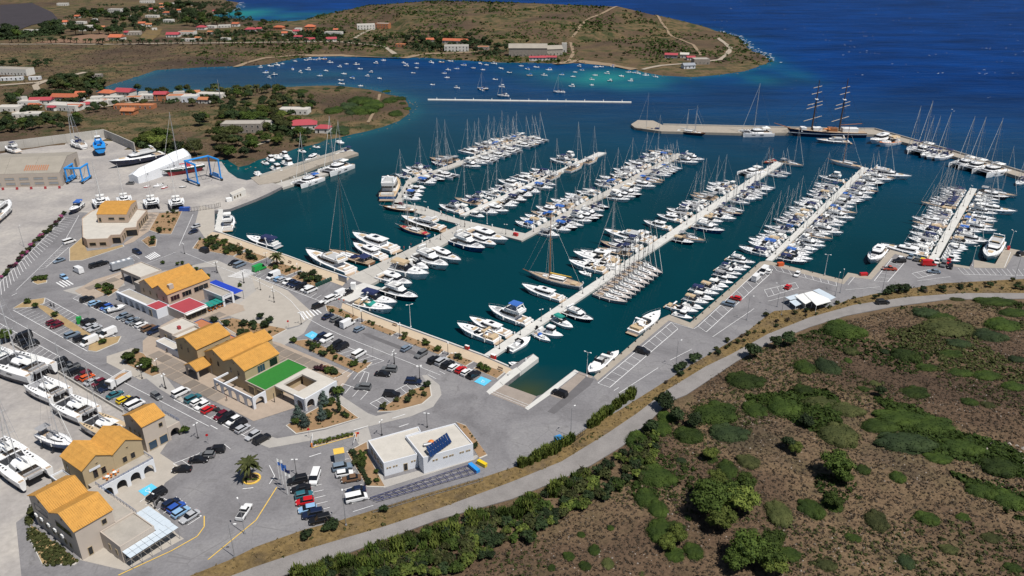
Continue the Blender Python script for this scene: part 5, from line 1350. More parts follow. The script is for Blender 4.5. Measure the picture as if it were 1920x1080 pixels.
def small(name, L, B, style='cuddy', canopy=None, engine=True):
 P = Proto(name); f0, f1 = 0.6,0.95
 h, d, half = hull_meshes(L, B, f0, f1, 'motor', stern=0.86, rake=0.12, n=9)
 P.add('hull', h, 'gelcoat'); P.add('deck', d, 'gelcoat')
 x0 = -0.45 * L; x1 = 0.1 * L if style == 'cuddy' else 0.3 * L
 lo = outline(half, x0, x1,0.78,4,0.7); P.add('cockpit', MB().frustum(lo, f0, lo, f0 + 0.09), 'grey_deck')
 if style == 'cuddy':
  fo = outline(half, 0.02 * L, 0.36 * L, 0.7,4,0.4); P.add('cuddy', MB().frustum(fo, f0 + 0.1,[(x - 0.05, y * 0.75) for x, y in fo], f0 + 0.75), 'gelcoat')
  ws = outline(half, -0.08 * L, 0.08 * L, 0.66,3); P.add('windscreen', MB().band(ws, f0 + 0.5,[(x - 0.3, y * 0.88) for x, y in ws], f0 + 1.2,0,1,0.0, skip=(5,)), 'dark_window')
 elif style == 'cabin':
  lo = outline(half, -0.12 * L, 0.16 * L, 0.66,3); hi = [(x * 0.9, y * 0.85) for x, y in lo]
  k = P.add('wheelhouse', MB().frustum(lo, f0 + 0.1, hi, f0 + 1.75), 'gelcoat'); P.add('cabin_window', MB().band(lo, f0 + 0.1, hi, f0 + 1.75,0.5,0.85,0.03), 'dark_window', k)
 else:
  P.add('console', MB().box(-0.05 * L, 0.06 * L, -0.35,0.35, f0, f0 + 1.0), 'gelcoat')
  P.add('thwart', MB().box(-0.25 * L, -0.17 * L, -B * 0.36, B * 0.36, f0, f0 + 0.45), 'white_canvas')
 P.add('seat', MB().box(-0.43 * L, -0.34 * L, -B * 0.34, B * 0.34, f0, f0 + 0.5), 'white_canvas')
 if engine: P.add('outboard_engine', MB().box(-L / 2 - 0.45,-L / 2 + 0.02,-0.22,0.22,0.2,1.25), 'black_rubber')
 if canopy:
  q = [(-0.36 * L, -B * 0.36),(0.0,-B * 0.34),(0.0, B * 0.34),(-0.36 * L, B * 0.36)]
  P.add('canopy', MB().frustum(q, f0 + 1.45,[(x * 0.95, y * 0.7) for x, y in q], f0 + 1.75, True), canopy)
 return P
def catamaran(name, L, B, H, bottom='dark_bottom', rig=True, keel=False, power=False):
 P = Proto(name); f0, f1 = 1.45,1.75; hb = B * 0.23
 for s in (-1,1):
  h, d, half = hull_meshes(L, hb, f0, f1, 'sail', stern=0.8, rake=0.02, flare=0.75, draft=0.7)
  for m_ in (h, d): m_.v = [(x, y + s * (B / 2 - hb / 2), z) for x, y, z in m_.v]
  k = P.add('hull', h, 'gelcoat'); P.add('side_deck', d, 'gelcoat', k)
  mb = MB()
  for i in range(4): mb.box(0.02 * L + i * 0.09 * L, 0.02 * L + i * 0.09 * L + 0.4, s * (B / 2 - hb / 2) - 0.2, s * (B / 2 - hb / 2) + 0.2, f0 + 0.12 + 0.02 * i, f0 + 0.24 + 0.03 * i)
  P.add('hatch', mb, 'dark_window', k)
  y = s * (B / 2 - hb / 2)
  P.add('stern_step', MB().box(-L / 2 + 0.1,-L / 2 + 0.8, y - hb * 0.3, y + hb * 0.3, f0, f0 + 0.06), 'teak', k)
  mb = MB()
  for x, w in ((-0.15,1.6),(0.12,1.6)):
   mb.add([(x * L, s * (B / 2 + 0.02),0.75),(x * L + w, s * (B / 2 + 0.02),0.8),(x * L + w, s * (B / 2 + 0.045),1.1),(x * L, s * (B / 2 + 0.045),1.05)],[(0,1,2,3)])
  P.add('hull_window', mb, 'dark_window', k)
  P.add('antifouling', MB().frustum(outline(half, -L / 2 + 0.1, L * 0.47,0.3,5,0.2),-1.1, outline(half, -L / 2 + 0.05, L * 0.475,0.74,5,0.2),-0.05), bottom, k) if keel else None
  if keel:
   k = len(P.parts) - 1
   me = P.parts[k][1]
   for v in me.vertices: v.co.y += y
 P.add('bridgedeck', MB().box(-0.42 * L, 0.16 * L, -B * 0.30, B * 0.30,0.85, f0 + 0.02), 'gelcoat')
 lo = [(-0.18 * L, -B * 0.29),(0.10 * L, -B * 0.26),(0.19 * L, -B * 0.13),(0.19 * L, B * 0.13),(0.10 * L, B * 0.26),(-0.18 * L, B * 0.29)]
 hi = [(-0.19 * L, -B * 0.25),(0.04 * L, -B * 0.22),(0.10 * L, -B * 0.10),(0.10 * L, B * 0.10),(0.04 * L, B * 0.22),(-0.19 * L, B * 0.25)]
 k = P.add('coachroof', MB().frustum(lo, f0, hi, f0 + 1.15), 'gelcoat'); P.add('saloon_window', MB().band(lo, f0, hi, f0 + 1.15,0.3,0.85,0.04), 'dark_window', k)
 P.add('cockpit', MB().box(-0.42 * L, -0.2 * L, -B * 0.26, B * 0.26, f0, f0 + 0.06), 'teak')
 P.add('cockpit_seat', MB().box(-0.41 * L, -0.37 * L, -B * 0.24, B * 0.24, f0, f0 + 0.5), 'grey_canvas')
 q = [(-0.40 * L, -B * 0.26),(-0.17 * L, -B * 0.24),(-0.17 * L, B * 0.24),(-0.40 * L, B * 0.26)]
 P.add('hardtop', MB().frustum(q, f0 + 1.7,[(x * 0.98, y * 0.85) for x, y in q], f0 + 1.9, True), 'white_canvas')
 P.add('trampoline', MB().box(0.165 * L, 0.40 * L, -B * 0.30, B * 0.30, f0 - 0.1, f0 - 0.05), 'dark_metal')
 P.add('crossbeam', MB().tube((0.41 * L, -B * 0.4, f0 + 0.1),(0.41 * L, B * 0.4, f0 + 0.1),0.14, n=6), 'alloy')
 P.add('dinghy', MB().box(-0.49 * L, -0.44 * L, -1.4,1.4,1.0,1.5), 'grey_canvas')
 if power:
  P.add('flybridge', MB().box(-0.2 * L, 0.0,-B * 0.2, B * 0.2, f0 + 1.15, f0 + 1.9), 'gelcoat'); P.add('bimini', MB().box(-0.22 * L, 0.02 * L, -B * 0.22, B * 0.22, f0 + 3.0, f0 + 3.12), 'white_canvas')
 if rig: mast_parts(P, 0.07 * L, f0 + 1.0, H, L, f0 + 0.3, 'alloy', 0.12,0.38, 'grey_canvas', True, f0 + 0.2)
 return P
def classic(name, L, B, masts, hullmat='wood_hull', spar='wood_spar', cover='white_canvas', deck='teak', house='white_paint', cush=None):
 """wooden yacht, ketch or gulet: masts = [(x fraction, height)]"""
 P = Proto(name); f0, f1 = 1.3,2.0
 h, d, half = hull_meshes(L, B, f0, f1, 'sail', stern=0.6, rake=0.12, flare=0.8)
 P.add('hull', h, hullmat); P.add('deck', d, deck)
 mb = MB(); pl = outline(half, -L / 2, L / 2 - 0.15,0.985,9,0.2); z = lambda x: half(x)[1]
 for i in range(len(pl)):
  a, b = pl[i], pl[(i + 1) % len(pl)]; mb.add([(*a, z(a[0]) - 0.02),(*b, z(b[0]) - 0.02),(*b, z(b[0]) + 0.3),(*a, z(a[0]) + 0.3)],[(0,1,2,3)])
 P.add('bulwark', mb, 'white_paint' if hullmat == 'wood_hull' else 'wood_spar')
 lo = outline(half, -0.20 * L, 0.06 * L, 0.55,4); hi = [(x, y * 0.88) for x, y in lo]
 k = P.add('deckhouse', MB().frustum(lo, f0 + 0.1, hi, f0 + 1.25), house); P.add('cabin_window', MB().band(lo, f0 + 0.1, hi, f0 + 1.25,0.45,0.8,0.03), 'dark_window', k)
 P.add('foredeck_house', MB().box(0.12 * L, 0.2 * L, -B * 0.15, B * 0.15, f0 + 0.2, f0 + 0.85), house)
 P.add('aft_seat', MB().box(-0.42 * L, -0.33 * L, -B * 0.24, B * 0.24, f0, f0 + 0.5), cush or 'tan_canvas')
 if cush: P.add('sunpad', MB().box(0.24 * L, 0.34 * L, -B * 0.16, B * 0.16, f0 + 0.4, f0 + 0.75), cush)
 P.add('bowsprit', MB().tube((L / 2 - 1,0, f1),(L / 2 + 0.09 * L, 0, f1 + 0.6),0.14,0.09,6), spar)
 for i, (x, H) in enumerate(masts):
  k = P.add('mast', MB().tube((x * L, 0, f0),(x * L, 0, H),0.2,0.11,7), spar)
  P.add('spreader', MB().tube((x * L, -1.2, H * 0.62),(x * L, 1.2, H * 0.62),0.06, n=4), spar, k)
  bl = 0.34 * L / len(masts) + 1.5
  k = P.add('boom', MB().tube((x * L - 0.2,0, f0 + 1.9),(x * L - bl, 0, f0 + 2.1),0.12, n=5), spar)
  P.add('sail_cover', MB().tube((x * L - 0.3,0, f0 + 2.15),(x * L - bl * 0.95,0, f0 + 2.3),0.26,0.15,6), cover, k)
  mb = MB()
  for s in (-1,1):
   for o in (-0.5,0.5): mb.tube((x * L, 0, H * 0.9),(x * L + o, s * half(x * L)[0], f0 + 0.3),0.025, n=3)
  mb.tube((x * L, 0, H * 0.97),((L / 2 + 0.07 * L) if i == 0 else masts[i - 1][0] * L, 0, f1 + 0.5 if i == 0 else masts[i - 1][1] * 0.9),0.03, n=3)
  if i == 0: mb.tube((x * L, 0, H * 0.75),(L / 2 - 0.5,0, f1),0.07,0.04, n=4)
  if i == len(masts) - 1: mb.tube((x * L, 0, H * 0.95),(-L / 2 + 0.2,0, f0 + 0.2),0.025, n=3)
  P.add('rigging', mb, 'white_canvas')
 return P
BP = {}
BP['s'] = [yacht('sailing_yacht', 12.0,3.9,16.0), yacht('sailing_yacht', 11.0,3.6,14.5, hood='white_canvas', cover='white_canvas'), yacht('sailing_yacht', 13.0,4.1,17.5, 'teak', hood='grey_canvas', cover='white_canvas'), yacht('sailing_yacht', 10.0,3.3,13.0, bimini=False, cover='navy_canvas')]
BP['S'] = [yacht('sailing_yacht', 16.0,4.7,22.0, 'teak', hood='grey_canvas'), yacht('sailing_yacht', 15.0,4.5,20.0, 'teak', hood='navy_canvas', cover='navy_canvas')]
BP['r'] = [yacht('racing_yacht', 13.5,3.9,18.0, 'pale_teak', spar='dark_spar', bimini=False, hood='white_canvas', cover='grey_canvas')]
BP['m'] = [motor('motor_yacht', 14.0,4.3, 'fly'), motor('motor_yacht', 12.5,4.0, 'fly', 'white_canvas'), motor('motor_yacht', 13.0,4.0, 'hard'), motor('motor_yacht', 13.0,4.2, 'fly', 'navy_canvas')]
BP['M'] = [motor('motor_yacht', 22.0,5.6, 'fly'), motor('motor_yacht', 18.5,5.0, 'hard')]
BP['o'] = [motor('sport_cruiser', 10.5,3.4, 'open'), motor('sport_cruiser', 9.5,3.2, 'open', 'white_canvas'), motor('sport_cruiser', 11.5,3.6, 'open', 'navy_canvas'), motor('sport_cruiser', 10.0,3.3, 'open', 'grey_canvas'), motor('sport_cruiser', 12.5,3.8, 'open'), motor('sport_cruiser', 10.0,3.2, 'open', 'tan_canvas')]
BP['b'] = [small('motorboat', 7.0,2.5), small('motorboat', 6.5,2.3, 'cabin'), small('motorboat', 7.2,2.6, 'cuddy', 'blue_canvas'), small('motorboat', 6.0,2.2, 'open'), small('motorboat', 7.5,2.7, 'cuddy', 'white_canvas')]
BP['c'] = [catamaran('catamaran', 12.5,7.0,17.0), catamaran('catamaran', 13.5,7.4,19.0)]
BP['K'] = [catamaran('catamaran', 12.5,7.2,18.0, 'dark_bottom', True, True)]
BP['t'] = [small('bay_boat', 6.0,2.2, 'cuddy'), small('bay_boat', 5.2,2.0, 'open'), small('bay_boat', 6.6,2.3, 'cabin', engine=False), small('bay_boat', 6.2,2.2, 'open', 'blue_canvas'), small('bay_boat', 5.6,2.1, 'open', 'white_canvas')]
DESC = {'s': ['white sailing yacht with navy hood', 'white sailing yacht with white hood', 'teak decked yacht, grey hood', 'plain white sailing yacht'], 'S': ['large teak decked sailing yacht', 'large sailing yacht with navy hood'],
  'r': ['grey racing yacht with dark mast'], 'm': ['flybridge cruiser', 'cruiser with white bimini', 'hardtop motor cruiser', 'cruiser with navy bimini'], 'M': ['big white motor yacht', 'big hardtop motor yacht'],
  'o': ['white sport cruiser', 'sport cruiser with white canopy', 'sport cruiser with navy canopy', 'sport cruiser with grey canopy', 'long white sport cruiser', 'sport cruiser with tan canopy'],
  'b': ['small white motorboat', 'small cabin motorboat', 'motorboat with blue canopy', 'small open motorboat', 'motorboat with white canopy'], 'c': ['sailing catamaran', 'large sailing catamaran'], 'K': ['beached sailing catamaran']}
CAT = {'s': 'sailing yacht', 'S': 'sailing yacht', 'r': 'sailing yacht', 'm': 'motor yacht', 'M': 'motor yacht', 'o': 'motor boat', 'b': 'motor boat', 'c': 'catamaran', 'K': 'catamaran', 't': 'boat'}
GRP = {'s': 'sailing yachts on the pontoons', 'S': 'sailing yachts on the pontoons', 'r': 'racing yachts moored together', 'm': 'motor yachts in the marina', 'M': 'motor yachts in the marina', 'o': 'sport cruisers in the marina', 'b': 'small motorboats in the marina', 'c': 'sailing catamarans in the marina'}
BEAM = {'s': 3.9, 'S': 4.7, 'r': 3.9, 'm': 4.3, 'M': 5.6, 'o': 3.7, 'b': 2.7, 'c': 7.4}
LEN = {'s': 12.3, 'S': 15.5, 'r': 13.5, 'm': 13.4, 'M': 20, 'o': 10.8, 'b': 7, 'c': 13}
brng = random.Random(11)
NB = {'n': 0}
def moor(code, pos, heading, label, var=None, scale=1.0, over=None, skip=(), group=None):
 Ps = BP[code]; v = brng.randrange(len(Ps)) if var is None else var
 NB['n'] += 1
 return Ps[v].put(pos, heading, label, CAT[code], group or GRP.get(code), scale, over, skip)
def berths(line, side, spec, where, zz=PZ, gap=0.7, rng=None):
 """boats lying stern-to along a pontoon edge. line: pixel edge, root first. side: direction from the edge (unit). spec: (t0, t1, codes) by pixel x"""
 a, b = [Vector((*p, 0)) for p in W2(line, zz)]
 d = b - a; cnt = 0
 for x0, x1, codes in spec:
  f = lambda px: (px - line[0][0]) / (line[1][0] - line[0][0])
  def world_at(px):
   t = f(px); return Vector((*W2([lerp(line[0], line[1], t)], zz)[0],0))
  p = world_at(x0); q = world_at(x1); room = (q - p).length; u = (q - p).normalized()
  codes = list(codes.replace(' ', ''))
  while codes and sum(BEAM[c] + 0.25 for c in codes) > room + 1.5: codes.pop(brng.randrange(len(codes)))
  need = sum(BEAM[c] for c in codes); g = (room - need) / max(1, len(codes))
  s = g / 2
  for c in codes:
   w = BEAM[c]; L = LEN[c]; v = brng.randrange(len(BP[c])); real = {'s': (12,11,13,10), 'S': (16,15), 'r': (13.5,), 'm': (14,12.5,13,13), 'M': (22,18.5), 'o': (10.5,9.5,11.5,10,12.5,10), 'b': (7,6.5,7.2,6,7.5), 'c': (12.5,13.5)}[c][v]
   sc = brng.uniform(0.94,1.06)
   o = p + u * (s + w / 2) + side * (real * sc / 2 + gap + (0.5 if c in 'mo' else 0.1))
   hd = atan2(side.y, side.x) + brng.gauss(0,0.025)
   over = {}
   r = brng.random()
   if c in 'sSmo' and r < 0.10: over['hull'] = 'navy_hull'
   elif c in 'so' and r < 0.15: over['hull'] = 'grey_hull'
   elif c in 'ms' and r < 0.19: over['hull'] = 'blue_hull'
   if c == 'o' and v in (1,2,3) and brng.random() < 0.16: over['canopy'] = 'blue_canvas'
   if c == 's' and v < 3 and brng.random() < 0.14: over['bimini'] = over['sprayhood'] = 'blue_canvas'
   if c == 'b' and r < 0.12: over['hull'] = 'red_canvas'
   ds = DESC[c][v]
   if over.get('hull') == 'navy_hull': ds = 'navy hulled ' + ds.replace('white ', '')
   elif over.get('hull') == 'grey_hull': ds = 'grey hulled ' + ds.replace('white ', '')
   elif over.get('hull') == 'blue_hull': ds = 'blue hulled ' + ds.replace('white ', '')
   elif c == 'b' and over: ds = 'red hulled motorboat'
   if over.get('canopy'): ds = ds.split(' with')[0] + ', blue canopy'
   if over.get('bimini'): ds = ds.split(' with')[0].split(',')[0] + ', blue bimini'
   cnt += 1
   moor(c, (o.x, o.y, 0), hd, f'{ds}, {ordw(cnt - 1)} from root, {where}', v, sc, over)
   s += w + g
LS, RS = -E2, E2
berths([(764,337),(996,254)], LS, [(764,778, 's'),(783,815, 'oms'),(832,868, 'sSS'),(890,990, 'csssmssosscsssss')], 'far side of bent pontoon')
berths([(772,342),(1001,258)], RS, [(776,806, 'osoos'),(808,826, 'c'),(858,872, 'm'),(876,955, 'scscscsc'),(960,999, 'scsscs')], 'near side of bent pontoon')
berths([(862,403),(1122,285)], LS, [(864,886, 'mo'),(896,920, 'Sm'),(924,944, 'obs'),(948,990, 'sobmb'),(992,1008, 'c'),(1010,1042, 'ossob'),(1066,1090, 'mm')], 'far side of narrow pontoon')
berths([(872,404),(1137,286)], RS, [(877,884, 'b'),(890,912, 'om'),(914,940, 'boobo'),(944,990, 'obobob'),(994,1016, 'obs')], 'near side of narrow pontoon')
berths([(985,437.5),(1270,287)], LS, [(999,1032, 'oooso'),(1037,1044, 's'),(1048,1108, 'mosoooo'),(1114,1132, 'ss'),(1142,1172, 'sso'),(1176,1226, 'somosmm'),(1230,1266, 'smmoSS')], 'far side of red box pontoon')
berths([(978,451),(1282,290)], RS, [(1004,1018, 'ob'),(1022,1052, 'ooss'),(1056,1084, 'mmm'),(1090,1112, 'ss'),(1130,1172, 'mmmmoo'),(1176,1206, 'mosss'),(1214,1244, 'sssss'),(1258,1278, 'mm')], 'near side of red box pontoon')
berths([(907,665),(1456,302)], LS, [(1196,1212, 'om'),(1216,1238, 'Mm'),(1252,1272, 'm'),(1278,1306, 'mom'),(1312,1336, 'omosb'),(1340,1352, 'ss'),(1360,1386, 'osos'),(1390,1398, 'c')], 'far side of longest pontoon')
berths([(926,669),(1470,305)], RS, [(1252,1272, 'os'),(1288,1318, 'moo'),(1320,1350, 'sossos'),(1362,1368, 's'),(1372,1410, 'sosssbos'),(1434,1450, 'ss')], 'near side of longest pontoon')
berths([(1435,488),(1617,313)], LS, [(1441,1482, 'oosobooosbos'),(1486,1496, 'sb'),(1500,1530, 'ssosmos'),(1534,1548, 'ooo'),(1552,1578, 'sosos'),(1582,1592, 'm')], 'far side of white vans pontoon')
berths([(1447,489),(1629,315)], RS, [(1452,1480, 'obmoboso'),(1482,1520, 'omobosomobs'),(1522,1560, 'sobomsoosbo'),(1562,1596, 'ooosmsmso'),(1598,1628, 'omsmSMm')], 'near side of white vans pontoon')
berths([(1740,487),(1819,352)], LS, [(1741,1766, 'Mosbosob'),(1767,1792, 'oosmosossmsos'),(1794,1816, 'Ssssssosss')], 'far side of red van pontoon')
berths([(1757,488),(1832,354)], RS, [(1759,1776, 'bbbbbbbbb'),(1777,1806, 'omosobomosmo'),(1808,1832, 'mMossmS')], 'near side of red van pontoon')
qa_, qb_ = U(1298,602, LAND), U(1424,492, LAND); cnt = 0
names_q = 'b o b o b o o b b o m o b m'.split()
QS = {'o': 0.92, 'b': 1.12, 'm': 0.8}
for i, c in enumerate(names_q):
 p = qa_.lerp(qb_, (i + 0.6) / len(names_q)); v = brng.randrange(len(BP[c])); real = {'o': (10.5,9.5,11.5,10,12.5,10), 'b': (7,6.5,7.2,6,7.5), 'm': (14,12.5,13,13)}[c][v] * QS[c]
 o = p - E2 * (real / 2 + 1.0); over = {'hull': 'grey_hull'} if i in (4,9) else {}
 moor(c, (o.x, o.y, 0), atan2(E2.y, E2.x) + brng.gauss(0,0.04), f'{DESC[c][v].replace("white ", "") if over else DESC[c][v]}{", grey hull" if over else ""}, bow to the quay, {ordw(i)} from the corner notch', v, QS[c], over)
def moor_px(bow, stern, code, var, label, over=None, z=0.9, skip=(), group=None):
 b = U(*bow, z + 0.5); s = U(*stern, z); d = b - s; d.z = 0; L = d.length
 real = max(abs(v.co.x) for n, me, u in BP[code][var].parts if n == 'hull' for v in me.vertices) * 2
 sc = L / real; c = (b + s) / 2
 return moor(code, (c.x, c.y, 0), atan2(d.y, d.x), label, var, sc, over, skip, group)
zX = ZM(850,440,4.5); zJ = ZM(560,400,6); zK = ZM(700,380,6)
def MX(z, bow, stern, *a, **k): moor_px(z([bow])[0], z([stern])[0], *a, **k)
BP['g'] = [classic('classic_yacht', 21.0,5.2,[(0.08,25.0)])]; CAT['g'] = 'sailing yacht'
BP['h'] = [classic('gulet', 22.0,5.8,[(0.15,20.0),(-0.12,17.0)], 'blue_hull', 'alloy', 'white_canvas', 'teak', 'white_paint', 'red_canvas')]; CAT['h'] = 'sailing ship'
BP['w'] = [yacht('sloop', 24.0,6.0,34.0, 'teak', spar='dark_spar', cover='tan_canvas', bimini=True, hood='navy_canvas')]; CAT['w'] = 'sailing yacht'
MX(zX, (32,765),(372,895), 'o', 4, 'tan covered sport cruiser nearest the promenade on the longest pontoon', {'cockpit_seat': 'tan_canvas', 'sunpad': 'tan_canvas', 'radar_arch': 'tan_canvas'})
MX(zX, (135,705),(470,845), 'M', 1, 'white hardtop yacht second from the promenade on the longest pontoon')
MX(zX, (297,620),(640,750), 'm', 3, 'flybridge yacht with bright blue bimini by the longest pontoon', {'bimini': 'blue_canvas'})
MX(zX, (577,428),(920,545), 'M', 1, 'white motor yacht with a row of round fenders below the wooden yacht', {'sunpad': 'white_canvas'})
MX(zX, (625,325),(1080,440), 'g', 0, 'classic wooden sailing yacht with varnished mast and yellow boom cover', {'hull': 'grey_hull', 'sail_cover': 'yellow_paint'})
MX(zX, (972,228),(1280,310), 'o', 4, 'white sport cruiser nearest the viewer in the tight group of four'); MX(zX, (1058,295),(1165,335), 'b', 3, 'small open tender beside the tight group of four cruisers')
MX(zX, (1010,165),(1385,250), 'o', 4, 'white sport cruiser second in the tight group of four'); MX(zX, (1070,145),(1390,215), 'm', 2, 'hardtop cruiser farthest in the tight group of four')
MX(zX, (1090,225),(1380,285), 'o', 0, 'shorter white sport cruiser in the middle of the tight group')
MX(zX, (1235,50),(1500,135), 'S', 1, 'blue hulled ketch with teak deck next to a blue sloop', {'hull': 'blue_hull'}); MX(zX, (1215,105),(1500,170), 'S', 0, 'pale blue sloop moored beside the blue ketch', {'hull': 'grey_hull'})
MX(zX, (650,860),(468,975), 'b', 0, 'white day boat lying alongside near the longest pontoon root')
MX(zX, (820,888),(675,825), 's', 3, 'tiny sailing boat with blue cover near the longest pontoon root', {'sail_cover': 'blue_canvas', 'sprayhood': 'blue_canvas'}, skip=('mast', 'spreader', 'boom', 'sail_cover', 'rigging', 'furled_jib'))
MX(zX, (928,852),(712,795), 'b', 1, 'cabin motorboat between the tiny sailing boat and the green canopy'); MX(zX, (1010,780),(840,700), 'b', 2, 'motorboat with a green canopy on the longest pontoon', {'canopy': 'green_canvas'})
MX(zX, (1182,722),(935,645), 'm', 0, 'dark hulled flybridge cruiser right of the green canopied boat', {'hull': 'navy_hull'}); MX(zX, (1120,670),(960,605), 'o', 0, 'white cruiser tucked behind the dark hulled flybridge cruiser')
for i in range(9):
 a = lerp((1470,568),(1768,328), i / 8); s = lerp((1190,492),(1530,232), i / 8)
 MX(zX, a, s, 'r', 0, f'grey racing yacht with dark mast, {ordw(i)} of nine moored tightly side by side', {'hull': 'grey_hull'})
MX(zX, (1745,660),(1515,825), 'o', 4, 'large white sport cruiser with tan sunpad moored along the ladder marked quay', {'cockpit': 'tan_canvas'})
moor_px((1104,699),(1140,668), 'b', 0, 'white motorboat lying along the quay near the slipway', group='small motorboats in the marina'); moor_px((1160,655),(1137,674), 'b', 3, 'small grey tender behind the motorboat near the slipway', {'hull': 'grey_hull'})
moor_px((953,676),(986,686), 'b', 0, 'small covered boat between the longest pontoon and the stub jetty')
MX(zJ, (85,445),(590,660), 'M', 0, 'white three decked motor yacht in the corner by the blue board', {'hull': 'gelcoat'})
MX(zJ, (340,405),(820,560), 'w', 0, 'huge dark masted sloop with bare teak deck beside the corner yacht', {'hull': 'wood_hull'})
MX(zJ, (615,350),(960,505), 'M', 1, 'white motor yacht between the huge sloop and another white yacht'); MX(zJ, (608,250),(1085,420), 'M', 1, 'long white motor yacht right of two moored on the wide jetty')
MX(zK, (275,255),(620,360), 'h', 0, 'two masted gulet with blue hull and red cushions'); MX(zK, (315,170),(785,300), 'M', 0, 'motor yacht with brown hull and grey roof behind the gulet', {'hull': 'wood_hull'})
MX(zK, (100,40),(480,90), 'h', 0, 'dark hulled two masted sailing ship lying along the angled cross pontoon', {'hull': 'dark_bottom', 'aft_seat': 'white_canvas', 'sunpad': 'white_canvas'})
MX(zK, (1520,450),(1060,320), 'M', 1, 'long white cruiser in the angle of jetty and cross pontoon'); MX(zK, (1385,490),(1080,375), 'M', 1, 'white cruiser with tan pad second from the cross pontoon', {'sunpad': 'tan_canvas'})
MX(zK, (1260,540),(890,425), 'm', 0, 'blue hulled explorer yacht third from the cross pontoon', {'hull': 'blue_hull'}); MX(zK, (990,670),(630,535), 'M', 1, 'broad white cruiser fourth from the cross pontoon')
MX(zK, (845,740),(475,600), 'm', 0, 'sport fishing cruiser with tall tower on the wide jetty'); MX(zK, (620,750),(385,660), 'b', 0, 'short white boat squeezed beside the sport fishing cruiser')
MX(zK, (630,840),(210,740), 'o', 5, 'beige sport cruiser with tan canopy on the wide jetty', {'hull': 'gelcoat'}); MX(zK, (440,935),(60,830), 'm', 2, 'white cruiser next to the pale apron of the wide jetty')
MX(zJ, (1345,965),(950,855), 'm', 0, 'sport fisherman with dark blue hull by the pale apron', {'hull': 'navy_hull'}); MX(zJ, (1110,1030),(720,930), 'o', 2, 'white cruiser with navy awning by the car park apron')
MX(zJ, (1060,1095),(640,1010), 'o', 4, 'open white speedboat with teal windscreen in the car park corner', {'windscreen': 'green_canvas'})
moor_px((463,446),(520,462), 'o', 2, 'silver sport boat with navy top along the white coping', {'hull': 'grey_hull'}); moor_px((432,406),(427,431), 'm', 1, 'white patrol style cruiser beside the white floating dock')
moor_px((741,338),(726,374), 'm', 0, 'tan decked motor yacht with blue hull at the bent pontoon root', {'hull': 'blue_hull', 'deck': 'tan_canvas'})
for i, y in enumerate((349,356,363,370)): moor_px((799 - i * 3, y + 3),(768 - i * 4, y), 'b', i % 3, f'small white boat, {ordw(i)} in the row inside the pontoon bend')
moor_px((554,347),(598,333), 'c', 1, 'sailing catamaran with blue bimini at the low yard jetty', {'hardtop': 'blue_canvas'}); moor_px((607,325),(652,310), 'c', 0, 'sailing catamaran at the tip of the low yard jetty')
MX(ZM(480,220,3.856),(355,318),(450,280), 'm', 2, 'white cruiser inside the boatyard breakwater')
for bow, stern, lab in (((190,390),(120,362), 'white open boat inside the breakwater, middle of three'),((275,355),(200,325), 'white cabin boat inside the breakwater, farthest of three'),((45,425),(0,400), 'white motorboat inside the breakwater nearest the yard'),
      ((465,212),(415,206), 'small white boat alone off the headland trees'),((362,248),(312,236), 'small white dinghy by the headland shore'),((240,288),(180,268), 'white dinghy right in the row by the yard shore'),((190,300),(130,280), 'white dinghy second in the row by the yard shore'),
      ((130,320),(90,295), 'white dinghy third in the row by the yard shore'),((90,335),(50,318), 'white dinghy fourth in the row by the yard shore'),((635,188),(590,172), 'blue white boat off the crimson roofed hut')):
 MX(ZM(480,220,3.856), bow, stern, 'b', brng.randrange(4), lab)
MX(ZM(480,220,3.856),(560,268),(690,238), 's', 0, 'sailing yacht moored at the tip of the boatyard breakwater')
zO = ZM(1440,220,3.856)
for i, (bow, stern) in enumerate((((1005,245),(1085,210)),((1060,262),(1175,228)),((1105,280),(1185,250)),((1145,292),(1235,262)),((1200,302),(1320,272)),((1355,355),(1480,325)),((1425,375),(1560,345)),((1525,405),(1690,378)),((1795,480),(1850,455)))):
 MX(zO, bow, stern, ('s', 'c', 's', 's', 's', 'c', 'c', 'c', 's')[i],0, f'{"sailing catamaran" if i in (1,5,6,7) else "white sailing yacht"}, {ordw(i)} along the outer breakwater from the tall ship')
MX(zO, (735,180),(880,150), 'm', 2, 'white cruiser at the bend of the outer breakwater'); MX(zO, (800,198),(940,180), 'o', 5, 'boat with orange tan deck at the bend of the outer breakwater', {'deck': 'orange_paint', 'canopy': 'tan_canvas'})
MX(zO, (345,165),(590,180), 'M', 0, 'long dark hulled motor yacht lying in front of the tall ship', {'hull': 'grey_hull'})
moor_px((1631,492),(1654,468), 'm', 2, 'white cruiser lying alone along the quay left of the red van pontoon')
moor_px((1850,487),(1872,454), 'M', 0, 'grey white yacht moored alone at the rightmost quay')
MX(zO, (445,310),(680,365), 'g', 0, 'long low classic yacht across the tip of the white vans pontoon', {'hull': 'gelcoat', 'bulwark': 'gelcoat'})
zT = ZM(1200,270,5.14)
MX(zT, (980,290),(1165,255), 'c', 1, 'motor catamaran near the tip of the longest pontoon', skip=('mast', 'spreader', 'boom', 'sail_cover', 'rigging', 'furled_jib')); MX(zT, (1190,170),(1310,150), 'h', 0, 'rusty red workboat with brown masts at the longest pontoon', {'hull': 'red_bottom', 'mast': 'wood_spar', 'boom': 'wood_spar', 'deckhouse': 'wood_hull'})
MX(zT, (1580,205),(1345,165), 'S', 0, 'large yacht across the very tip of the longest pontoon')
zY = ZM(800,260,5.333)
for bow, stern, o_ in (((1212,410),(1350,335), 'nearest'),((1412,330),(1565,245), 'middle'),((1595,250),(1712,185), 'farthest')): MX(zY, stern, bow, 's', 2, f'yacht lying alongside the near edge of the narrow pontoon, {o_} of three')
z3 = ZM(960,0,3.856)
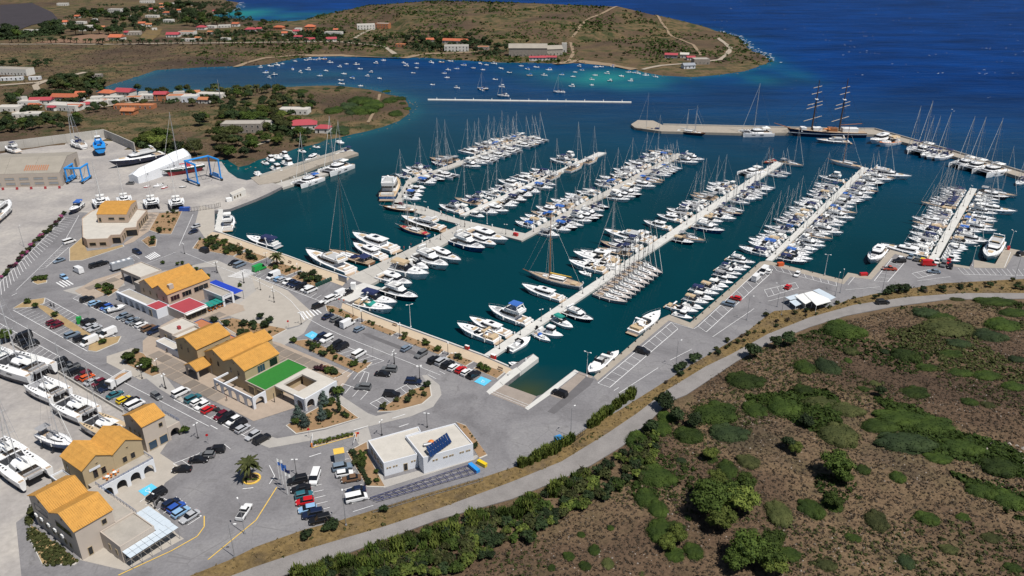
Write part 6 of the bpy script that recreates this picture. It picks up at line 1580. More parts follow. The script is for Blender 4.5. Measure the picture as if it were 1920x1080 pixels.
MX(z3,(1400,970),(1180,945), 'h', 0, 'dark two masted sailing ship moored at the left outer breakwater', {'hull': 'dark_bottom', 'aft_seat': 'white_canvas', 'sunpad': 'white_canvas'}); moor_px((1388,250),(1446,250), 'c', 1, 'big white sailing catamaran with tall mast at the outer breakwater')
moor_px((1192,240),(1240,244), 'w', 0, 'dark hulled sloop moored at the breakwater head', {'hull': 'dark_bottom', 'mast': 'alloy', 'spreader': 'alloy', 'boom': 'alloy'})
zB1 = ZM(480,0,3.856)
BAY = [zB1([p])[0] for p in [(30,487),(68,525),(95,560),(133,540),(105,478),(150,470),(190,460),(265,500),(320,522),(375,505),(283,443),(360,435),(385,430),(425,432),(460,428),(490,428),(505,512),(460,548),(535,452),(603,483),(653,463),(725,467),(635,535),(612,580),(617,607),(695,565),(752,498),(830,522),
       (803,550),(892,568),(755,622),(865,457),(920,437),(1065,455),(1085,477),(1160,460),(1160,490),(1135,527),(1265,452),(1340,450),(1405,443),(1388,505),(1360,530),(1450,497),(1500,472),(1570,493),(1640,505),(1620,460),(1665,470),(1718,460),(1770,495),(1830,525),(1728,575),(1775,628),(1275,612),(1450,635),(1380,562),(1630,650),(1800,690)]]
BAY += [z3([p])[0] for p in [(65,478),(110,500),(175,487),(265,505),(125,545),(232,545),(358,540),(455,522),(440,555),(505,507),(485,480),(430,625),(575,575),(600,545),(575,615),(685,532),(705,585),(855,585),(790,552),(605,485),(645,483),(725,482),(840,522),(880,525),(905,530),(965,545),(1035,555),(340,668)]]
HULLS = ['gelcoat', 'gelcoat', 'gelcoat', 'blue_hull', 'gelcoat', 'grey_hull', 'gelcoat', 'orange_paint']
HN2 = {'gelcoat': 'white', 'blue_hull': 'blue', 'grey_hull': 'grey', 'orange_paint': 'orange'}
TD = ['cuddy boat', 'open boat', 'cabin boat', 'blue topped open boat', 'white topped open boat']
cntb = {}
for i, (px, py) in enumerate(BAY):
 v = brng.randrange(5); hm = HULLS[i % len(HULLS)] if i % 3 == 0 else 'gelcoat'
 where = 'beside the inlet mouth' if px < 560 else 'off the avenue of palms' if px < 700 else 'off the coast track' if px < 800 else 'off the white hall' if px < 920 else 'off the stone warehouse' if px < 1030 else 'off the far sandy beach' if px < 1130 else 'near the far point'
 key = (v, hm, where); cntb[key] = cntb.get(key, 0) + 1
 p = U(px, py, 0.4)
 if inside(np.array([[p.x, p.y]]), coast_r)[0]: p = U(px, py + 6,0.4)
 nth = cntb[(v, hm, where)]; lab = f'{HN2[hm]} {TD[v]} moored {where}' + ('' if nth == 1 else f', {ordw(nth - 1)} counting rightwards')
 moor('t', (p.x, p.y, 0), brng.gauss(pi - 0.25,0.35), lab, v, brng.uniform(0.72,1.05), {'hull': hm} if hm != 'gelcoat' else None, (), 'boats moored in the bay')
for px, py, lab in ((943,181, 'single masted sailing boat moored just above the floating breakwater'),(905,168, 'dark sailing boat moored in the bay left of centre'),(1048,174, 'white sailing boat moored in the bay below the far beach')):
 p = U(px, py, 0); moor('s', (p.x, p.y, 0), pi - 0.3, lab, 3,0.95, {'hull': 'navy_hull'} if 'dark' in lab else None, (), 'boats moored in the bay')
def stands(P, L, B, z):
 for x in (-0.3,0.0,0.28):
  for s in (-1,1): P.add('boat_stand', MB().tube((x * L, s * B * 0.42,-z),(x * L, s * B * 0.34,-0.1),0.09, n=4).box(x * L - 0.3, x * L + 0.3, s * B * 0.42 - 0.3, s * B * 0.42 + 0.3,-z, -z + 0.12), 'dark_metal')
stands(BP['K'][0],12.5,6.8,1.35)
def ashore(bow, stern, code, var, label, over=None, lift=1.35, skip=(), group=None, rev=False):
 b = U(*bow, LAND + lift + 1.5); s = U(*stern, LAND + lift + 1.5); d = b - s; d.z = 0
 real = max(abs(v.co.x) for n, me, u in BP[code][var].parts if n == 'hull' for v in me.vertices) * 2
 c = (b + s) / 2; sc = d.length / real
 o = BP[code][var].put((c.x, c.y, LAND + lift * sc), atan2(d.y, d.x), label, CAT[code], group, sc, over, skip); return o
BP['Y'] = [yacht('sailing_yacht', 12.5,3.9,17.0, 'gelcoat', hood='grey_canvas')]; CAT['Y'] = 'sailing yacht'; stands(BP['Y'][0],12.5,4.2,1.6)
BP['Y'][0].add('keel', MB().box(-1.3,1.0,-0.18,0.18,-1.55,-0.3), 'dark_bottom')
GK = 'catamarans standing in the boatyards'
zH = ZM(0,560,6); zI = ZM(0,740,6)
def hcat(z, bow, stern, lab, over=None): ashore(z([bow])[0], z([stern])[0], 'K', 0, lab, over, group=GK)
hcat(zH, (20,690),(480,830), 'beached catamaran with grey sail heap beside the boundary wall, upper of four', {'hull': 'gelcoat'})
def hcat2(cx, cy, ax, ay, lab, over=None, sc=1.0, rig=()):
 c = U(cx, cy, LAND + 2.5); d = U(cx + ax, cy + ay, LAND + 2.5) - c
 BP['K'][0].put((c.x, c.y, LAND + 1.35 * sc), atan2(d.y, d.x), lab, 'catamaran', GK, sc, over, rig)
hcat2(-2,667,-20,-9, 'beached catamaran half cut off at the left border above the others'); 
hcat2(88,727,-20,-9, 'beached catamaran with tan hatch cover, second along the boundary wall', {'trampoline': 'grey_canvas'})
hcat2(140,762,-20,-9, 'beached catamaran with white hardtop, third along the boundary wall')
hcat2(193,796,-20,-9, 'cream beached catamaran closest to the twin gabled building', {'hull': 'gelcoat', 'side_deck': 'tan_canvas'}, 0.95)
hcat2(40,875,-20,-14, 'big beached catamaran with stern towards the lower buildings', sc=1.12)
hcat2(8,840,-20,-12, 'beached catamaran at the left border behind the big one', sc=0.9)
ashore(zI([(845,570)])[0], zI([(440,410)])[0], 'Y', 0, 'blue hulled sailing yacht propped on stands in the lower yard', {'hull': 'blue_hull'}, 1.7)
hcat2(284,378,4,14, 'catamaran with dinghy on the boatyard concrete, left of the pair', sc=0.95); hcat2(331,379,3,14, 'catamaran on the boatyard concrete, right of the pair by the blue skip', sc=0.95)
hcat2(190,378,6,16, 'catamaran partly hidden behind the pinkish office', sc=1.0); hcat2(233,373,4,14, 'white catamaran hull directly behind the office roof', sc=0.9)
ashore(ZM(0,220,3.856)([(790,345)])[0], ZM(0,220,3.856)([(1180,265)])[0], 'M', 0, 'long black hulled motor yacht laid up in the boatyard', {'hull': 'navy_hull'}, 0.9)
ashore(ZM(0,220,3.856)([(75,620)])[0], ZM(0,220,3.856)([(-40,730)])[0], 'm', 0, 'white motor yacht laid up at the left border of the boatyard', None, 0.9)
ashore(ZM(0,220,3.856)([(505,680)])[0], ZM(0,220,3.856)([(585,615)])[0], 'o', 2, 'motorboat with blue cover on the yard by the hedge end', {'hull': 'navy_hull', 'canopy': 'blue_canvas'}, 0.6)
ashore(ZM(0,220,6)([(800,270)])[0], ZM(0,220,6)([(945,325)])[0], 's', 3, 'small sailing boat laid up against the retaining wall', None, 0.5)
ashore(ZM(0,220,6)([(60,330)])[0], ZM(0,220,6)([(200,368)])[0], 'm', 3, 'sport fisher with outriggers behind the long shed', None, 0.9)
BP['z'] = [yacht('sailing_yacht', 20.0,5.2,27.0, 'gelcoat', hood='red_canvas', cover='red_canvas', bimini=False)]; CAT['z'] = 'sailing yacht'
BP['z'][0].add('underbody', MB().frustum([(-8,-0.7),(7,-0.4),(7,0.4),(-8,0.7)],-2.2,[(-9,-1.6),(8.0,-0.8),(8.0,0.8),(-9,1.6)],-0.1), 'red_bottom')
ashore(ZM(240,240,6)([(385,480)])[0], ZM(240,240,6)([(850,400)])[0], 'z', 0, 'dark green sailing yacht with red bottom hanging in the large blue travel lift', {'hull': 'green_hull'}, 2.0)
P = Proto('tugboat'); h, d, half = hull_meshes(20,7.5,1.9,3.4, 'motor', stern=0.9, draft=1.6, rake=0.06, flare=0.85)
P.add('hull', h, 'bright_blue'); P.add('deck', d, 'bright_blue'); P.add('rubbing_strake', MB().band(outline(half, -9.9,9,1.0,7,0.5),1.3, outline(half, -9.9,9,1.0,7,0.5),1.8,0,1,0.12), 'black_rubber')
P.add('underbody', MB().frustum(outline(half, -9,8,0.35,5,0.3),-3.2, outline(half, -9.8,9,0.8,5,0.3),-0.1), 'dark_bottom')
lo = outline(half, -1,6,0.62,4); P.add('deckhouse', MB().frustum(lo, 2.0, lo, 4.8), 'bright_blue'); lo = [(0.5,-1.9),(4.6,-1.7),(4.6,1.7),(0.5,1.9)]
k = P.add('wheelhouse', MB().frustum(lo, 4.8,[(x, y * 0.9) for x, y in lo],7.2), 'white_paint'); P.add('bridge_window', MB().band(lo, 4.8,[(x, y * 0.9) for x, y in lo],7.2,0.45,0.85,0.03), 'dark_window', k)
P.add('funnel', MB().box(-2.4,-1.2,-2.2,-1.2,4,6.4).box(-2.4,-1.2,1.2,2.2,4,6.4), 'bright_blue'); P.add('mast', MB().tube((1.5,0,7.2),(1.5,0,11.5),0.14, n=6).tube((1.5,-1.2,10),(1.5,1.2,10),0.08, n=4), 'white_paint'); P.add('winch', MB().tube((-4,-1.2,2.6),(-4,1.2,2.6),0.7, n=10), 'dark_metal')
c = U(187,277, LAND + 3); P.put((c.x, c.y, LAND + 3.2), pi / 2 + 0.5, 'bright blue harbour tug standing by the retaining wall corner', 'tugboat', None, 0.85)
P = Proto('tall_ship'); h, d, half = hull_meshes(46,8.5,3.0,4.6, 'sail', stern=0.7, rake=0.10, n=15)
P.add('hull', h, 'navy_hull'); P.add('deck', d, 'teak'); P.add('hull_stripe', MB().band(outline(half, -22.8,20,0.96,9,0.3),2.0, outline(half, -22.8,20,0.985,9,0.3),2.5,0,1,0.05), 'white_paint')
for x0, x1, m_ in ((-18,-9, 'white_paint'),(-6,-1, 'wood_spar'),(3,8, 'white_paint'),(12,15, 'white_paint')): P.add('deckhouse', MB().box(x0, x1,-2.2,2.2,3.0,5.4), m_)
P.add('bowsprit', MB().tube((21,0,4.6),(31,0,7.5),0.28,0.14,7), 'wood_spar')
for x, Hm in ((8.5,33),(-7.5,34)):
 k = P.add('mast', MB().tube((x, 0,3),(x, 0, Hm),0.5,0.2,8), M('mast_brown', (0.07,0.045,0.035),0.6))
 for i, (z, w) in enumerate(((10.5,10),(17.5,8.8),(19.6,8.2),(25.5,5.6),(29,4.6))): P.add('yard', MB().tube((x + 0.5 - w * 0.72,-w * 0.75, z),(x + 0.5 + w * 0.72, w * 0.75, z),0.2, n=6), 'spar_buff', k)
 P.add('crow_platform', MB().box(x - 0.8, x + 0.8,-1.4,1.4,21.8,22.1), 'white_paint', k)
 mb = MB()
 for s in (-1,1):
  for o in (-1.6,-0.8,0.0): mb.tube((x, 0,22),(x + o - 0.5, s * 4.0,3.4),0.05, n=3)
  for j in range(6): mb.tube((x - 0.4, s * (0.6 + j * 0.55),20 - j * 2.8),(x - 1.6, s * (0.6 + j * 0.55),20 - j * 2.8),0.03, n=3)
 mb.tube((x, 0, Hm - 1),(30 if x > 0 else 8.5,0,7.4 if x > 0 else 20),0.05, n=3); mb.tube((x, 0, Hm * 0.75),(22 if x > 0 else 8.5,0,5),0.05, n=3); mb.tube((x, 0, Hm - 4),(-22.5 if x < 0 else -7.5,0,4),0.05, n=3)
 P.add('rigging', mb, 'dark_metal')
P.add('spanker_boom', MB().tube((-8,0,7),(-20,0,8),0.2, n=6), 'wood_spar'); P.add('lifeboat', MB().dome((0.5,3.0,5.0),2.2,0.8,0.6), 'orange_paint')
b = U(1480,244,3.5); s = U(1618,248,3); dd = b - s; c = (b + s) / 2
P.put((c.x, c.y, 0), atan2(dd.y, dd.x), 'black two masted square rigged tall ship with white yards on the outer breakwater', 'tall ship', None, Vector((dd.x, dd.y)).length / 43)
# ================================================================== vehicles
GZ = LAND + 0.05                                    # top of the paved surfaces
def car_proto(name, L, W, Hh, prof, cab, roofk=0.8):
 """prof: [(x fraction, half-width factor, top z)], cab: (x0,x1 at the sill, x0,x1 at the roof)"""
 P = Proto(name); vs = []; fs = []; zb = 0.26
 for x, w, zt in prof:
  y = W / 2 * w; X = x * L
  vs += [(X, y * 0.93, zb),(X, y, zb + 0.2),(X, y, zt - 0.14),(X, y * 0.88, zt),(X, -y * 0.88, zt),(X, -y, zt - 0.14),(X, -y, zb + 0.2),(X, -y * 0.93, zb)]
 n = len(prof)
 for i in range(n - 1):
  for k in range(7): fs.append((i * 8 + k, i * 8 + k + 1,(i + 1) * 8 + k + 1,(i + 1) * 8 + k)[::-1])
 fs.append(tuple(range(8))); fs.append(tuple(range((n - 1) * 8, n * 8))[::-1])
 P.add('body', MB().add(vs, fs), 'car_white')
 zs = min(p[2] for p in prof if cab[0] <= p[0] <= cab[1]) - 0.02
 zr = Hh - 0.05
 q = lambda x0, x1, k: [(x0 * L, -W / 2 * k),(x1 * L, -W / 2 * k),(x1 * L, W / 2 * k),(x0 * L, W / 2 * k)]
 lo, hi = q(cab[0], cab[1],0.9), q(cab[2], cab[3], roofk)
 P.add('window', MB().frustum(lo, zs, hi, zr), 'dark_window')
 P.add('roof', MB().frustum(q(cab[2] - 0.012, cab[3] + 0.012, roofk + 0.02), zr, q(cab[2] + 0.02, cab[3] - 0.03, roofk - 0.08), Hh + 0.02, True), 'car_white')
 for sx in (-1,1):
  for sy in (-1,1):
   x = sx * L * 0.31; y = sy * (W / 2 - 0.1)
   k = P.add('wheel', MB().tube((x, y - sy * 0.1,0.32),(x, y + sy * 0.12,0.32),0.32, n=10), 'tyre')
   P.add('rim', MB().tube((x, y + sy * 0.1,0.32),(x, y + sy * 0.135,0.32),0.19, n=8), 'wheel_rim', k)
 mb = MB()
 for s in (-1,1): P.add('headlight', MB().box(L * 0.46, L * 0.492, s * W * 0.36 - 0.16, s * W * 0.36 + 0.16,0.58,0.72), 'white_paint'); P.add('tail_light', MB().box(-L * 0.495,-L * 0.48, s * W * 0.38 - 0.12, s * W * 0.38 + 0.12,0.68,0.86), 'red_canvas')
 return P
CP = {
 'h': car_proto('hatchback', 4.1,1.75,1.48,[(-0.5,0.86,0.86),(-0.46,0.97,0.98),(0.1,1,0.96),(0.24,1,0.92),(0.42,0.95,0.78),(0.5,0.78,0.62)],(-0.47,0.26,-0.40,0.06)),
 'c': car_proto('saloon_car', 4.6,1.8,1.45,[(-0.5,0.84,0.84),(-0.45,0.96,0.95),(-0.3,1,0.95),(0.2,1,0.92),(0.42,0.95,0.78),(0.5,0.78,0.60)],(-0.36,0.23,-0.22,0.06)),
 's': car_proto('suv', 4.7,1.9,1.75,[(-0.5,0.9,1.0),(-0.47,0.98,1.1),(0.12,1,1.08),(0.25,1,1.05),(0.44,0.96,0.95),(0.5,0.84,0.75)],(-0.48,0.24,-0.43,0.08),0.82),
 'v': car_proto('van', 5.0,1.95,2.0,[(-0.5,0.94,1.15),(-0.48,1,1.18),(0.25,1,1.18),(0.36,0.98,1.1),(0.46,0.94,0.95),(0.5,0.86,0.75)],(-0.49,0.36,-0.48,0.20),0.86),
 'p': car_proto('pickup_truck', 5.2,1.85,1.75,[(-0.5,0.96,1.0),(-0.49,1,1.04),(-0.15,1,1.04),(0.18,1,1.03),(0.42,0.96,0.98),(0.5,0.86,0.75)],(-0.12,0.22,-0.08,0.10),0.8)}
P = CP['V'] = car_proto('panel_van', 5.4,2.0,2.35,[(-0.5,0.94,1.1),(-0.48,1,1.16),(0.25,1,1.16),(0.38,0.98,1.08),(0.46,0.94,0.9),(0.5,0.86,0.75)],(0.1,0.38,0.08,0.25),0.86)
P.add('cargo_body', MB().frustum([(-2.68,-0.99),(0.75,-0.99),(0.75,0.99),(-2.68,0.99)],1.1,[(-2.64,-0.9),(0.72,-0.9),(0.72,0.9),(-2.64,0.9)],2.4), 'car_white')
CP['p'].add('load_bed', MB().box(-2.45,-0.75,-0.75,0.75,0.9,1.055), 'dark_metal')
VN = {'h': 'hatchback', 'c': 'saloon car', 's': 'suv', 'v': 'minivan', 'V': 'panel van', 'p': 'pickup truck'}
VC = {'h': 'car', 'c': 'car', 's': 'car', 'v': 'van', 'V': 'van', 'p': 'pickup truck'}
ARTC = {'navy': 'dark blue', 'sky': 'light blue', 'slate': 'blue grey'}
crng = random.Random(5)
def car(px, py, kind, col, label, head=E1, flip=None):
 p = U(px, py, GZ + 0.5); h = atan2(head.y, head.x) if not isinstance(head, (int, float)) else head
 if flip if flip is not None else crng.random() < 0.5: h += pi
 return CP[kind].put((p.x, p.y, GZ), h + crng.gauss(0,0.03), label, VC[kind], 'parked cars', 1.0, {'body': 'car_' + col, 'roof': 'car_' + col, 'cargo_body': 'car_' + col} if col != 'white' else None)
def row(pts, spec, where, head=E1):
 seen = {}
 tot = {}
 for s in spec.split():
  tot[s] = tot.get(s, 0) + 1
 for k, ((x, y), s) in enumerate(zip(pts, spec.split())):
  kind, col = s.split(':'); cw = ARTC.get(col, col)
  car(x, y, kind, col, f'{cw} {VN[kind]}, {ordw(k)} from left {where}', head)
z3_, zN_, zA_, zC_, zL = zL3, zN, zA, zC, ZM(0,680,2.7)
row(z3_([(630,390),(685,418),(732,430),(768,448),(797,464)]), 's:black h:sky c:black h:blue h:sky', 'before the white arched front')
row(z3_([(885,513),(923,528),(957,543),(988,556),(1022,575),(1074,600),(1117,622)]), 'h:slate h:grey c:slate c:grey h:white s:brown s:navy', 'of seven beside the red annexes')
row(z3_([(640,553),(652,585),(687,602),(742,630),(782,642)]), 's:black c:silver c:silver h:grey V:white', 'on the upper side of the grassy island')
row(z3_([(382,557),(410,580),(523,648),(587,675),(647,702)]), 'h:maroon h:maroon s:slate s:black V:white', 'on the lower side of the grassy island')
row(z3_([(167,670),(192,698),(223,722)]), 'V:black s:black s:black', 'of three under the lone wall tree')
row(z3_([(428,848),(462,868),(512,885),(552,912),(602,943),(632,955),(670,987),(714,995),(747,1018),(772,1032)]), 's:black s:black p:grey s:black s:maroon h:orange c:silver h:maroon s:black s:navy', 'in the long row by the boundary wall')
row(zL([(582,162),(627,187),(661,196),(686,215)]), 'c:teal h:yellow c:black v:white', 'above the small tower house')
row(zL([(917,153),(977,182),(1002,200),(1024,218),(1056,237),(1118,267),(1149,282),(1183,294),(1208,315),(1228,334),(1280,370)]), 'v:white s:teal h:white h:white h:red h:maroon s:black h:white s:black h:silver h:silver', 'in the row before the lower plaza')
row(zN_([(30,387)]), 's:black', 'at the very end before the lower plaza')
row(zL([(921,540),(1006,492),(1046,468),(1091,443)]), 'c:black c:black h:grey s:black', 'of four on the slanted bays', Vector((1,0.08,0)))
row(zL([(793,670),(865,713),(893,733),(916,757),(961,780)]), 's:black h:navy h:blue h:sky c:silver', 'beside the glass canopy')
row(zN_([(210,596),(227,638),(243,670),(248,703),(261,741),(288,768),(324,795)]), 's:black c:black h:teal h:red h:sky s:navy s:black', 'counting down in the flag row', Vector((0.9,0.3,0)))
row(zN_([(437,530),(448,562),(482,588),(506,648),(509,686)]), 's:slate h:white c:brown c:navy v:white', 'counting down beside the services building', Vector((0.92,0.28,0)))
car(*zN_([(299,582)])[0], 'v', 'white', 'white minivan standing alone between the flag row and the yellow booth', pi / 2)
car(*zL([(793,169)])[0], 'h', 'grey', 'grey hatchback driving alone on the road by the lower plaza', E2, False); car(*zL([(1237,755)])[0], 'p', 'white', 'white pickup truck driving across the lower forecourt', 1.45, False)
row(zN_([(642,57),(675,34),(542,124),(687,161),(797,97)]), 'c:black s:grey s:grey s:black s:navy', 'in the little kerbed car park', Vector((1,-0.12,0)))
row(zA_([(190,435),(690,638),(845,703),(983,763),(1062,778),(1128,812),(1191,841),(1266,865),(1327,893),(1406,920)]), 'h:slate h:slate s:grey s:black s:silver s:black h:white h:red h:white s:black', 'along the lower quay beds')
row(zC_([(520,514),(575,533),(620,557),(663,572)]), 'c:navy h:grey s:black V:white', 'of four before the quay beds by the crosswalk')
row(zC_([(450,438),(484,420),(547,387),(589,373),(621,352),(662,342)]), 's:black h:white v:white h:white V:white c:black', 'on the car park corner by the apron')
row(zC_([(126,224),(166,243),(192,250),(227,264),(256,273),(287,283),(328,300),(361,315),(398,325)]), 'V:white h:sky h:silver h:white h:navy c:navy s:black h:white v:white', 'in the row behind the green van')
car(*zC_([(25,170)])[0], 'V', 'green', 'bright green panel van parked by the palm bed')
row(zC_([(466,668),(511,678),(579,722),(621,738),(746,788)]), 's:navy s:white s:black s:black v:white', 'beside the upper blue parking bay')
row(z3_([(1690,125),(1735,143)]), 'c:black v:slate', 'of the pair before the quay beds')
car(*z3_([(1475,38)])[0], 'v', 'black', 'black minivan at the corner of the first quay bed', E2); car(*z3_([(992,50)])[0], 's', 'navy', 'dark blue suv next to the upper left crosswalk', E2)
car(*z3_([(566,185)])[0], 'V', 'white', 'white panel van left of the two dark cars on the top road', E2); car(*z3_([(463,231)])[0], 'h', 'sky', 'light blue hatchback by the left crosswalk', E2)
car(*z3_([(690,146)])[0], 's', 'black', 'black suv, left of the two dark cars on the top road'); car(*z3_([(742,132)])[0], 's', 'black', 'black suv, right of the two dark cars on the top road')
car(*z3_([(428,110)])[0], 'c', 'slate', 'blue grey saloon car parked by the left street wall')
zL2_ = zL2
car(*zL2_([(1415,788)])[0], 'h', 'silver', 'silver hatchback on the street to the yard gate', E1); car(*zL2_([(1397,828)])[0], 'h', 'navy', 'dark blue hatchback on the street to the yard gate', E1); car(*zL2_([(501,900)])[0], 'v', 'white', 'white minivan below the pinkish office', 0.95)
car(*zL2_([(940,477)])[0], 'h', 'grey', 'grey car left of the shrink wrapped boat', 0.0)
zQ, zM_ = ZM(960,460,3.856), ZM(1440,460,3.856)
car(*zQ([(1616,383)])[0], 'h', 'red', 'red hatchback in the upper ladder bays on the quay', E2); car(*zQ([(1563,425)])[0], 's', 'slate', 'dark suv next to the red hatchback in the ladder bays', E2); car(*zQ([(943,768)])[0], 's', 'black', 'black suv alone in the lower ladder bays', E2)
car(*zQ([(1820,190)])[0], 'V', 'white', 'white panel van farther up the quay of the two', E1); car(*zQ([(1766,240)])[0], 'V', 'white', 'white panel van nearer of the two on the quay', E1); car(*zQ([(345,1070)])[0], 's', 'black', 'black suv beside the slipway apron', E2)
for x, y, k, c, l in ((146,300, 'h', 'red', 'red hatchback in the loose bays above the quay cafe'),(210,210, 'h', 'white', 'white hatchback at the quay by the white vans pontoon'),(950,113, 's', 'black', 'black suv near the orange pickup truck'),
                      (1030,84, 'h', 'slate', 'blue grey hatchback, left of the row at the red van pontoon'),(1076,99, 'h', 'grey', 'dark grey hatchback left of the yellow car'),(1119,106, 'h', 'yellow', 'yellow hatchback beside the red van'),(1220,118, 'h', 'white', 'white hatchback right behind the red van'),
                      (1268,140, 's', 'grey', 'dark grey suv right of the red van'),(1303,120, 'h', 'red', 'red hatchback at the quay right of the red van'),(1318,153, 'h', 'black', 'black hatchback last right of the red van'),(960,92, 'h', 'white', 'white hatchback behind the black suv by the pickup')):
 car(*zM_([(x, y)])[0], k, c, l, E1 if k != 's' or x == 1268 else 0.0)
car(*zM_([(880,170)])[0], 'p', 'rust', 'orange red pickup truck on the slanted quay bays', -0.15); car(*zM_([(1160,137)])[0], 'V', 'red', 'big red panel van at the root of the wide pontoon', -0.1); car(*zM_([(1200,190)])[0], 'c', 'slate', 'blue grey saloon car behind the red van', -0.25)
car(*zM_([(1832,63)])[0], 's', 'black', 'black suv on the rightmost quay apron', 0.4); car(*zM_([(8,188)])[0], 'h', 'white', 'white hatchback at the left end of the loose bays', E1)
o = car(*zM_([(828,412)])[0], 's', 'black', 'black suv driving on the curved hillside road', 0.12, False)
P = Proto('dump_truck'); P.add('cab', MB().frustum([(2.2,-1.2),(3.9,-1.2),(3.9,1.2),(2.2,1.2)],0.7,[(2.25,-1.1),(3.6,-1.1),(3.6,1.1),(2.25,1.1)],2.8, True), 'car_white'); P.add('windscreen', MB().add([(3.88,-1,1.7),(3.88,1,1.7),(3.68,0.95,2.6),(3.68,-0.95,2.6)],[(0,1,2,3)]), 'dark_window')
k = P.add('tipper_body', MB().box(-3.6,1.9,-1.25,1.25,0.9,1.1).box(-3.6,1.9,-1.25,-1.1,1.1,2.6).box(-3.6,1.9,1.1,1.25,1.1,2.6).box(1.75,1.9,-1.1,1.1,1.1,2.6).box(-3.6,-3.45,-1.1,1.1,1.1,2.4), 'car_white'); P.add('load', MB().dome((-0.9,0,1.6),2.5,1.05,1.0), 'cargo', k)
P.add('chassis', MB().box(-3.5,3.8,-0.5,0.5,0.5,0.9), 'dark_metal')
for x in (-2.6,-1.4,2.9):
 for s in (-1,1): P.add('wheel', MB().tube((x, s * 0.85,0.5),(x, s * 1.2,0.5),0.5, n=10), 'tyre')
p = U(*zL([(603,92)])[0], GZ + 1); P.put((p.x, p.y, GZ), atan2(E1.y, E1.x) + pi + 0.25, 'white dump truck loaded with brown rubble near the boundary wall', 'truck')
P = Proto('motorcycle')
for x in (-0.65,0.65): P.add('wheel', MB().tube((x, -0.06,0.32),(x, 0.06,0.32),0.32, n=10), 'tyre')
P.add('frame', MB().box(-0.45,0.4,-0.14,0.14,0.35,0.78), 'dark_metal'); P.add('seat', MB().box(-0.75,0.05,-0.16,0.16,0.78,0.92), 'black_rubber'); P.add('handlebar', MB().tube((0.5,-0.35,1.05),(0.5,0.35,1.05),0.03, n=4).tube((0.65,0,0.35),(0.48,0,1.05),0.04, n=4), 'steel')
for px, py, l in (*((*zL([(1098 + d, 243 + d * 0.6)])[0], f'black motorcycle, {n} of three parked between red cars') for d, n in ((-10, 'left'),(0, 'middle'),(10, 'right'))),(*zL([(800,712)])[0], 'scooter beside the lamp by the glass canopy'),(*zL([(818,700)])[0], 'scooter next to the black suv by the canopy'),
                  *((*z3_([(370 + d, 437 + d * 0.3)])[0], f'motorcycle, {n} of a pair by the upper grassy island') for d, n in ((0, 'left'),(22, 'right')))):
 p = U(px, py, GZ); P.put((p.x, p.y, GZ), crng.uniform(0,6), l, 'motorcycle', 'parked motorcycles')
o = BP['b'][0].put((*U(*z3_([(847,466)])[0], GZ + 0.5)[:2], GZ + 0.75), atan2(E1.y, E1.x) - 0.3, 'white motorboat on a trailer in the car row by the white arched front', 'motor boat', None, 0.85)
P = Proto('container_trailer'); P.add('box_body', MB().box(-4,4,-1.2,1.2,0.8,3.2), 'grey_hull')
for k in range(4): P.add('roof_light', MB().box(-3.4 + k * 1.9,-2.4 + k * 1.9,-0.6,0.6,3.2,3.32), 'white_paint')
for x in (-2.4,-1.3,2.6):
 for s in (-1,1): P.add('wheel', MB().tube((x, s * 0.9,0.45),(x, s * 1.2,0.45),0.45, n=10), 'tyre')
p = U(*z3_([(884,150)])[0], GZ + 1); P.put((p.x, p.y, GZ), atan2(E1.y, E1.x) - 0.15, 'grey box trailer with pale roof lights above the upper hall', 'trailer')
# ================================================================== vegetation
def quads_mesh(name, cen, nrm, size, mat, extra=None):
 """many leaf-sized faces: centres, normals, sizes"""
 n = len(cen)
 nrm = nrm / (np.linalg.norm(nrm, axis=1, keepdims=True) + 1e-9)
 ref = RNG.normal(size=(n, 3)); u = np.cross(nrm, ref); u /= (np.linalg.norm(u, axis=1, keepdims=True) + 1e-9); v = np.cross(nrm, u)
 s = size[:, None]; a = RNG.uniform(0.6,1.1,(n, 1))
 V = np.stack([cen - u * s - v * s * a * 0.3, cen + v * s * a * -0.9, cen + u * s + v * s * a * 0.2, cen + v * s * a],1).reshape(-1,3)
 F = np.arange(n * 4).reshape(n, 4)
 vs = V.tolist(); fs = F.tolist()
 if extra:
  k = len(vs); vs += [tuple(p) for p in extra.v]; fs += [[i + k for i in f] for f in extra.f]
 me = bpy.data.meshes.new(name); me.from_pydata(vs, [], fs); me.update()
 if mat: me.materials.append(MATS[mat])
 return me
def crown(n, lobes, size, core=0.72, up=0.25):
 L = np.array(lobes); w = L[:, 3] * L[:, 4]; w = w / w.sum()
 k = RNG.choice(len(L), n, p=w)
 d = RNG.normal(size=(n, 3)); d /= np.linalg.norm(d, axis=1, keepdims=True); d[:, 2] = np.abs(d[:, 2]) * np.where(RNG.random(n) < 0.8,1,-0.6)
 r = RNG.uniform(0.72,1.06,(n, 1))
 cen = L[k, :3] + d * L[k, 3:] * r
 ex = MB()
 for l in lobes:
  ex.dome((l[0], l[1], l[2] - l[5] * 0.25), l[3] * core, l[4] * core, l[5] * (core + 0.2),8,3)
 return quads_mesh('crown', cen, d + RNG.normal(scale=0.45, size=(n, 3)) + np.array([0,0, up]), RNG.uniform(0.5,1.2, n) * size, None, ex)
def tree_proto(name, lobes, n, size, th, tr, mat, limbs=3):
 P = Proto(name)
 mb = MB().tube((0,0,-0.4),(0.1,0, th), tr, tr * 0.6,6)
 for k in range(limbs):
  a = 2 * pi * k / max(1, limbs) + 0.4; mb.tube((0.1,0, th * 0.8),(cos(a) * 1.1, sin(a) * 1.1, th + 1.0), tr * 0.5, tr * 0.25,5)
 P.add('trunk', mb, 'bark'); P.add('crown', crown(n, lobes, size), mat); return P
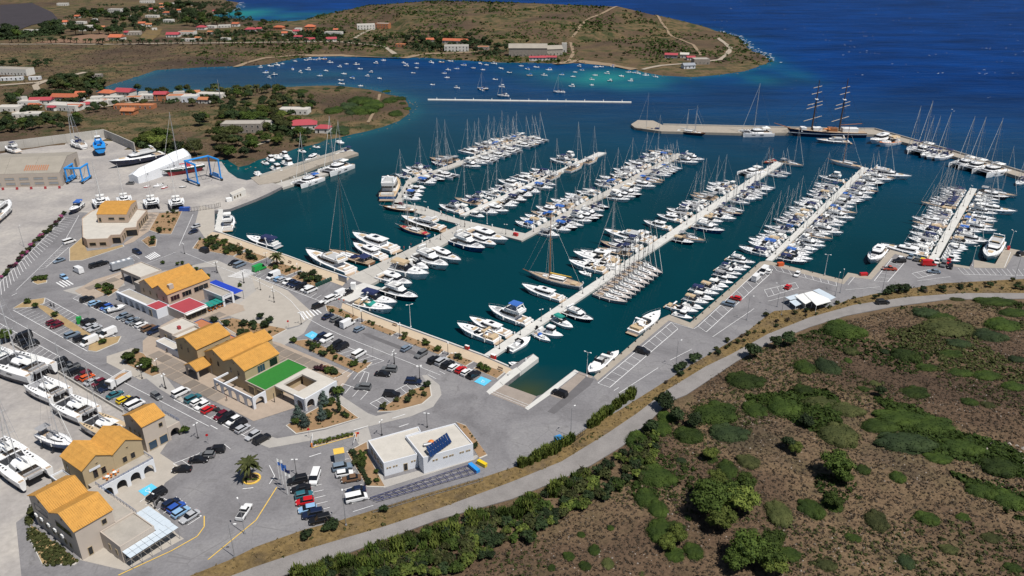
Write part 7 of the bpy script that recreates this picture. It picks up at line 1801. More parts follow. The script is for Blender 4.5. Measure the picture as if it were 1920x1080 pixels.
def rl_(k, R, zc, spread, rz=0.7, seed=0):
 r = random.Random(seed); out = [(0,0, zc, R * 0.72, R * 0.72, R * rz * 0.8)]
 for i in range(k):
  a = 2 * pi * i / k + r.uniform(-0.4,0.4); q = r.uniform(0.45,0.62) * spread
  s = r.uniform(0.40,0.62) * R
  out.append((cos(a) * R * q, sin(a) * R * q, zc + r.uniform(-0.3,0.35) * R, s, s * r.uniform(0.8,1.1), s * rz * r.uniform(0.8,1.1)))
 return out
TP = {'tree': [tree_proto('bushy_tree', rl_(6,2.6,3.0,1.0,0.8, s),520,0.36,2.0,0.22, 'leaf_dark') for s in range(4)],
      'mid': [tree_proto('leafy_tree', rl_(5,2.4,2.8,1.0,0.8,10 + s),460,0.34,1.9,0.2, 'leaf_mid') for s in range(3)],
      'pine': [tree_proto('pine_tree', rl_(9,3.0,3.4,1.25,0.75,20 + s),1500,0.24,2.4,0.25, 'leaf_light') for s in range(3)],
      'bush': [tree_proto('bush', rl_(4,1.0,0.75,1.0,0.8,30 + s),260,0.17,0.5,0.07, 'leaf_mid', 2) for s in range(4)],
      'cypress': [tree_proto('cypress', [(0,0,1.0,0.55,0.55,0.9),(0,0,2.4,0.6,0.6,1.2),(0,0,3.8,0.4,0.4,1.2)],340,0.16,0.8,0.1, 'leaf_dark', 0)],
      'spruce': [tree_proto('blue_spruce', [(0,0,1.0,1.3,1.3,0.8),(0,0,2.0,1.0,1.0,0.9),(0,0,3.0,0.6,0.6,1.1)],520,0.18,1.0,0.12, 'leaf_blue', 0)]}
def mound_proto(seed, mat, n=3200):
 r = random.Random(seed); lob = [(0,0,0.0,0.9,0.9,0.36)]
 for i in range(13):
  a = r.uniform(0,2 * pi); q = r.uniform(0.25,0.68); s = r.uniform(0.2,0.34); lob.append((cos(a) * q, sin(a) * q, r.uniform(0.04,0.16), s, s, s * 0.75))
 P = Proto('shrub_mound'); P.add('foliage', crown(n, lob, 0.03,0.95,0.7), mat); return P
TP['mound'] = [mound_proto(s, 'leaf_mound') for s in range(5)]
P = Proto('palm_tree'); P.add('trunk', MB().tube((0,0,-0.3),(0.1,0,3.4),0.28,0.22,8), 'bark'); mb = MB(); r = random.Random(3)
for k in range(38):
 a = k * 2.4; el = r.uniform(-0.35,1.25); L = r.uniform(2.0,2.7); pts = []
 for i in range(6):
  t = i / 5; h = L * t * cos(el * (1 - 0.3 * t)); pts.append((0.1 + cos(a) * h, sin(a) * h, 3.45 + L * sin(el) * t - 1.5 * t * t))
 px_, py_ = -sin(a), cos(a)
 for i in range(5):
  w0 = 0.34 * sin(pi * (0.12 + i * 0.17)); w1 = 0.34 * sin(pi * (0.12 + (i + 1) * 0.17)) * (0 if i == 4 else 1)
  p, q = pts[i], pts[i + 1]
  for s in (-1,1): mb.add([p, q, (q[0] + s * px_ * w1, q[1] + s * py_ * w1, q[2] - 0.18),(p[0] + s * px_ * w0, p[1] + s * py_ * w0, p[2] - 0.18)],[(0,1,2,3)])
P.add('crown', mb, 'leaf_olive'); TP['palm'] = [P]
def reed_mesh(n=150):
 mb = MB(); r = random.Random(n)
 for k in range(n):
  a = r.uniform(0,2 * pi); q = sqrt(r.random()); x, y = cos(a) * q, sin(a) * q; h = r.uniform(1.2,2.6); b = r.uniform(0,2 * pi); w = 0.10
  lx, ly = cos(b) * 0.5, sin(b) * 0.5; nx, ny = -sin(b) * w, cos(b) * w
  mb.add([(x - nx, y - ny, 0),(x + nx, y + ny, 0),(x + nx * 1.3 + lx * 0.3, y + ny * 1.3 + ly * 0.3, h * 0.7),(x - nx * 1.3 + lx * 0.3, y - ny * 1.3 + ly * 0.3, h * 0.7),(x + lx, y + ly, h)],[(0,1,2,3),(3,2,4)])
 return mb
TP['reed'] = []
for s in range(3): P = Proto('reed_clump'); P.add('blades', reed_mesh(170 + s * 12), 'leaf_light'); TP['reed'].append(P)
NOUN = {'tree': 'bushy tree', 'mid': 'leafy tree', 'pine': 'pine tree', 'bush': 'bush', 'cypress': 'cypress', 'spruce': 'blue spruce', 'mound': 'low shrub mound', 'palm': 'palm tree', 'reed': 'reed clump'}
CATV = {'tree': 'tree', 'mid': 'tree', 'pine': 'tree', 'bush': 'bush', 'cypress': 'tree', 'spruce': 'tree', 'mound': 'shrub', 'palm': 'palm tree', 'reed': 'reeds'}
ADJ = {'leaf_dark': 'dark green', 'leaf_mid': 'green', 'leaf_light': 'light green', 'leaf_yellow': 'yellow green', 'leaf_mound': 'olive green', 'leaf_blue': 'bluish', 'leaf_purple': 'purple', 'leaf_olive': 'dusty green', 'magenta_bloom': 'magenta flowering', 'leaf_scrub': 'brown'}
ZONES = {}
vr = random.Random(21)
def plant(zone, kind, px, py, scale, mat=None, hf=None):
 p = on(hf, px, py) if hf else U(px, py, LAND + 0.1)
 ZONES.setdefault(zone, []).append((px, kind, p, scale, mat))
def flush():
 for zone, L in ZONES.items():
  L.sort(key=lambda t: t[0]); cnt = {}
  for px, kind, p, scale, mat in L:
   dm = {'tree': 'leaf_dark', 'mid': 'leaf_mid', 'pine': 'leaf_light', 'bush': 'leaf_mid', 'cypress': 'leaf_dark', 'spruce': 'leaf_blue', 'mound': 'leaf_mound', 'palm': 'leaf_olive', 'reed': 'leaf_light'}[kind]
   m = mat or dm; key = (kind, m); i = cnt.get(key, 0); cnt[key] = i + 1
   adj = '' if kind in ('spruce', 'palm', 'cypress') and m == dm else ADJ[m] + ' '
   lab = f'{adj}{NOUN[kind]}, {ordw(i)} from the left {zone}'
   P = vr.choice(TP[kind]); part_ = {'mound': 'foliage', 'reed': 'blades'}.get(kind, 'crown')
   nm = {'in the hedge': 'hedge_bush', 'on the dry v': 'verge_bush'}.get(zone[:12]) if kind == 'bush' else None
   P.put(p, vr.uniform(0,6.28) if kind != 'mound' or not isinstance(scale, tuple) else vr.choice((0, pi)), lab, CATV[kind], f'{NOUN[kind]}s {zone}', scale, {part_: m} if m != dm else None, (), nm)
def in_px(poly, n, seed, mind=4):
 r = random.Random(seed); xs = [p[0] for p in poly]; ys = [p[1] for p in poly]; out = []; t = 0
 while len(out) < n and t < n * 60:
  t += 1; x, y = r.uniform(min(xs), max(xs)), r.uniform(min(ys), max(ys))
  if not inside(np.array([[x, y]]), poly)[0]: continue
  if any(hypot(x - a, (y - b) * 2) < mind for a, b in out): continue
  out.append((x, y))
 return out
hg = lambda x, y: hhill1(x, y)
fg = lambda x, y: hfar1(x, y)
def mound(px, py, rx, ry, mat=None, hf=hg, zone='on the brown hillside', hz=1.0):
 c = on(hf, px, py); e = on(hf, px + rx, py); k = on(hf, px, py - ry)
 w = max(0.6, abs(e.x - c.x)); d = max(0.6, abs(k.y - c.y))
 plant(zone, 'mound', px, py, (w * 1.08, min(d * 1.05, w * 1.7), min(w, d) * 0.95 * hz), mat, hf)
for q in ((1397,716,41,17),(1581,622,45,17),(1510,690,24,14),(1552,690,26,18),(1510,734,26,13),(1714,738,32,13),(1818,754,19,9),(1853,760,17,9),(1470,766,41,19),(1540,755,41,11),(1588,770,37,15),
          (1690,785,55,18),(1745,800,50,20),(1650,800,40,16),(1700,830,60,22),(1570,818,44,28),(1803,840,46,22),(1877,878,48,22),(1618,882,16,10),(1684,896,19,12),(1840,922,30,18),(1892,940,34,22),(1562,948,22,18),(1521,955,26,22),
          (1644,978,24,21),(1740,974,28,16),(1805,971,15,9),(1699,1055,18,16),(1462,964,30,32),(1340,779,50,22),(1293,818,33,18),(1367,814,41,18),(1416,770,26,18),(1252,783,22,11),(1241,803,22,17),(1197,830,28,20),(1230,896,44,22),
          (1330,858,16,13),(1364,882,22,20),(1404,866,24,14),(1278,864,11,7),(1212,937,26,19),(1234,955,22,18),(1241,997,33,28),(1267,990,20,14),(1291,971,8,6),(1264,1041,22,16),(1301,1034,22,20),(1090,1003,9,7),(1067,1044,13,10),(1114,1033,14,12),(1140,1057,14,12),
          (1097,1062,14,10),(1034,1066,9,8),(1203,1076,7,5),(1145,990,8,6),(1596,660,18,8),(1590,677,9,6),(1699,668,33,15),(1738,588,31,10),(1764,597,31,8),(1777,617,59,17),(1880,611,38,12),(1855,632,38,12),(1798,645,26,7),(1868,567,44,8),(1795,562,17,5),(1900,588,33,8),
          (1660,660,12,6),(1740,690,26,9),(1800,700,30,9),(1906,674,20,8),(1850,705,30,9),(1900,725,25,9),(1780,665,26,7),(1620,730,14,6),(1760,860,30,14),(1600,1010,18,10),(1480,1040,26,16),(1860,1010,24,12),(1780,1030,22,12),(1550,1060,22,14),(1900,1065,22,12),(1640,720,12,5)):
 mound(*q, mat=vr.choice((None, None, 'leaf_dark', None, 'leaf_olive')))
hz_ = 'on the brown hillside'
for px, py, s in ((1562,893,2.4),(1580,905,1.4),(1330,962,2.6),(1362,950,2.2),(1386,958,2.3),(1348,990,2.0),(1320,930,1.7),(1344,912,1.5),(1398,918,1.5),(1404,1052,2.4),(1436,1062,2.0),(1380,1068,1.8),(1446,1025,1.6),(1560,950,1.3),(1450,1078,1.6),(1330,860,1.2),(1490,850,1.1),(1268,1015,1.4),(1250,1030,1.2)):
 plant(hz_, 'pine', px, py, s * 0.48, vr.choice((None, 'leaf_mid', 'leaf_mid')), hg)
for px, py, s in ((1245,768,1.5),(1476,647,1.4),(1452,651,1.1),(1409,671,1.5),(1268,790,1.2),(1300,800,1.2),(1220,812,1.2),(1477,840,1.0),(1650,742,0.9),(1510,800,1.0)): plant(hz_, 'tree', px, py, s * 0.7, None, hg)
hedge = [(545,1085),(660,1050),(824,990),(960,950),(1053,912),(1108,888),(1167,850),(1212,812),(1240,830),(1215,900),(1180,905),(1120,945),(1060,965),(1000,1010),(960,1030),(850,1075),(760,1090)]
for i, (x, y) in enumerate(in_px(hedge, 210,3,7)):
 plant('in the hedge below the curved road', 'bush', x, y, vr.uniform(1.1,1.9), vr.choice(('leaf_dark', 'leaf_mid', 'leaf_dark', 'leaf_olive', 'leaf_light')), hg)
for i, (x, y) in enumerate(in_px([(545,1082),(700,1032),(960,945),(1110,885),(1100,905),(980,965),(900,1000),(740,1060),(600,1088)],70,4,7)):
 plant('in the hedge below the curved road', 'reed', x, y + 3, vr.uniform(0.9,1.4), vr.choice((None, 'leaf_mid')), hg)
for a, b, n in (((975,874),(1045,842),14),((1048,838),(1075,826),5),((1105,800),(1190,737),22)):
 for k in range(n):
  x, y = lerp(a, b, (k + 0.5) / n); plant('behind the quay by the curved road', 'reed', x + vr.uniform(-3,3), y + vr.uniform(-2,3), vr.uniform(0.75,1.15), vr.choice((None, None, 'leaf_mid')))
for x, y in in_px([(1440,590),(1640,552),(1920,524),(1920,544),(1700,552),(1590,570),(1440,620),(1320,682),(1230,735),(1240,722)],46,6,12):
 plant('on the dry verge', 'bush', x, y, vr.uniform(0.45,1.1), vr.choice(('leaf_olive', 'leaf_dark', 'leaf_scrub', 'leaf_olive')))
for x, y, s in ((1670,548,2.6),(1684,547,2.6),(1698,546,2.4),(1660,552,1.8),(1270,695,2.0),(1300,678,2.2),(1308,672,1.6),(1280,690,1.8),(1730,545,1.6),(1765,545,2.0),(1855,538,1.8),(1905,541,1.6),(1800,540,1.4),(625,990,2.0),(612,994,1.5),(575,1008,1.8),(720,958,1.4),(1640,560,1.3)):
 plant('on the dry verge', 'bush', x, y, s * 0.8, 'leaf_dark')
BEDN = ['in the wide quay bed with the lamp', 'in the long quay bed with the bench', 'in the quay bed by the red car', 'in the last quay bed by the blue bay', 'in the quay bed by the crosswalk', 'in the first basin bed', 'in the second basin bed', 'in the palm bed', 'in the bed by the apron', 'in the corner bed', 'in the lower plaza bed', 'in the top plaza bed',
  'in the long bed by the turf terrace', 'in the garden beyond the halls', 'in the spruce garden', 'in the kerbed car park island', 'in the bed left of the services building', 'in the bed right of the services building', 'in the bed end by the grey suv', 'in the red leaved bed', 'in the bed by the entrance barrier', 'in the office garden', 'in the small office bed', 'in the plaza corner bed']
SMALL = []
for i, q in enumerate(BEDS[:24]):
 ar = abs(sum(q[k][0] * q[(k + 1) % len(q)][1] - q[(k + 1) % len(q)][0] * q[k][1] for k in range(len(q)))) / 2
 n = int(min(60, ar / 3.2)); xs = [p[0] for p in q]; ys = [p[1] for p in q]; t = 0; got = 0; r = random.Random(100 + i); sq = shrink(q, 0.9)
 while got < n and t < 900:
  t += 1; x, y = r.uniform(min(xs), max(xs)), r.uniform(min(ys), max(ys))
  if not inside(np.array([[x, y]]), sq)[0]: continue
  got += 1; s = r.choice((0.3,0.35,0.4,0.4,0.5,0.5,0.7,0.9,1.2))
  d_ = Vector((x, y, 0)); dz = -CAMH; dep = y * cos(PITCH) + CAMH * sin(PITCH)
  if s < 0.6: SMALL.append((x, y, s)); continue
  ZONES.setdefault(BEDN[i],[]).append((960 + FPX * x / dep, 'bush', Vector((x, y, LAND + 0.2)), s, r.choice((None, 'leaf_dark', 'leaf_olive', 'leaf_scrub' if s < 0.6 else None))))
for z, pts, kind, s, mat, zone in ((zB, [(735,670)], 'palm', 1.25, None, 'in the palm bed'),(zN, [(215,285),(250,325),(335,290),(345,215)], 'spruce', 1.15, None, 'in the spruce garden'),(zN, [(423,255)], 'cypress', 1.2, None, 'in the spruce garden'),(zN, [(420,165)], 'bush', 1.9, 'leaf_mid', 'in the spruce garden'),
                                   (zL3,[(930,850),(1060,900)], 'mid', 0.85, None, 'in the lower plaza bed'),(zP, [(1075,215),(1025,135),(870,200),(840,285),(600,165),(1110,170),(710,200),(955,200)], 'bush', 1.5, 'leaf_dark', 'in the garden beyond the halls'),
                                   (zB, [(440,560),(475,600),(250,510),(40,400),(90,490)], 'bush', 1.6, 'leaf_dark', 'in the second basin bed'),(zB, [(1020,800),(1060,840),(1110,770),(1170,840)], 'bush', 1.7, 'leaf_dark', 'in the bed by the apron'),(zP, [(1575,610)], 'bush', 1.2, 'leaf_purple', 'in the red leaved bed'),(zP, [(1545,605),(1610,615)], 'bush', 1.0, 'leaf_purple', 'in the red leaved bed')):
 for p in z(pts): plant(zone, kind, *p, s, mat)
for z, pts, kind, s, zone in ((zL3,[(60,690),(30,705)], 'mid', 0.9, 'at the end of the boundary wall'),(zL3,[(200,420),(260,450),(400,515),(752,710)], 'bush', 1.3, 'on the grassy parking island'),(zL3,[(715,310),(790,355),(775,300),(300,250),(260,255),(330,245)], 'bush', 1.3, 'near the upper left plaza'),
                              (ZM(50,740,3.375),[(1000,240)], 'bush', 1.4, 'by the small tower house'),(ZM(200,470,6.75),[(715,165),(900,180),(960,170),(1060,220),(1140,245),(1200,270),(1290,330),(1690,450)], 'bush', 0.9, 'behind the upper hall')):
 for p in z(pts): plant(zone, kind, *p, s)
plant('on the roundabout island', 'palm', 470,899,1.35)
for k in range(5): plant('on the roundabout island', 'bush', 462 + k * 4.5,900 + (k % 2),0.4)
for k in range(9): 
 x, y = lerp((592,832),(660,816), k / 8); plant('in the bed by the entrance barrier', 'bush', x, y, vr.uniform(0.5,0.8), 'leaf_light')
for k in range(14):
 x, y = lerp(zW([(10,540)])[0], zW([(190,890)])[0], k / 13); plant('in the bed left of the services building', 'bush', x, y, vr.uniform(0.6,0.9), 'leaf_dark')
for k in range(34):                                  # flowering hedge of the boatyard
 x, y = lerp((123,402),(2,522),(k + 0.5) / 34); plant('in the hedge along the boatyard', 'bush', x + vr.uniform(-3,3), y + vr.uniform(-3,3), vr.uniform(0.8,1.3), vr.choice(('leaf_purple', 'magenta_bloom', 'leaf_dark', 'leaf_olive')))
for q in ((625,208,21,7),(678,190,27,8),(655,200,20,8),(700,198,24,9),(680,209,34,8),(665,210,20,6),(731,189,17,6),(752,185,12,4),(763,204,9,5),(742,213,16,6),(755,194,8,3),(638,165,10,3),(612,167,8,3),(566,172,13,4),(724,172,9,3),(692,174,5,3),(632,170,6,3),(639,243,18,9),(625,247,14,7),(645,249,12,5)):
 mound(*q, mat=vr.choice((None, 'leaf_dark', None)), hf=fg, zone='on the near headland', hz=0.8)
r = random.Random(8)
hxy = [(h[0], h[1], h[2] * 1.5 * (h[1] + 140) / 380 + 4) for h in HOUSES] + more
def trees(poly, n, seed, zone, kinds, s0, s1, mats=(None,), mind=6):
 for x, y in in_px(poly, n, seed, mind):
  if any(abs(x - a) < w and -5 < y - b < 5 for a, b, w in hxy): continue
  plant(zone, r.choice(kinds), x, y, r.uniform(s0, s1), r.choice(mats), fg)
trees([(0,185),(60,178),(200,172),(440,168),(520,165),(600,195),(560,230),(480,235),(430,200),(300,200),(160,215),(140,245),(0,252)],190,31, 'in the shore village', ('tree', 'mid', 'tree'),0.8,1.5,(None, 'leaf_dark', 'leaf_olive'))
trees([(380,225),(420,215),(560,215),(620,250),(560,280),(500,292),(440,300),(400,285),(330,300),(255,275),(265,255),(300,255),(360,265)],80,32, 'between boatyard and headland', ('tree', 'mid', 'pine', 'bush'),0.9,1.7,(None, 'leaf_dark', 'leaf_mid', 'leaf_olive'),8)
trees([(0,55),(110,50),(170,20),(260,25),(330,10),(420,22),(470,45),(420,55),(330,50),(260,45),(240,68),(120,66),(0,78)],130,33, 'in the upper village', ('tree', 'tree', 'mid'),1.4,2.7,(None, 'leaf_dark'),5)
trees([(400,45),(480,45),(640,62),(640,78),(480,78),(330,75),(380,50)],46,34, 'behind the avenue of palms', ('tree', 'mid'),0.9,1.8,(None, 'leaf_dark'))
trees([(690,78),(780,90),(790,100),(950,105),(960,92),(880,70),(800,66),(700,68)],46,35, 'along the far coast track', ('tree', 'mid'),0.9,1.8,(None, 'leaf_dark'))
trees([(100,170),(90,150),(190,150),(200,165),(150,172)],24,36, 'at the inlet end', ('tree', 'mid'),1.0,1.8,('leaf_olive', None)); trees([(0,120),(100,118),(105,128),(0,130)],14,37, 'on the left plain', ('tree',),0.8,1.3)
for k in range(56):
 t = k / 55; x = 20 + 690 * t; y = 80 + 4 * sin(t * 3.0) - (0 if t < 0.85 else -(t - 0.85) * 60); plant('in the avenue of palms', 'palm', x + r.uniform(-3,3), y + r.uniform(-1.5,1.5), r.uniform(1.2,1.8), 'leaf_dark', fg)
for k in range(12): plant('on the bay side of the shore village', 'palm', 395 + k * 9 + r.uniform(-3,3),176 + r.uniform(-3,5), r.uniform(1.1,1.6), None, fg)
trees([(1060,100),(1140,98),(1300,100),(1380,118),(1300,120),(1120,112)],18,38, 'on the far point', ('tree',),0.5,0.9,('leaf_olive', 'leaf_dark'))
flush()
def tufts(name, P, Z, size, mat, k=5, flat_=0.6, kind='stuff'):
 n = len(P); rad = np.repeat(size, k)
 c = np.repeat(np.column_stack([P, Z]), k, 0)
 d = RNG.normal(size=(n * k, 3)); d /= np.linalg.norm(d, axis=1, keepdims=True); d[:, 2] = np.abs(d[:, 2])
 cen = c + d * rad[:, None] * np.array([0.7,0.7, flat_])
 me = quads_mesh(name, cen, d + RNG.normal(scale=0.4, size=d.shape) + np.array([0,0,0.3]), rad * RNG.uniform(0.3,0.6, n * k), mat)
 return tag(link(name, me, None), kind=kind)
def scatter(poly_px, n, hf, seed, clump=0.0, freq=0.05):
 """points spread evenly over the ground of an outline in the picture"""
 w = np.array(W2(poly_px)); g = np.random.default_rng(seed); lo, hi = w.min(0), w.max(0)
 P = g.uniform(lo, hi, (n * 4,2)); P = P[inside(P, w)]
 if clump:
  v = np.array([noise.noise((x * freq, y * freq, seed)) for x, y in P]); P = P[v > clump]
 P = P[:n]
 return P, (hf(P) if hf is not None else np.full(len(P), LAND + 0.03))
SM = np.array(SMALL); tufts('bed_ground_cover', SM[:, :2], np.full(len(SM), LAND + 0.2), SM[:, 2] * 0.9, 'leaf_olive', 9)
HILL = [(1330,705),(1450,645),(1590,600),(1700,575),(1960,563),(2350,575),(2500,800),(2300,1130),(800,1130),(1000,1000),(1180,905),(1230,830)]
P_, Z_ = scatter(HILL, 42000, h_hill, 1); tufts('dry_scrub', P_, Z_, RNG.uniform(0.16,0.5, len(P_)), 'leaf_scrub')
P_, Z_ = scatter(HILL, 6000, h_hill, 2,0.08,0.03); tufts('green_scrub', P_, Z_, RNG.uniform(0.25,0.75, len(P_)), 'leaf_olive', 7)
P_, Z_ = scatter(HILL, 6000, h_hill, 3,0.22,0.03); tufts('dark_scrub', P_, Z_, RNG.uniform(0.4,1.1, len(P_)), 'leaf_mound', 7)
vp = VERGE_UP + ROAD_UP[:-1][::-1]
vp = [p for p in VERGE_UP if p[0] < 2000] + [p for p in ROAD_UP if p[0] < 2000][::-1]
P_, Z_ = scatter([(1390,745),(1560,740),(1700,775),(1800,825),(1920,855),(1920,935),(1820,930),(1740,870),(1600,850),(1500,810)],2600, h_hill, 15,-0.12,0.06); tufts('shrub_thicket', P_, Z_, RNG.uniform(0.5,1.3, len(P_)), 'leaf_mound', 8)
P_, Z_ = scatter([(1640,590),(1960,570),(1960,740),(1700,700)],1500, h_hill, 16,0.05,0.04); tufts('shrub_thicket', P_, Z_, RNG.uniform(0.4,1.0, len(P_)), 'leaf_olive', 8)
bl = ZM(50,740,3.375)([(70,640),(150,570),(165,610),(60,740),(30,830),(200,960),(320,1065),(280,1080),(130,1080),(10,900),(0,760)])
P_, Z_ = scatter(bl, 700, None, 14); tufts('building_scrub', P_, Z_ + 0.2, RNG.uniform(0.3,0.8, len(P_)), 'leaf_olive', 7)
P_, Z_ = scatter(vp, 5200, None, 4); tufts('dry_grass', P_, Z_, RNG.uniform(0.2,0.5, len(P_)), 'leaf_dry')
P_, Z_ = scatter(vp, 1500, None, 5,0.1,0.08); tufts('verge_scrub', P_, Z_, RNG.uniform(0.3,0.7, len(P_)), 'leaf_olive')
def pen(n, seed, clump, freq):
 w = np.array(coast); g = np.random.default_rng(seed); P = g.uniform((-330,760),(420,1260),(n * 4,2)); P = P[inside(P, coast_r)]
 v = np.array([noise.noise((x * freq, y * freq * 1.4, seed)) for x, y in P]); P = P[v > clump][:n]; return P, h_far(P)
for sd, pl in ((47,[(380,228),(470,218),(560,250),(540,285),(500,292),(440,300),(395,285)]),(48,[(258,275),(268,256),(310,262),(335,300)]),(41,[(0,58),(110,50),(120,66),(0,78)]),(42,[(100,45),(180,12),(430,4),(480,40),(420,46),(300,48),(255,66),(240,44),(160,40)]),(43,[(330,72),(470,58),(650,62),(640,77),(480,79)]),(44,[(0,176),(200,170),(430,168),(420,190),(160,205),(60,245),(0,250)]),(45,[(690,72),(800,70),(960,92),(930,106),(780,97)]),(46,[(100,165),(100,150),(190,150),(200,165)])):
 P_, Z_ = scatter(pl, 620 if sd != 42 else 1500, h_far, sd, -0.02,0.012); tufts('village_thicket', P_, Z_ + 0.6, RNG.uniform(1.0,2.8, len(P_)), 'leaf_dark', 7,0.9)
P_, Z_ = pen(5200,6,-0.06,0.016); tufts('headland_scrub', P_, Z_, RNG.uniform(1.0,2.6, len(P_)), 'leaf_mound', 5,0.45)
P_, Z_ = pen(1700,7,0.16,0.016); tufts('headland_bushes', P_, Z_, RNG.uniform(1.4,3.6, len(P_)), 'leaf_mound', 6,0.5)
def plain(n, seed, poly, hi):
 P, Z = scatter(poly, n, h_far, seed); return P, Z, np.random.default_rng(seed).uniform(0.4, hi, len(P))
P_, Z_, s_ = plain(2600,8,[(0,85),(450,88),(700,92),(480,120),(300,128),(200,155),(0,175)],1.3); tufts('plain_scrub', P_, Z_, s_, 'leaf_scrub', 4)
P_, Z_, s_ = plain(2600,9,[(0,180),(300,178),(560,168),(700,175),(770,200),(740,228),(620,255),(480,290),(260,275),(0,250)],1.0); tufts('village_scrub', P_, Z_, s_, 'leaf_olive', 4)
def rocks(name, P, Z, size, mat='stone'):
 vs = []; fs = []
 for (x, y), z, s in zip(P, Z, size):
  k = len(vs); a = random.uniform(0,6)
  for i in range(5): t = a + 2 * pi * i / 5; q = s * random.uniform(0.7,1.2); vs.append((x + q * cos(t), y + q * sin(t), z - 0.1))
  vs.append((x + random.uniform(-0.2,0.2) * s, y + random.uniform(-0.2,0.2) * s, z + s * random.uniform(0.4,0.8)))
  fs += [(k + i, k + (i + 1) % 5, k + 5) for i in range(5)]
 me = bpy.data.meshes.new(name); me.from_pydata(vs, [], fs); me.update(); return tag(link(name, me, mat), kind='stuff')
P_, Z_ = scatter(HILL, 2600, h_hill, 12,0.05,0.06); rocks('field_stones', P_, Z_, RNG.uniform(0.08,0.34, len(P_)))
P_, Z_ = scatter([(1840,830),(1920,850),(1920,905),(1850,900),(1790,860)],110, h_hill, 13); rocks('rock_outcrop', P_, Z_, RNG.uniform(0.3,0.9, len(P_)))
cs = []
for k in range(0, n_coast - 1):
 a, b = COAST[k], COAST[k + 1]
 if a[1] > 1000: continue
 for j in range(4): t = random.random(); cs.append((a[0] + (b[0] - a[0]) * t + random.gauss(0,2.2), a[1] + (b[1] - a[1]) * t + random.gauss(0,2.2)))
cs = np.array(cs); rocks('shore_rocks', cs, np.maximum(h_far(cs),0.0), RNG.uniform(0.25,0.9, len(cs)), 'rock_dark')
def drape(name, pts, w, mat, off=0.45):
 q = [Vector((*p, 0)) for p in W2(pts, 2)]; mb = MB(); rows_ = []
 fine = []
 for a, b in zip(q, q[1:]):
  n = max(1, int((b - a).length / 7)); fine += [a.lerp(b, i / n) for i in range(n)]
 fine.append(q[-1])
 for i, p in enumerate(fine):
  d = (fine[min(i + 1, len(fine) - 1)] - fine[max(0, i - 1)]).normalized(); s = Vector((-d.y, d.x, 0)) * (w / 2 * (0.8 + 0.3 * noise.noise((p.x * 0.05, p.y * 0.05,0))))
  for e in (p - s, p + s): rows_.append((e.x, e.y, hfar1(e.x, e.y) + off))
 mb.add(rows_, [(2 * i, 2 * i + 2,2 * i + 3,2 * i + 1)[::-1] for i in range(len(fine) - 1)])
 return tag(link(name, mb, mat), kind='structure')
M('dirt_track', (0.25,0.18,0.115),0.95, var=0.2); M('white_track', (0.34,0.285,0.22),0.95, var=0.2)
drape('dirt_track', [(440,122),(495,108),(560,102),(640,101),(750,106),(800,100),(870,98),(915,96)],7, 'dirt_track')
drape('coast_road', [(0,84),(240,84),(480,80),(640,79),(720,86),(740,100)],6, 'white_track'); drape('dirt_track', [(190,200),(260,190),(420,182)],5, 'white_track')
drape('dirt_track', [(1205,128),(1240,122),(1300,118),(1350,112),(1365,100),(1370,90)],6, 'white_track'); drape('dirt_track', [(1370,90),(1360,82),(1345,72)],6, 'white_track')
drape('dirt_track', [(1210,34),(1240,55),(1260,70),(1300,85),(1315,105)],4, 'dirt_track'); drape('dirt_track', [(1065,115),(1075,100),(1070,80),(1100,55),(1160,40)],4, 'dirt_track')
drape('beach', [(1040,117),(1080,112),(1140,118),(1190,127)],11, 'dirt_track'); drape('dirt_track', [(0,160),(70,155),(95,150),(160,135)],7, 'white_track'); drape('dirt_track', [(72,172),(66,160),(90,150)],6, 'white_track')
drape('dirt_track', [(665,72),(683,62),(700,55)],5, 'white_track'); drape('dirt_track', [(520,55),(550,60),(552,72),(540,76)],5, 'white_track'); drape('village_street', [(480,270),(520,258),(540,240)],5, 'white_track')
drape('shore_path', [(690,228),(697,215),(705,205),(712,175)],2.5, 'dirt_track'); drape('village_street', [(0,200),(30,205),(30,225),(60,222)],6, 'white_track')
f_ = W2([(0,72),(0,10),(60,6),(98,24),(110,38),(60,48)],2)
land('purple_field', refine(f_, 14), lambda P: h_far(P) + 0.5,14, M('purple_ground', (0.032,0.025,0.03),0.95, var=0.2, scale=0.05))  # dark purple brown patch of ground draped over the far shore
f_ = W2([(60,82),(190,62),(225,72),(190,82)],2); land('bare_field', refine(f_, 14), lambda P: h_far(P) + 0.5,14, M('bare_soil', (0.20,0.115,0.07),0.95, var=0.15, scale=0.05))
f_ = W2([(262,72),(275,58),(305,55),(300,66),(282,80)],2); land('dry_field', refine(f_, 14), lambda P: h_far(P) + 0.5,14, 'dry_grass_ground')
# ================================================================== street furniture, yard machines, people
def lampP(name, h, arms, mat='dark_metal', arm=0.8):
 P = Proto(name); P.add('post', MB().tube((0,0,0),(0,0, h),0.09,0.05,6), mat); P.add('base', MB().box(-0.2,0.2,-0.2,0.2,0,0.3), mat)
 for s in ((-1,1) if arms == 2 else (1,)): k = P.add('arm', MB().tube((0,0, h),(s * arm, 0, h + 0.15),0.04, n=4), mat); P.add('lantern', MB().box(s * arm - 0.28, s * arm + 0.28,-0.14,0.14, h + 0.06, h + 0.2), 'white_paint', k)
 return P
LP1, LP2, LP3 = lampP('street_lamp', 4.2,2, arm=0.5), lampP('lamp_post', 8.5,1, 'steel', 1.3), lampP('lamp_post', 8.0,2, 'white_paint', 0.9)
def lamps(P, pts, where, grp, z=LAND + 0.05):
 for i, (x, y) in enumerate(sorted(pts)): P.put(U(x, y, z), random.uniform(0,3), f'{"tall lamp post" if P is not LP1 else "black twin armed street lamp"}, {ordw(i)} from the left {where}', 'street lamp', grp)
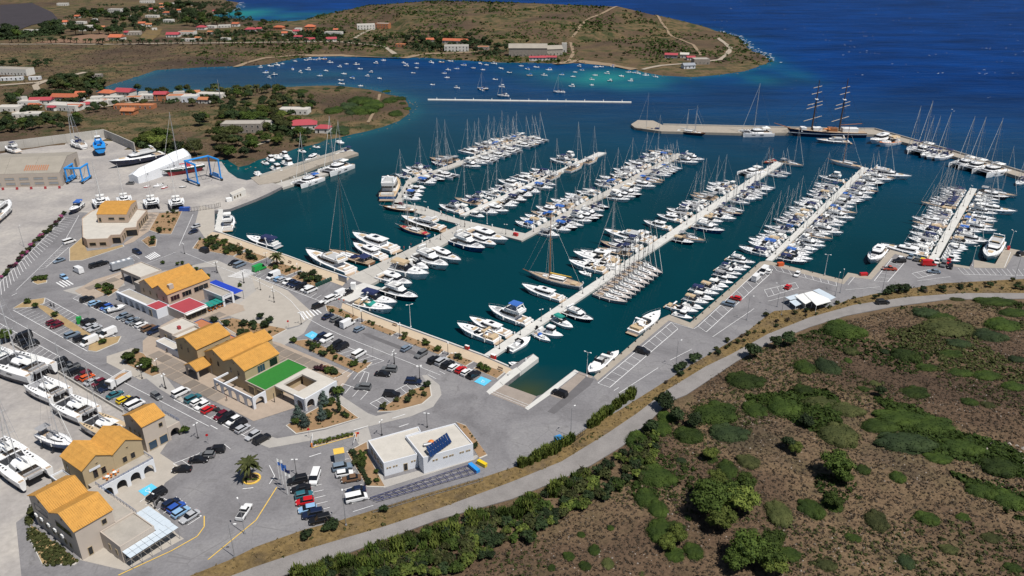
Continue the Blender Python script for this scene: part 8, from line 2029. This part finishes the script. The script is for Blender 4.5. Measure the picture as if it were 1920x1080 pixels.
lamps(LP1, zA([(222,362),(620,517),(1130,707),(567,832),(830,960),(128,300)]) + zC([(328,570),(132,412),(765,555),(1040,655),(1388,790)]), 'along the lower quay street', 'street lamps of the marina')
lamps(LP1, zB([(100,742),(380,852),(622,642),(367,545),(697,1012),(557,925),(955,760)]), 'along the upper quay street', 'street lamps of the marina')
lamps(LP1, zN([(867,327),(637,367),(1003,15),(205,565),(700,5),(830,85)]) + zL([(840,132),(1003,382),(785,738),(720,80)]), 'around the lower plaza and services building', 'street lamps of the marina')
lamps(LP1, zL3([(1145,920 - 460 * 0),(1195,1030),(1570,200),(1335,60),(1765,270)]), 'near the halls', 'street lamps of the marina')
lamps(LP2,[(1267,688),(440,1044),(45,462),(1654,546),(1566,555),(1575,549),(1457,575),(1903,521),(459,1000),(649,985),(1070,818),(1400,600),(1465,590)], 'along the road verge and yard', 'tall lamp posts')
lamps(LP3, zA([(735,412)]) + [(1546,515),(1822,498),(1100,706)] + zM_([(1740,30)]), 'on the quay edge', 'tall lamp posts')
lamps(LP1, zK([(212,690),(597,512),(757,420),(935,352),(1028,275),(1490,352),(585,90)]), 'on the wide jetty and cross pontoon', 'jetty lamps', 1.0); lamps(LP3, zK([(1280,240)]), 'on the cross pontoon', 'jetty lamps', 0.75)
def lamp_row(a, b, n, where):
 lamps(LP1,[lerp(a, b, (k + 0.5) / n) for k in range(n)], where, 'jetty lamps', PZ)
lamp_row((917,667),(1463,304),14, 'on the longest pontoon'); lamp_row((982,444),(1276,289),8, 'on the red box pontoon'); lamp_row((1441,489),(1623,314),7, 'on the white vans pontoon'); lamp_row((1748,487),(1825,353),6, 'on the red van pontoon')
def boxthing(name, px, py, l, w, h, mat, label, cat, rz=0.0, lid=None, z=LAND + 0.05, group=None):
 P = Proto(name); P.add('body', MB().frustum([(-l / 2,-w / 2),(l / 2,-w / 2),(l / 2, w / 2),(-l / 2, w / 2)],0,[(-l / 2 * 1.04,-w / 2 * 1.04),(l / 2 * 1.04,-w / 2 * 1.04),(l / 2 * 1.04, w / 2 * 1.04),(-l / 2 * 1.04, w / 2 * 1.04)], h), mat)
 P.add('lid', MB().box(-l / 2 * 1.06, l / 2 * 1.06,-w / 2 * 1.06, w / 2 * 1.06, h, h + 0.08), lid or mat); return P.put(U(px, py, z), rz, label, cat, group)
qz = atan2(E2.y, E2.x)
boxthing('safety_box', 967,442,2.0,1.2,1.2, 'car_red', 'red safety box on the corner of the cross pontoon', 'box', qz, z=PZ); boxthing('safety_box', 876,655,1.4,0.6,1.3, 'car_red', 'red lifebuoy box on the promenade coping, left of the longest pontoon', 'box', qz, 'white_paint'); boxthing('safety_box', 925,673,1.6,0.8,1.5, 'car_red', 'red lifebuoy box right at the root of the longest pontoon', 'box', qz, 'white_paint')
boxthing('safety_box', 1463,498,2.2,1.4,1.2, 'car_orange', 'orange red box on the quay right of the white vans pontoon', 'box', 0.2); boxthing('safety_box', 1619,516,2.6,1.2,0.9, 'car_red', 'flat red box at the inner quay corner', 'box', 0.1); boxthing('safety_box', 1890,468,0.8,0.8,1.4, 'car_red', 'red cabinet on the rightmost quay corner', 'box'); boxthing('safety_box', 752,384,2.2,1.2,1.0, 'car_maroon', 'dark red crate on the cross pontoon bend', 'box', qz, z=PZ)
boxthing('rubbish_skip', 347,395,4.4,1.8,1.6, 'car_blue', 'blue skip beside the yard gate', 'skip', 0.05); boxthing('recycling_bin', 1047,832,1.8,1.6,2.0, 'bright_blue', 'bright blue recycling bin by the reeds', 'bin', 0.5)
for k in range(3): boxthing('rubbish_bin', 1008 + k * 13,853 - k * 6,1.5,1.1,1.2, 'dark_metal', f'dark wheeled rubbish bin, {ordw(k)} from the left behind the reeds', 'bin', 0.5, group='wheeled bins')
for k in range(7): 
 x, y = lerp(zB([(1150,890)])[0], zB([(1300,825)])[0], k / 6); boxthing('rubbish_bin', x, y, 0.8,0.8,1.2, 'car_dark green', f'dark green wheeled bin, {ordw(k)} from the left beside the apron bed', 'bin', 0.4, group='wheeled bins')
boxthing('info_board', 643,528,4.2,0.3,2.2, 'grey_hull', 'large blue grey board at the root of the wide jetty', 'board', qz, 'blue_hull'); boxthing('ticket_kiosk', 663,541,1.6,1.6,2.2, 'white_paint', 'small white kiosk on the pale apron', 'kiosk'); boxthing('gas_cylinder', 904,872,2.6,0.9,0.9, 'car_yellow', 'yellow cylinder lying near the lattice truss', 'cylinder', -0.7)
boxthing('crate', 889,880,3.4,1.0,0.8, 'bright_blue', 'blue crate at the end of the lattice truss', 'crate', -0.9)
o = boxthing('guard_booth', 637,862,2.4,2.2,2.6, 'grey_hull', 'small kiosk with a bright yellow roof in the car park', 'booth', 0.3, 'yellow_paint'); boxthing('green_cabinet', 150,606,1.4,1.2,2.2, 'car_green', 'green cabinet beside the dark suv on the grassy island', 'cabinet', 0.3)
R = empty('harbour_cabin', U(445,370), 'long white cabin on the yard quay', 'cabin'); q = W2([(432,373),(437,377),(462,366),(457,362)])
poly_block(R, q, LAND, LAND + 3.0, 'house_white', 'pale_roof', 0.15); 
for t in (1.5,3.5,5.5): win(R, q[1], q[2], t, 2.2,0.9,1.1)
boxthing('cool_box', 430,377,2.6,2.0,1.5, 'white_paint', 'white tank beside the long white cabin', 'tank', 0.5)
P = Proto('bench'); P.add('seat', MB().box(-0.9,0.9,-0.25,0.25,0.42,0.48), 'teak'); P.add('backrest', MB().box(-0.9,0.9,0.22,0.28,0.5,0.95), 'teak')
for s in (-1,1): P.add('leg', MB().box(s * 0.7 - 0.05, s * 0.7 + 0.05,-0.22,0.25,0,0.42), 'dark_metal')
for p, l in ((zA([(880,562)])[0], 'bench on the promenade by the long quay bed'),(zA([(1680,870)])[0], 'bench at the last quay bed'),(zA([(565,400)])[0], 'bench on the promenade by the wide quay bed'),(zB([(320,450)])[0], 'bench on the promenade above the first basin bed'),(zB([(865,640)])[0], 'bench on the promenade above the palm bed')): P.put(U(*p), qz, l, 'bench', 'promenade benches')
P = Proto('mooring_bollard'); P.add('base', MB().tube((0,0,0),(0,0,0.35),0.16, n=8), 'dark_metal'); P.add('head', MB().dome((0,0,0.33),0.26,0.26,0.18,8,2), 'dark_metal')
for a, b, n, wh in (((1117,703),(1238,599),9, 'on the quay by the lower ladder bays'),((1298,603),(1422,494),10, 'on the quay before the moored bows'),((1448,491),(1576,523),6, 'on the quay right of the white vans pontoon')):
 for k in range(n):
  x, y = lerp(a, b, (k + 0.5) / n); P.put(U(x + 1, y + 1.5),0, f'black mooring bollard, {ordw(k)} from the left {wh}', 'bollard', 'mooring bollards')
P = Proto('road_sign'); P.add('post', MB().tube((0,0,0),(0,0,2.6),0.04, n=5), 'steel'); P.add('plate', MB().tube((0,-0.03,2.6),(0,0.03,2.6),0.35, n=12), 'car_red'); 
for p, l in ((zC([(237,600)])[0], 'round road sign by the garden beyond the halls'),(zN([(270,380)])[0], 'round road sign at the entrance barrier'),(zN([(520,400)])[0], 'round road sign right of the entrance barrier'),(zL([(1055,410)])[0], 'round road sign on the lower forecourt')): P.put(U(*p),0.4, l, 'road sign', 'road signs')
P = Proto('barrier'); P.add('post', MB().box(-0.2,0.2,-0.2,0.2,0,1.1), 'orange_paint'); P.add('boom', MB().tube((0,0,1.0),(0.5,4.2,1.1),0.07, n=6), 'white_paint')
P.put(U(585,838),0.3, 'barrier boom left of the planted entrance strip', 'barrier', 'entrance barriers'); P.put(U(668,818),3.3, 'barrier boom right of the planted entrance strip', 'barrier', 'entrance barriers')
for k, (x, y, m1, m2) in enumerate(((526,908, 'white_canvas', 'blue_canvas'),(533,918, 'blue_canvas', 'blue_canvas'),(540,928, 'navy_canvas', 'white_canvas'))):
 P = Proto('flagpole'); P.add('pole', MB().tube((0,0,0),(0,0,7.5),0.07,0.04,6), 'white_paint'); mb = MB(); mb2 = MB()
 for i in range(5):
  for mbx, z0, z1 in ((mb, 6.4,7.3),(mb2,5.5,6.4)): mbx.add([(0.03 + i * 0.22,0.12 * sin(i * 1.4), z0 - i * 0.16),(0.03 + (i + 1) * 0.22,0.12 * sin((i + 1) * 1.4), z0 - (i + 1) * 0.16),(0.03 + (i + 1) * 0.22,0.12 * sin((i + 1) * 1.4), z1 - (i + 1) * 0.1),(0.03 + i * 0.22,0.12 * sin(i * 1.4), z1 - i * 0.1)],[(0,1,2,3)])
 P.add('flag', mb, m1); P.add('flag_lower_half', mb2, m2); P.put(U(x, y),0.2, f'white flagpole with a blue and white flag, {ordw(k)} from the left by the car park', 'flagpole', 'flagpoles')
P = Proto('radio_mast'); P.add('pole', MB().tube((0,0,0),(0,0,16),0.35,0.2,7), 'steel'); P.add('base', MB().box(-0.8,0.8,-0.8,0.8,0,0.5), 'concrete'); P.put(on(fg, 414,191),0, 'tall pale mast in the shore village', 'mast')
c = U(472,898); rr = (U(489,898) - c).length
tag(flat('roundabout_kerb', [(c.x + rr * cos(t), c.y + rr * sin(t)) for t in np.linspace(0,2 * pi, 20)[:-1]], LAND + 0.2, 'yellow_paint', down=LAND - 0.05), kind='structure'); flat('roundabout_soil', [(c.x + rr * 0.8 * cos(t), c.y + rr * 0.8 * sin(t)) for t in np.linspace(0,2 * pi, 20)[:-1]], LAND + 0.22, 'soil')
def travel_lift(c, ang, L, W, Hh, label):
 P = Proto('travel_lift')
 for sy in (-1,1):
  y = sy * W / 2
  for sx in (-1,1): P.add('leg', MB().tube((sx * L / 2, y, 1.2),(sx * L / 2, y, Hh),0.42, n=8), 'bright_blue')
  P.add('top_beam', MB().tube((-L / 2 - 0.4, y, Hh),(L / 2 + 0.4, y, Hh),0.5, n=8), 'bright_blue'); P.add('sill_beam', MB().box(-L / 2 - 1.2, L / 2 + 1.2, y - 0.35, y + 0.35,1.0,1.7), 'bright_blue')
  for x in (-L / 2 - 0.6, L / 2 + 0.6): k = P.add('wheel', MB().tube((x, y - 0.4,0.8),(x, y + 0.4,0.8),0.8, n=12), 'tyre'); P.add('hub', MB().tube((x, y - 0.44,0.8),(x, y + 0.44,0.8),0.35, n=8), 'steel', k)
 P.add('cross_beam', MB().tube((-L / 2,-W / 2, Hh),(-L / 2, W / 2, Hh),0.5, n=8), 'bright_blue'); P.add('engine_box', MB().box(-L / 4, L / 4, W / 2 - 0.5, W / 2 + 0.5,1.7,3.0), 'bright_blue')
 mb = MB()
 for x in (-L * 0.3, L * 0.3): mb.path([(x, -W / 2, Hh),(x, -W * 0.2,2.0),(x, W * 0.2,2.0),(x, W / 2, Hh)],0.08,4)
 P.add('sling', mb, 'dark_metal'); P.put(c, ang, label, 'travel lift', 'blue travel lifts')
a = U(*ZM(240,240,6)([(760,640)])[0]); b = U(*ZM(240,240,6)([(970,560)])[0]); travel_lift((a + b) / 2, atan2((U(384,353) - U(352,340)).y, (U(384,353) - U(352,340)).x),10,12.5,11.0, 'large blue travel lift straddling the dark green yacht')
travel_lift(U(149,340),0.05 + pi / 2,8,7.5,8.0, 'small blue travel lift beside the long repair shed')
R = empty('wrapped_boat', U(300,330), 'boat under a white shrink wrap tent behind the dark green yacht', 'boat'); a, b = U(252,343), U(356,309); d = (b - a); n_ = Vector((-d.y, d.x, 0)).normalized(); mb = MB()
secs = []
for t, w, hw, hr in ((0,3.2,3.6,4.6),(0.12,4.0,4.4,6.6),(0.4,4.2,5.2,8.0),(0.75,4.0,6.0,9.6),(0.93,3.4,6.4,9.8),(1.0,2.0,5.4,7.6)):
 p = a + d * t; secs.append([p - n_ * w, p - n_ * w * 1.02 + Vector((0,0, hw)), p + Vector((0,0, hr)), p + n_ * w * 1.02 + Vector((0,0, hw)), p + n_ * w])
vs = [v for s in secs for v in s]; fs = [(i * 5 + k, i * 5 + k + 1,(i + 1) * 5 + k + 1,(i + 1) * 5 + k) for i in range(5) for k in range(4)] + [(4,3,2,1,0),(25,26,27,28,29)]
part('wrap', MB().add(vs, fs), 'shrink_wrap', R)
for t in (0.15,0.38,0.5,0.62): p = a + d * t - n_ * 4.15 + Vector((0,0,4.0)); part('vent', MB().dome((p.x, p.y, p.z),0.5,0.35,0.3,6,2), 'grey_canvas', R)
for bow, stern, m_, l in (((165,640),(240,625), 'red_canvas', 'small red dinghy ashore left in front of the wrapped boat'),((275,640),(385,610), 'gelcoat', 'white tender ashore in front of the wrapped boat'),((365,655),(435,630), 'red_canvas', 'small red dinghy ashore right of the white tender'),((565,640),(645,630), 'dark_bottom', 'dark inflatable dinghy ashore under the green yacht')): ashore(ZM(240,240,6)([bow])[0], ZM(240,240,6)([stern])[0], 'b', 3, l, {'hull': m_}, 0.15)
R = empty('lattice_truss', U(*zW([(800,880)])[0]), 'long dark blue steel lattice truss lying beside the services building', 'truss')
L1, L2_, L3_, L4_ = [Vector(U(*p, LAND + 0.6)) for p in zW([(200,1040),(1340,660),(1400,755),(280,1075)])]; M('truss_blue', (0.03,0.035,0.11),0.5); N = 14; mid0 = (L1 + L4_) / 2; mid1 = (L2_ + L3_) / 2
for p, q in ((L1, L2_),(mid0, mid1),(L4_, L3_)): part('chord', MB().tube(p, q, 0.09, n=5), 'truss_blue', R)
for k in range(N + 1):
 p, q = L1.lerp(L2_, k / N), L4_.lerp(L3_, k / N); part('cross_bar', MB().tube(p, q, 0.06, n=4), 'truss_blue', R)
 if k < N:
  r_ = L1.lerp(L2_, (k + 1) / N); s_ = L4_.lerp(L3_, (k + 1) / N); m0 = mid0.lerp(mid1,(k + 0.5) / N) + Vector((0,0,0.5))
  part('diagonal_bar', MB().tube(p, m0,0.045, n=4).tube(m0, s_, 0.045, n=4), 'truss_blue', R)
def fence(a, b, n, h, label, mat='dark_metal'):
 R = empty('fence', U(*a), label, 'fence'); p, q = U(*a), U(*b)
 for k in range(n + 1): part('fence_post', MB().tube(p.lerp(q, k / n), p.lerp(q, k / n) + Vector((0,0, h)),0.06, n=4), mat, R)
 for f in (0.15,0.95): part('rail', MB().tube(p + Vector((0,0, h * f)), q + Vector((0,0, h * f)),0.04, n=4), mat, R)
 L = (q - p).length; mb = MB()
 for k in range(int(L / 0.35)): t = p.lerp(q, k * 0.35 / L); mb.tube(t + Vector((0,0,0.1)), t + Vector((0,0, h * 0.95)),0.018, n=3)
 part('pickets', mb, mat, R, 'stuff')
fence((354,398),(403,391),9,2.2, 'dark picket fence and gate across the road to the boatyard'); fence((404,391),(414,388),3,2.2, 'short dark fence between gate and floating dock'); fence((1075,830),(1096,814),5,1.8, 'dark fence between the reed clumps above the curved road'); fence((700,962),(905,902),24,1.4, 'thin wire fence along the verge below the services building', 'steel')
def person(name, px, py, z, rz, top, legs, label, stride=0.18):
 me = bpy.data.meshes.new('body'); J = [(0,0,0.95),(0,0,1.2),(0,0,1.42),(0,0,1.53),(0.02,0,1.68),(0,0.1,0.9),(0.08 * stride / 0.18,0.11,0.5),(stride, 0.11,0.08),(stride + 0.13,0.12,0.04),(0,-0.1,0.9),(-0.02,-0.11,0.5),(-stride, -0.11,0.08),(-stride + 0.13,-0.12,0.04),(0,0.19,1.4),(-0.03,0.26,1.13),(0.06,0.27,0.9),(0,-0.19,1.4),(0.03,-0.26,1.13),(0.12,-0.27,0.92)]
 Ed = [(0,1),(1,2),(2,3),(3,4),(0,5),(5,6),(6,7),(7,8),(0,9),(9,10),(10,11),(11,12),(2,13),(13,14),(14,15),(2,16),(16,17),(17,18)]
 R_ = [0.15,0.145,0.15,0.06,0.115,0.095,0.065,0.045,0.04,0.095,0.065,0.045,0.04,0.065,0.045,0.035,0.065,0.045,0.035]
 me.from_pydata(J, Ed, []); o = bpy.data.objects.new('body', me); C.objects.link(o); mo = o.modifiers.new('skin', 'SKIN')
 for v, r_ in zip(me.skin_vertices[0].data, R_): v.radius = (r_, r_ * 0.85)
 me.skin_vertices[0].data[0].use_root = True
 o.modifiers.new('sub', 'SUBSURF').levels = 1; dg = bpy.context.evaluated_depsgraph_get(); m2 = bpy.data.meshes.new_from_object(o.evaluated_get(dg)); bpy.data.objects.remove(o)
 for m_ in ('skin', top, legs, 'black_rubber', 'bark'): m2.materials.append(MATS[m_])
 for p in m2.polygons:
  c = p.center; p.material_index = 4 if c.z > 1.72 or (c.z > 1.62 and c.x < -0.02) else 0 if c.z > 1.5 or (c.z < 1.2 and abs(c.y) > 0.21) else 1 if c.z > 0.95 else 2 if c.z > 0.12 else 3
 P = Proto('person'); P.parts.append(('body', m2, None)); return P.put(U(px, py, z), rz, label, 'person', 'people on the jetties and quay')
for k, (p, z, t, l, lab) in enumerate(((zK([(425,498)])[0],1.0, 'car_red', 'navy_canvas', 'person in a red shirt walking near the edge of the wide jetty'),(zK([(345,532)])[0],1.0, 'red_canvas', 'grey_canvas', 'person in a dark red shirt left of the red shirted walker'),(zK([(638,455)])[0],1.0, 'dark_metal', 'navy_canvas', 'person in black midway on the wide jetty'),(zK([(757,408)])[0],1.0, 'navy_canvas', 'dark_metal', 'person in dark blue farther out on the wide jetty'),
                                       (zK([(1030,268)])[0],1.0, 'dark_metal', 'dark_metal', 'person in dark clothes where jetty and cross pontoon meet'),(zK([(770,145)])[0], PZ, 'car_maroon', 'dark_metal', 'person in maroon, left of a pair on the cross pontoon'),(zK([(818,152)])[0], PZ, 'dark_metal', 'navy_canvas', 'person in black, right of a pair on the cross pontoon'),
                                       (zC([(602,412)])[0], LAND, 'car_red', 'white_canvas', 'person in a red shirt, left of a pair by the car park corner'),(zC([(637,418)])[0], LAND, 'car_orange', 'grey_canvas', 'person in an orange shirt, right of a pair by the car park corner'),(zP([(715,890)])[0], LAND + 0.1, 'car_maroon', 'dark_metal', 'person in maroon on the lower plaza before the white arches'),(zQ([(1312,545)])[0], LAND, 'dark_metal', 'navy_canvas', 'person in black at the quay corner notch'),(zP([(165,450)])[0], LAND, 'dark_metal', 'dark_metal', 'person in black on the upper plaza'))):
 person('person', *p, z, k * 1.1, t, l, lab)
P = Proto('cafe_table'); P.add('top', MB().tube((0,0,0.72),(0,0,0.76),0.45, n=10), 'white_paint'); P.add('leg', MB().tube((0,0,0),(0,0,0.72),0.05, n=5), 'steel')
for k in range(4): c_ = P.add('chair_seat', MB().box(0.75 * cos(k * pi / 2) - 0.22,0.75 * cos(k * pi / 2) + 0.22,0.75 * sin(k * pi / 2) - 0.22,0.75 * sin(k * pi / 2) + 0.22,0.42,0.46), 'orange_paint'); P.add('chair_back', MB().box(0.95 * cos(k * pi / 2) - (0.03 if k % 2 == 0 else 0.22),0.95 * cos(k * pi / 2) + (0.03 if k % 2 == 0 else 0.22),0.95 * sin(k * pi / 2) - (0.22 if k % 2 == 0 else 0.03),0.95 * sin(k * pi / 2) + (0.22 if k % 2 == 0 else 0.03),0.46,0.9), 'orange_paint', c_)
P.put(AB(-98.6,-43.6,4.72),0.3, 'cafe table with orange chairs on the arched terrace, left', 'table', 'terrace tables'); P.put(AB(-96.8,-43.8,4.72),0.7, 'cafe table with orange chairs on the arched terrace, right', 'table', 'terrace tables')
for k in range(6): P.put(AB(-28.6 + (k % 3) * 1.9,-107.0 + (k // 3) * 2.0, LAND + 0.1), k, f'cafe table under the green parasols, {ordw(k)} counting outwards', 'table', 'cafe tables by the upper hall')
for k in range(5):
 x, y = lerp((6,353),(112,350), k / 4); boxthing('oil_drum', x, y + 3,0.9,0.9,1.0, 'red_bottom', f'rusty red drum, {ordw(k)} from the left before the repair shed', 'drum', 0.3, group='drums before the shed')
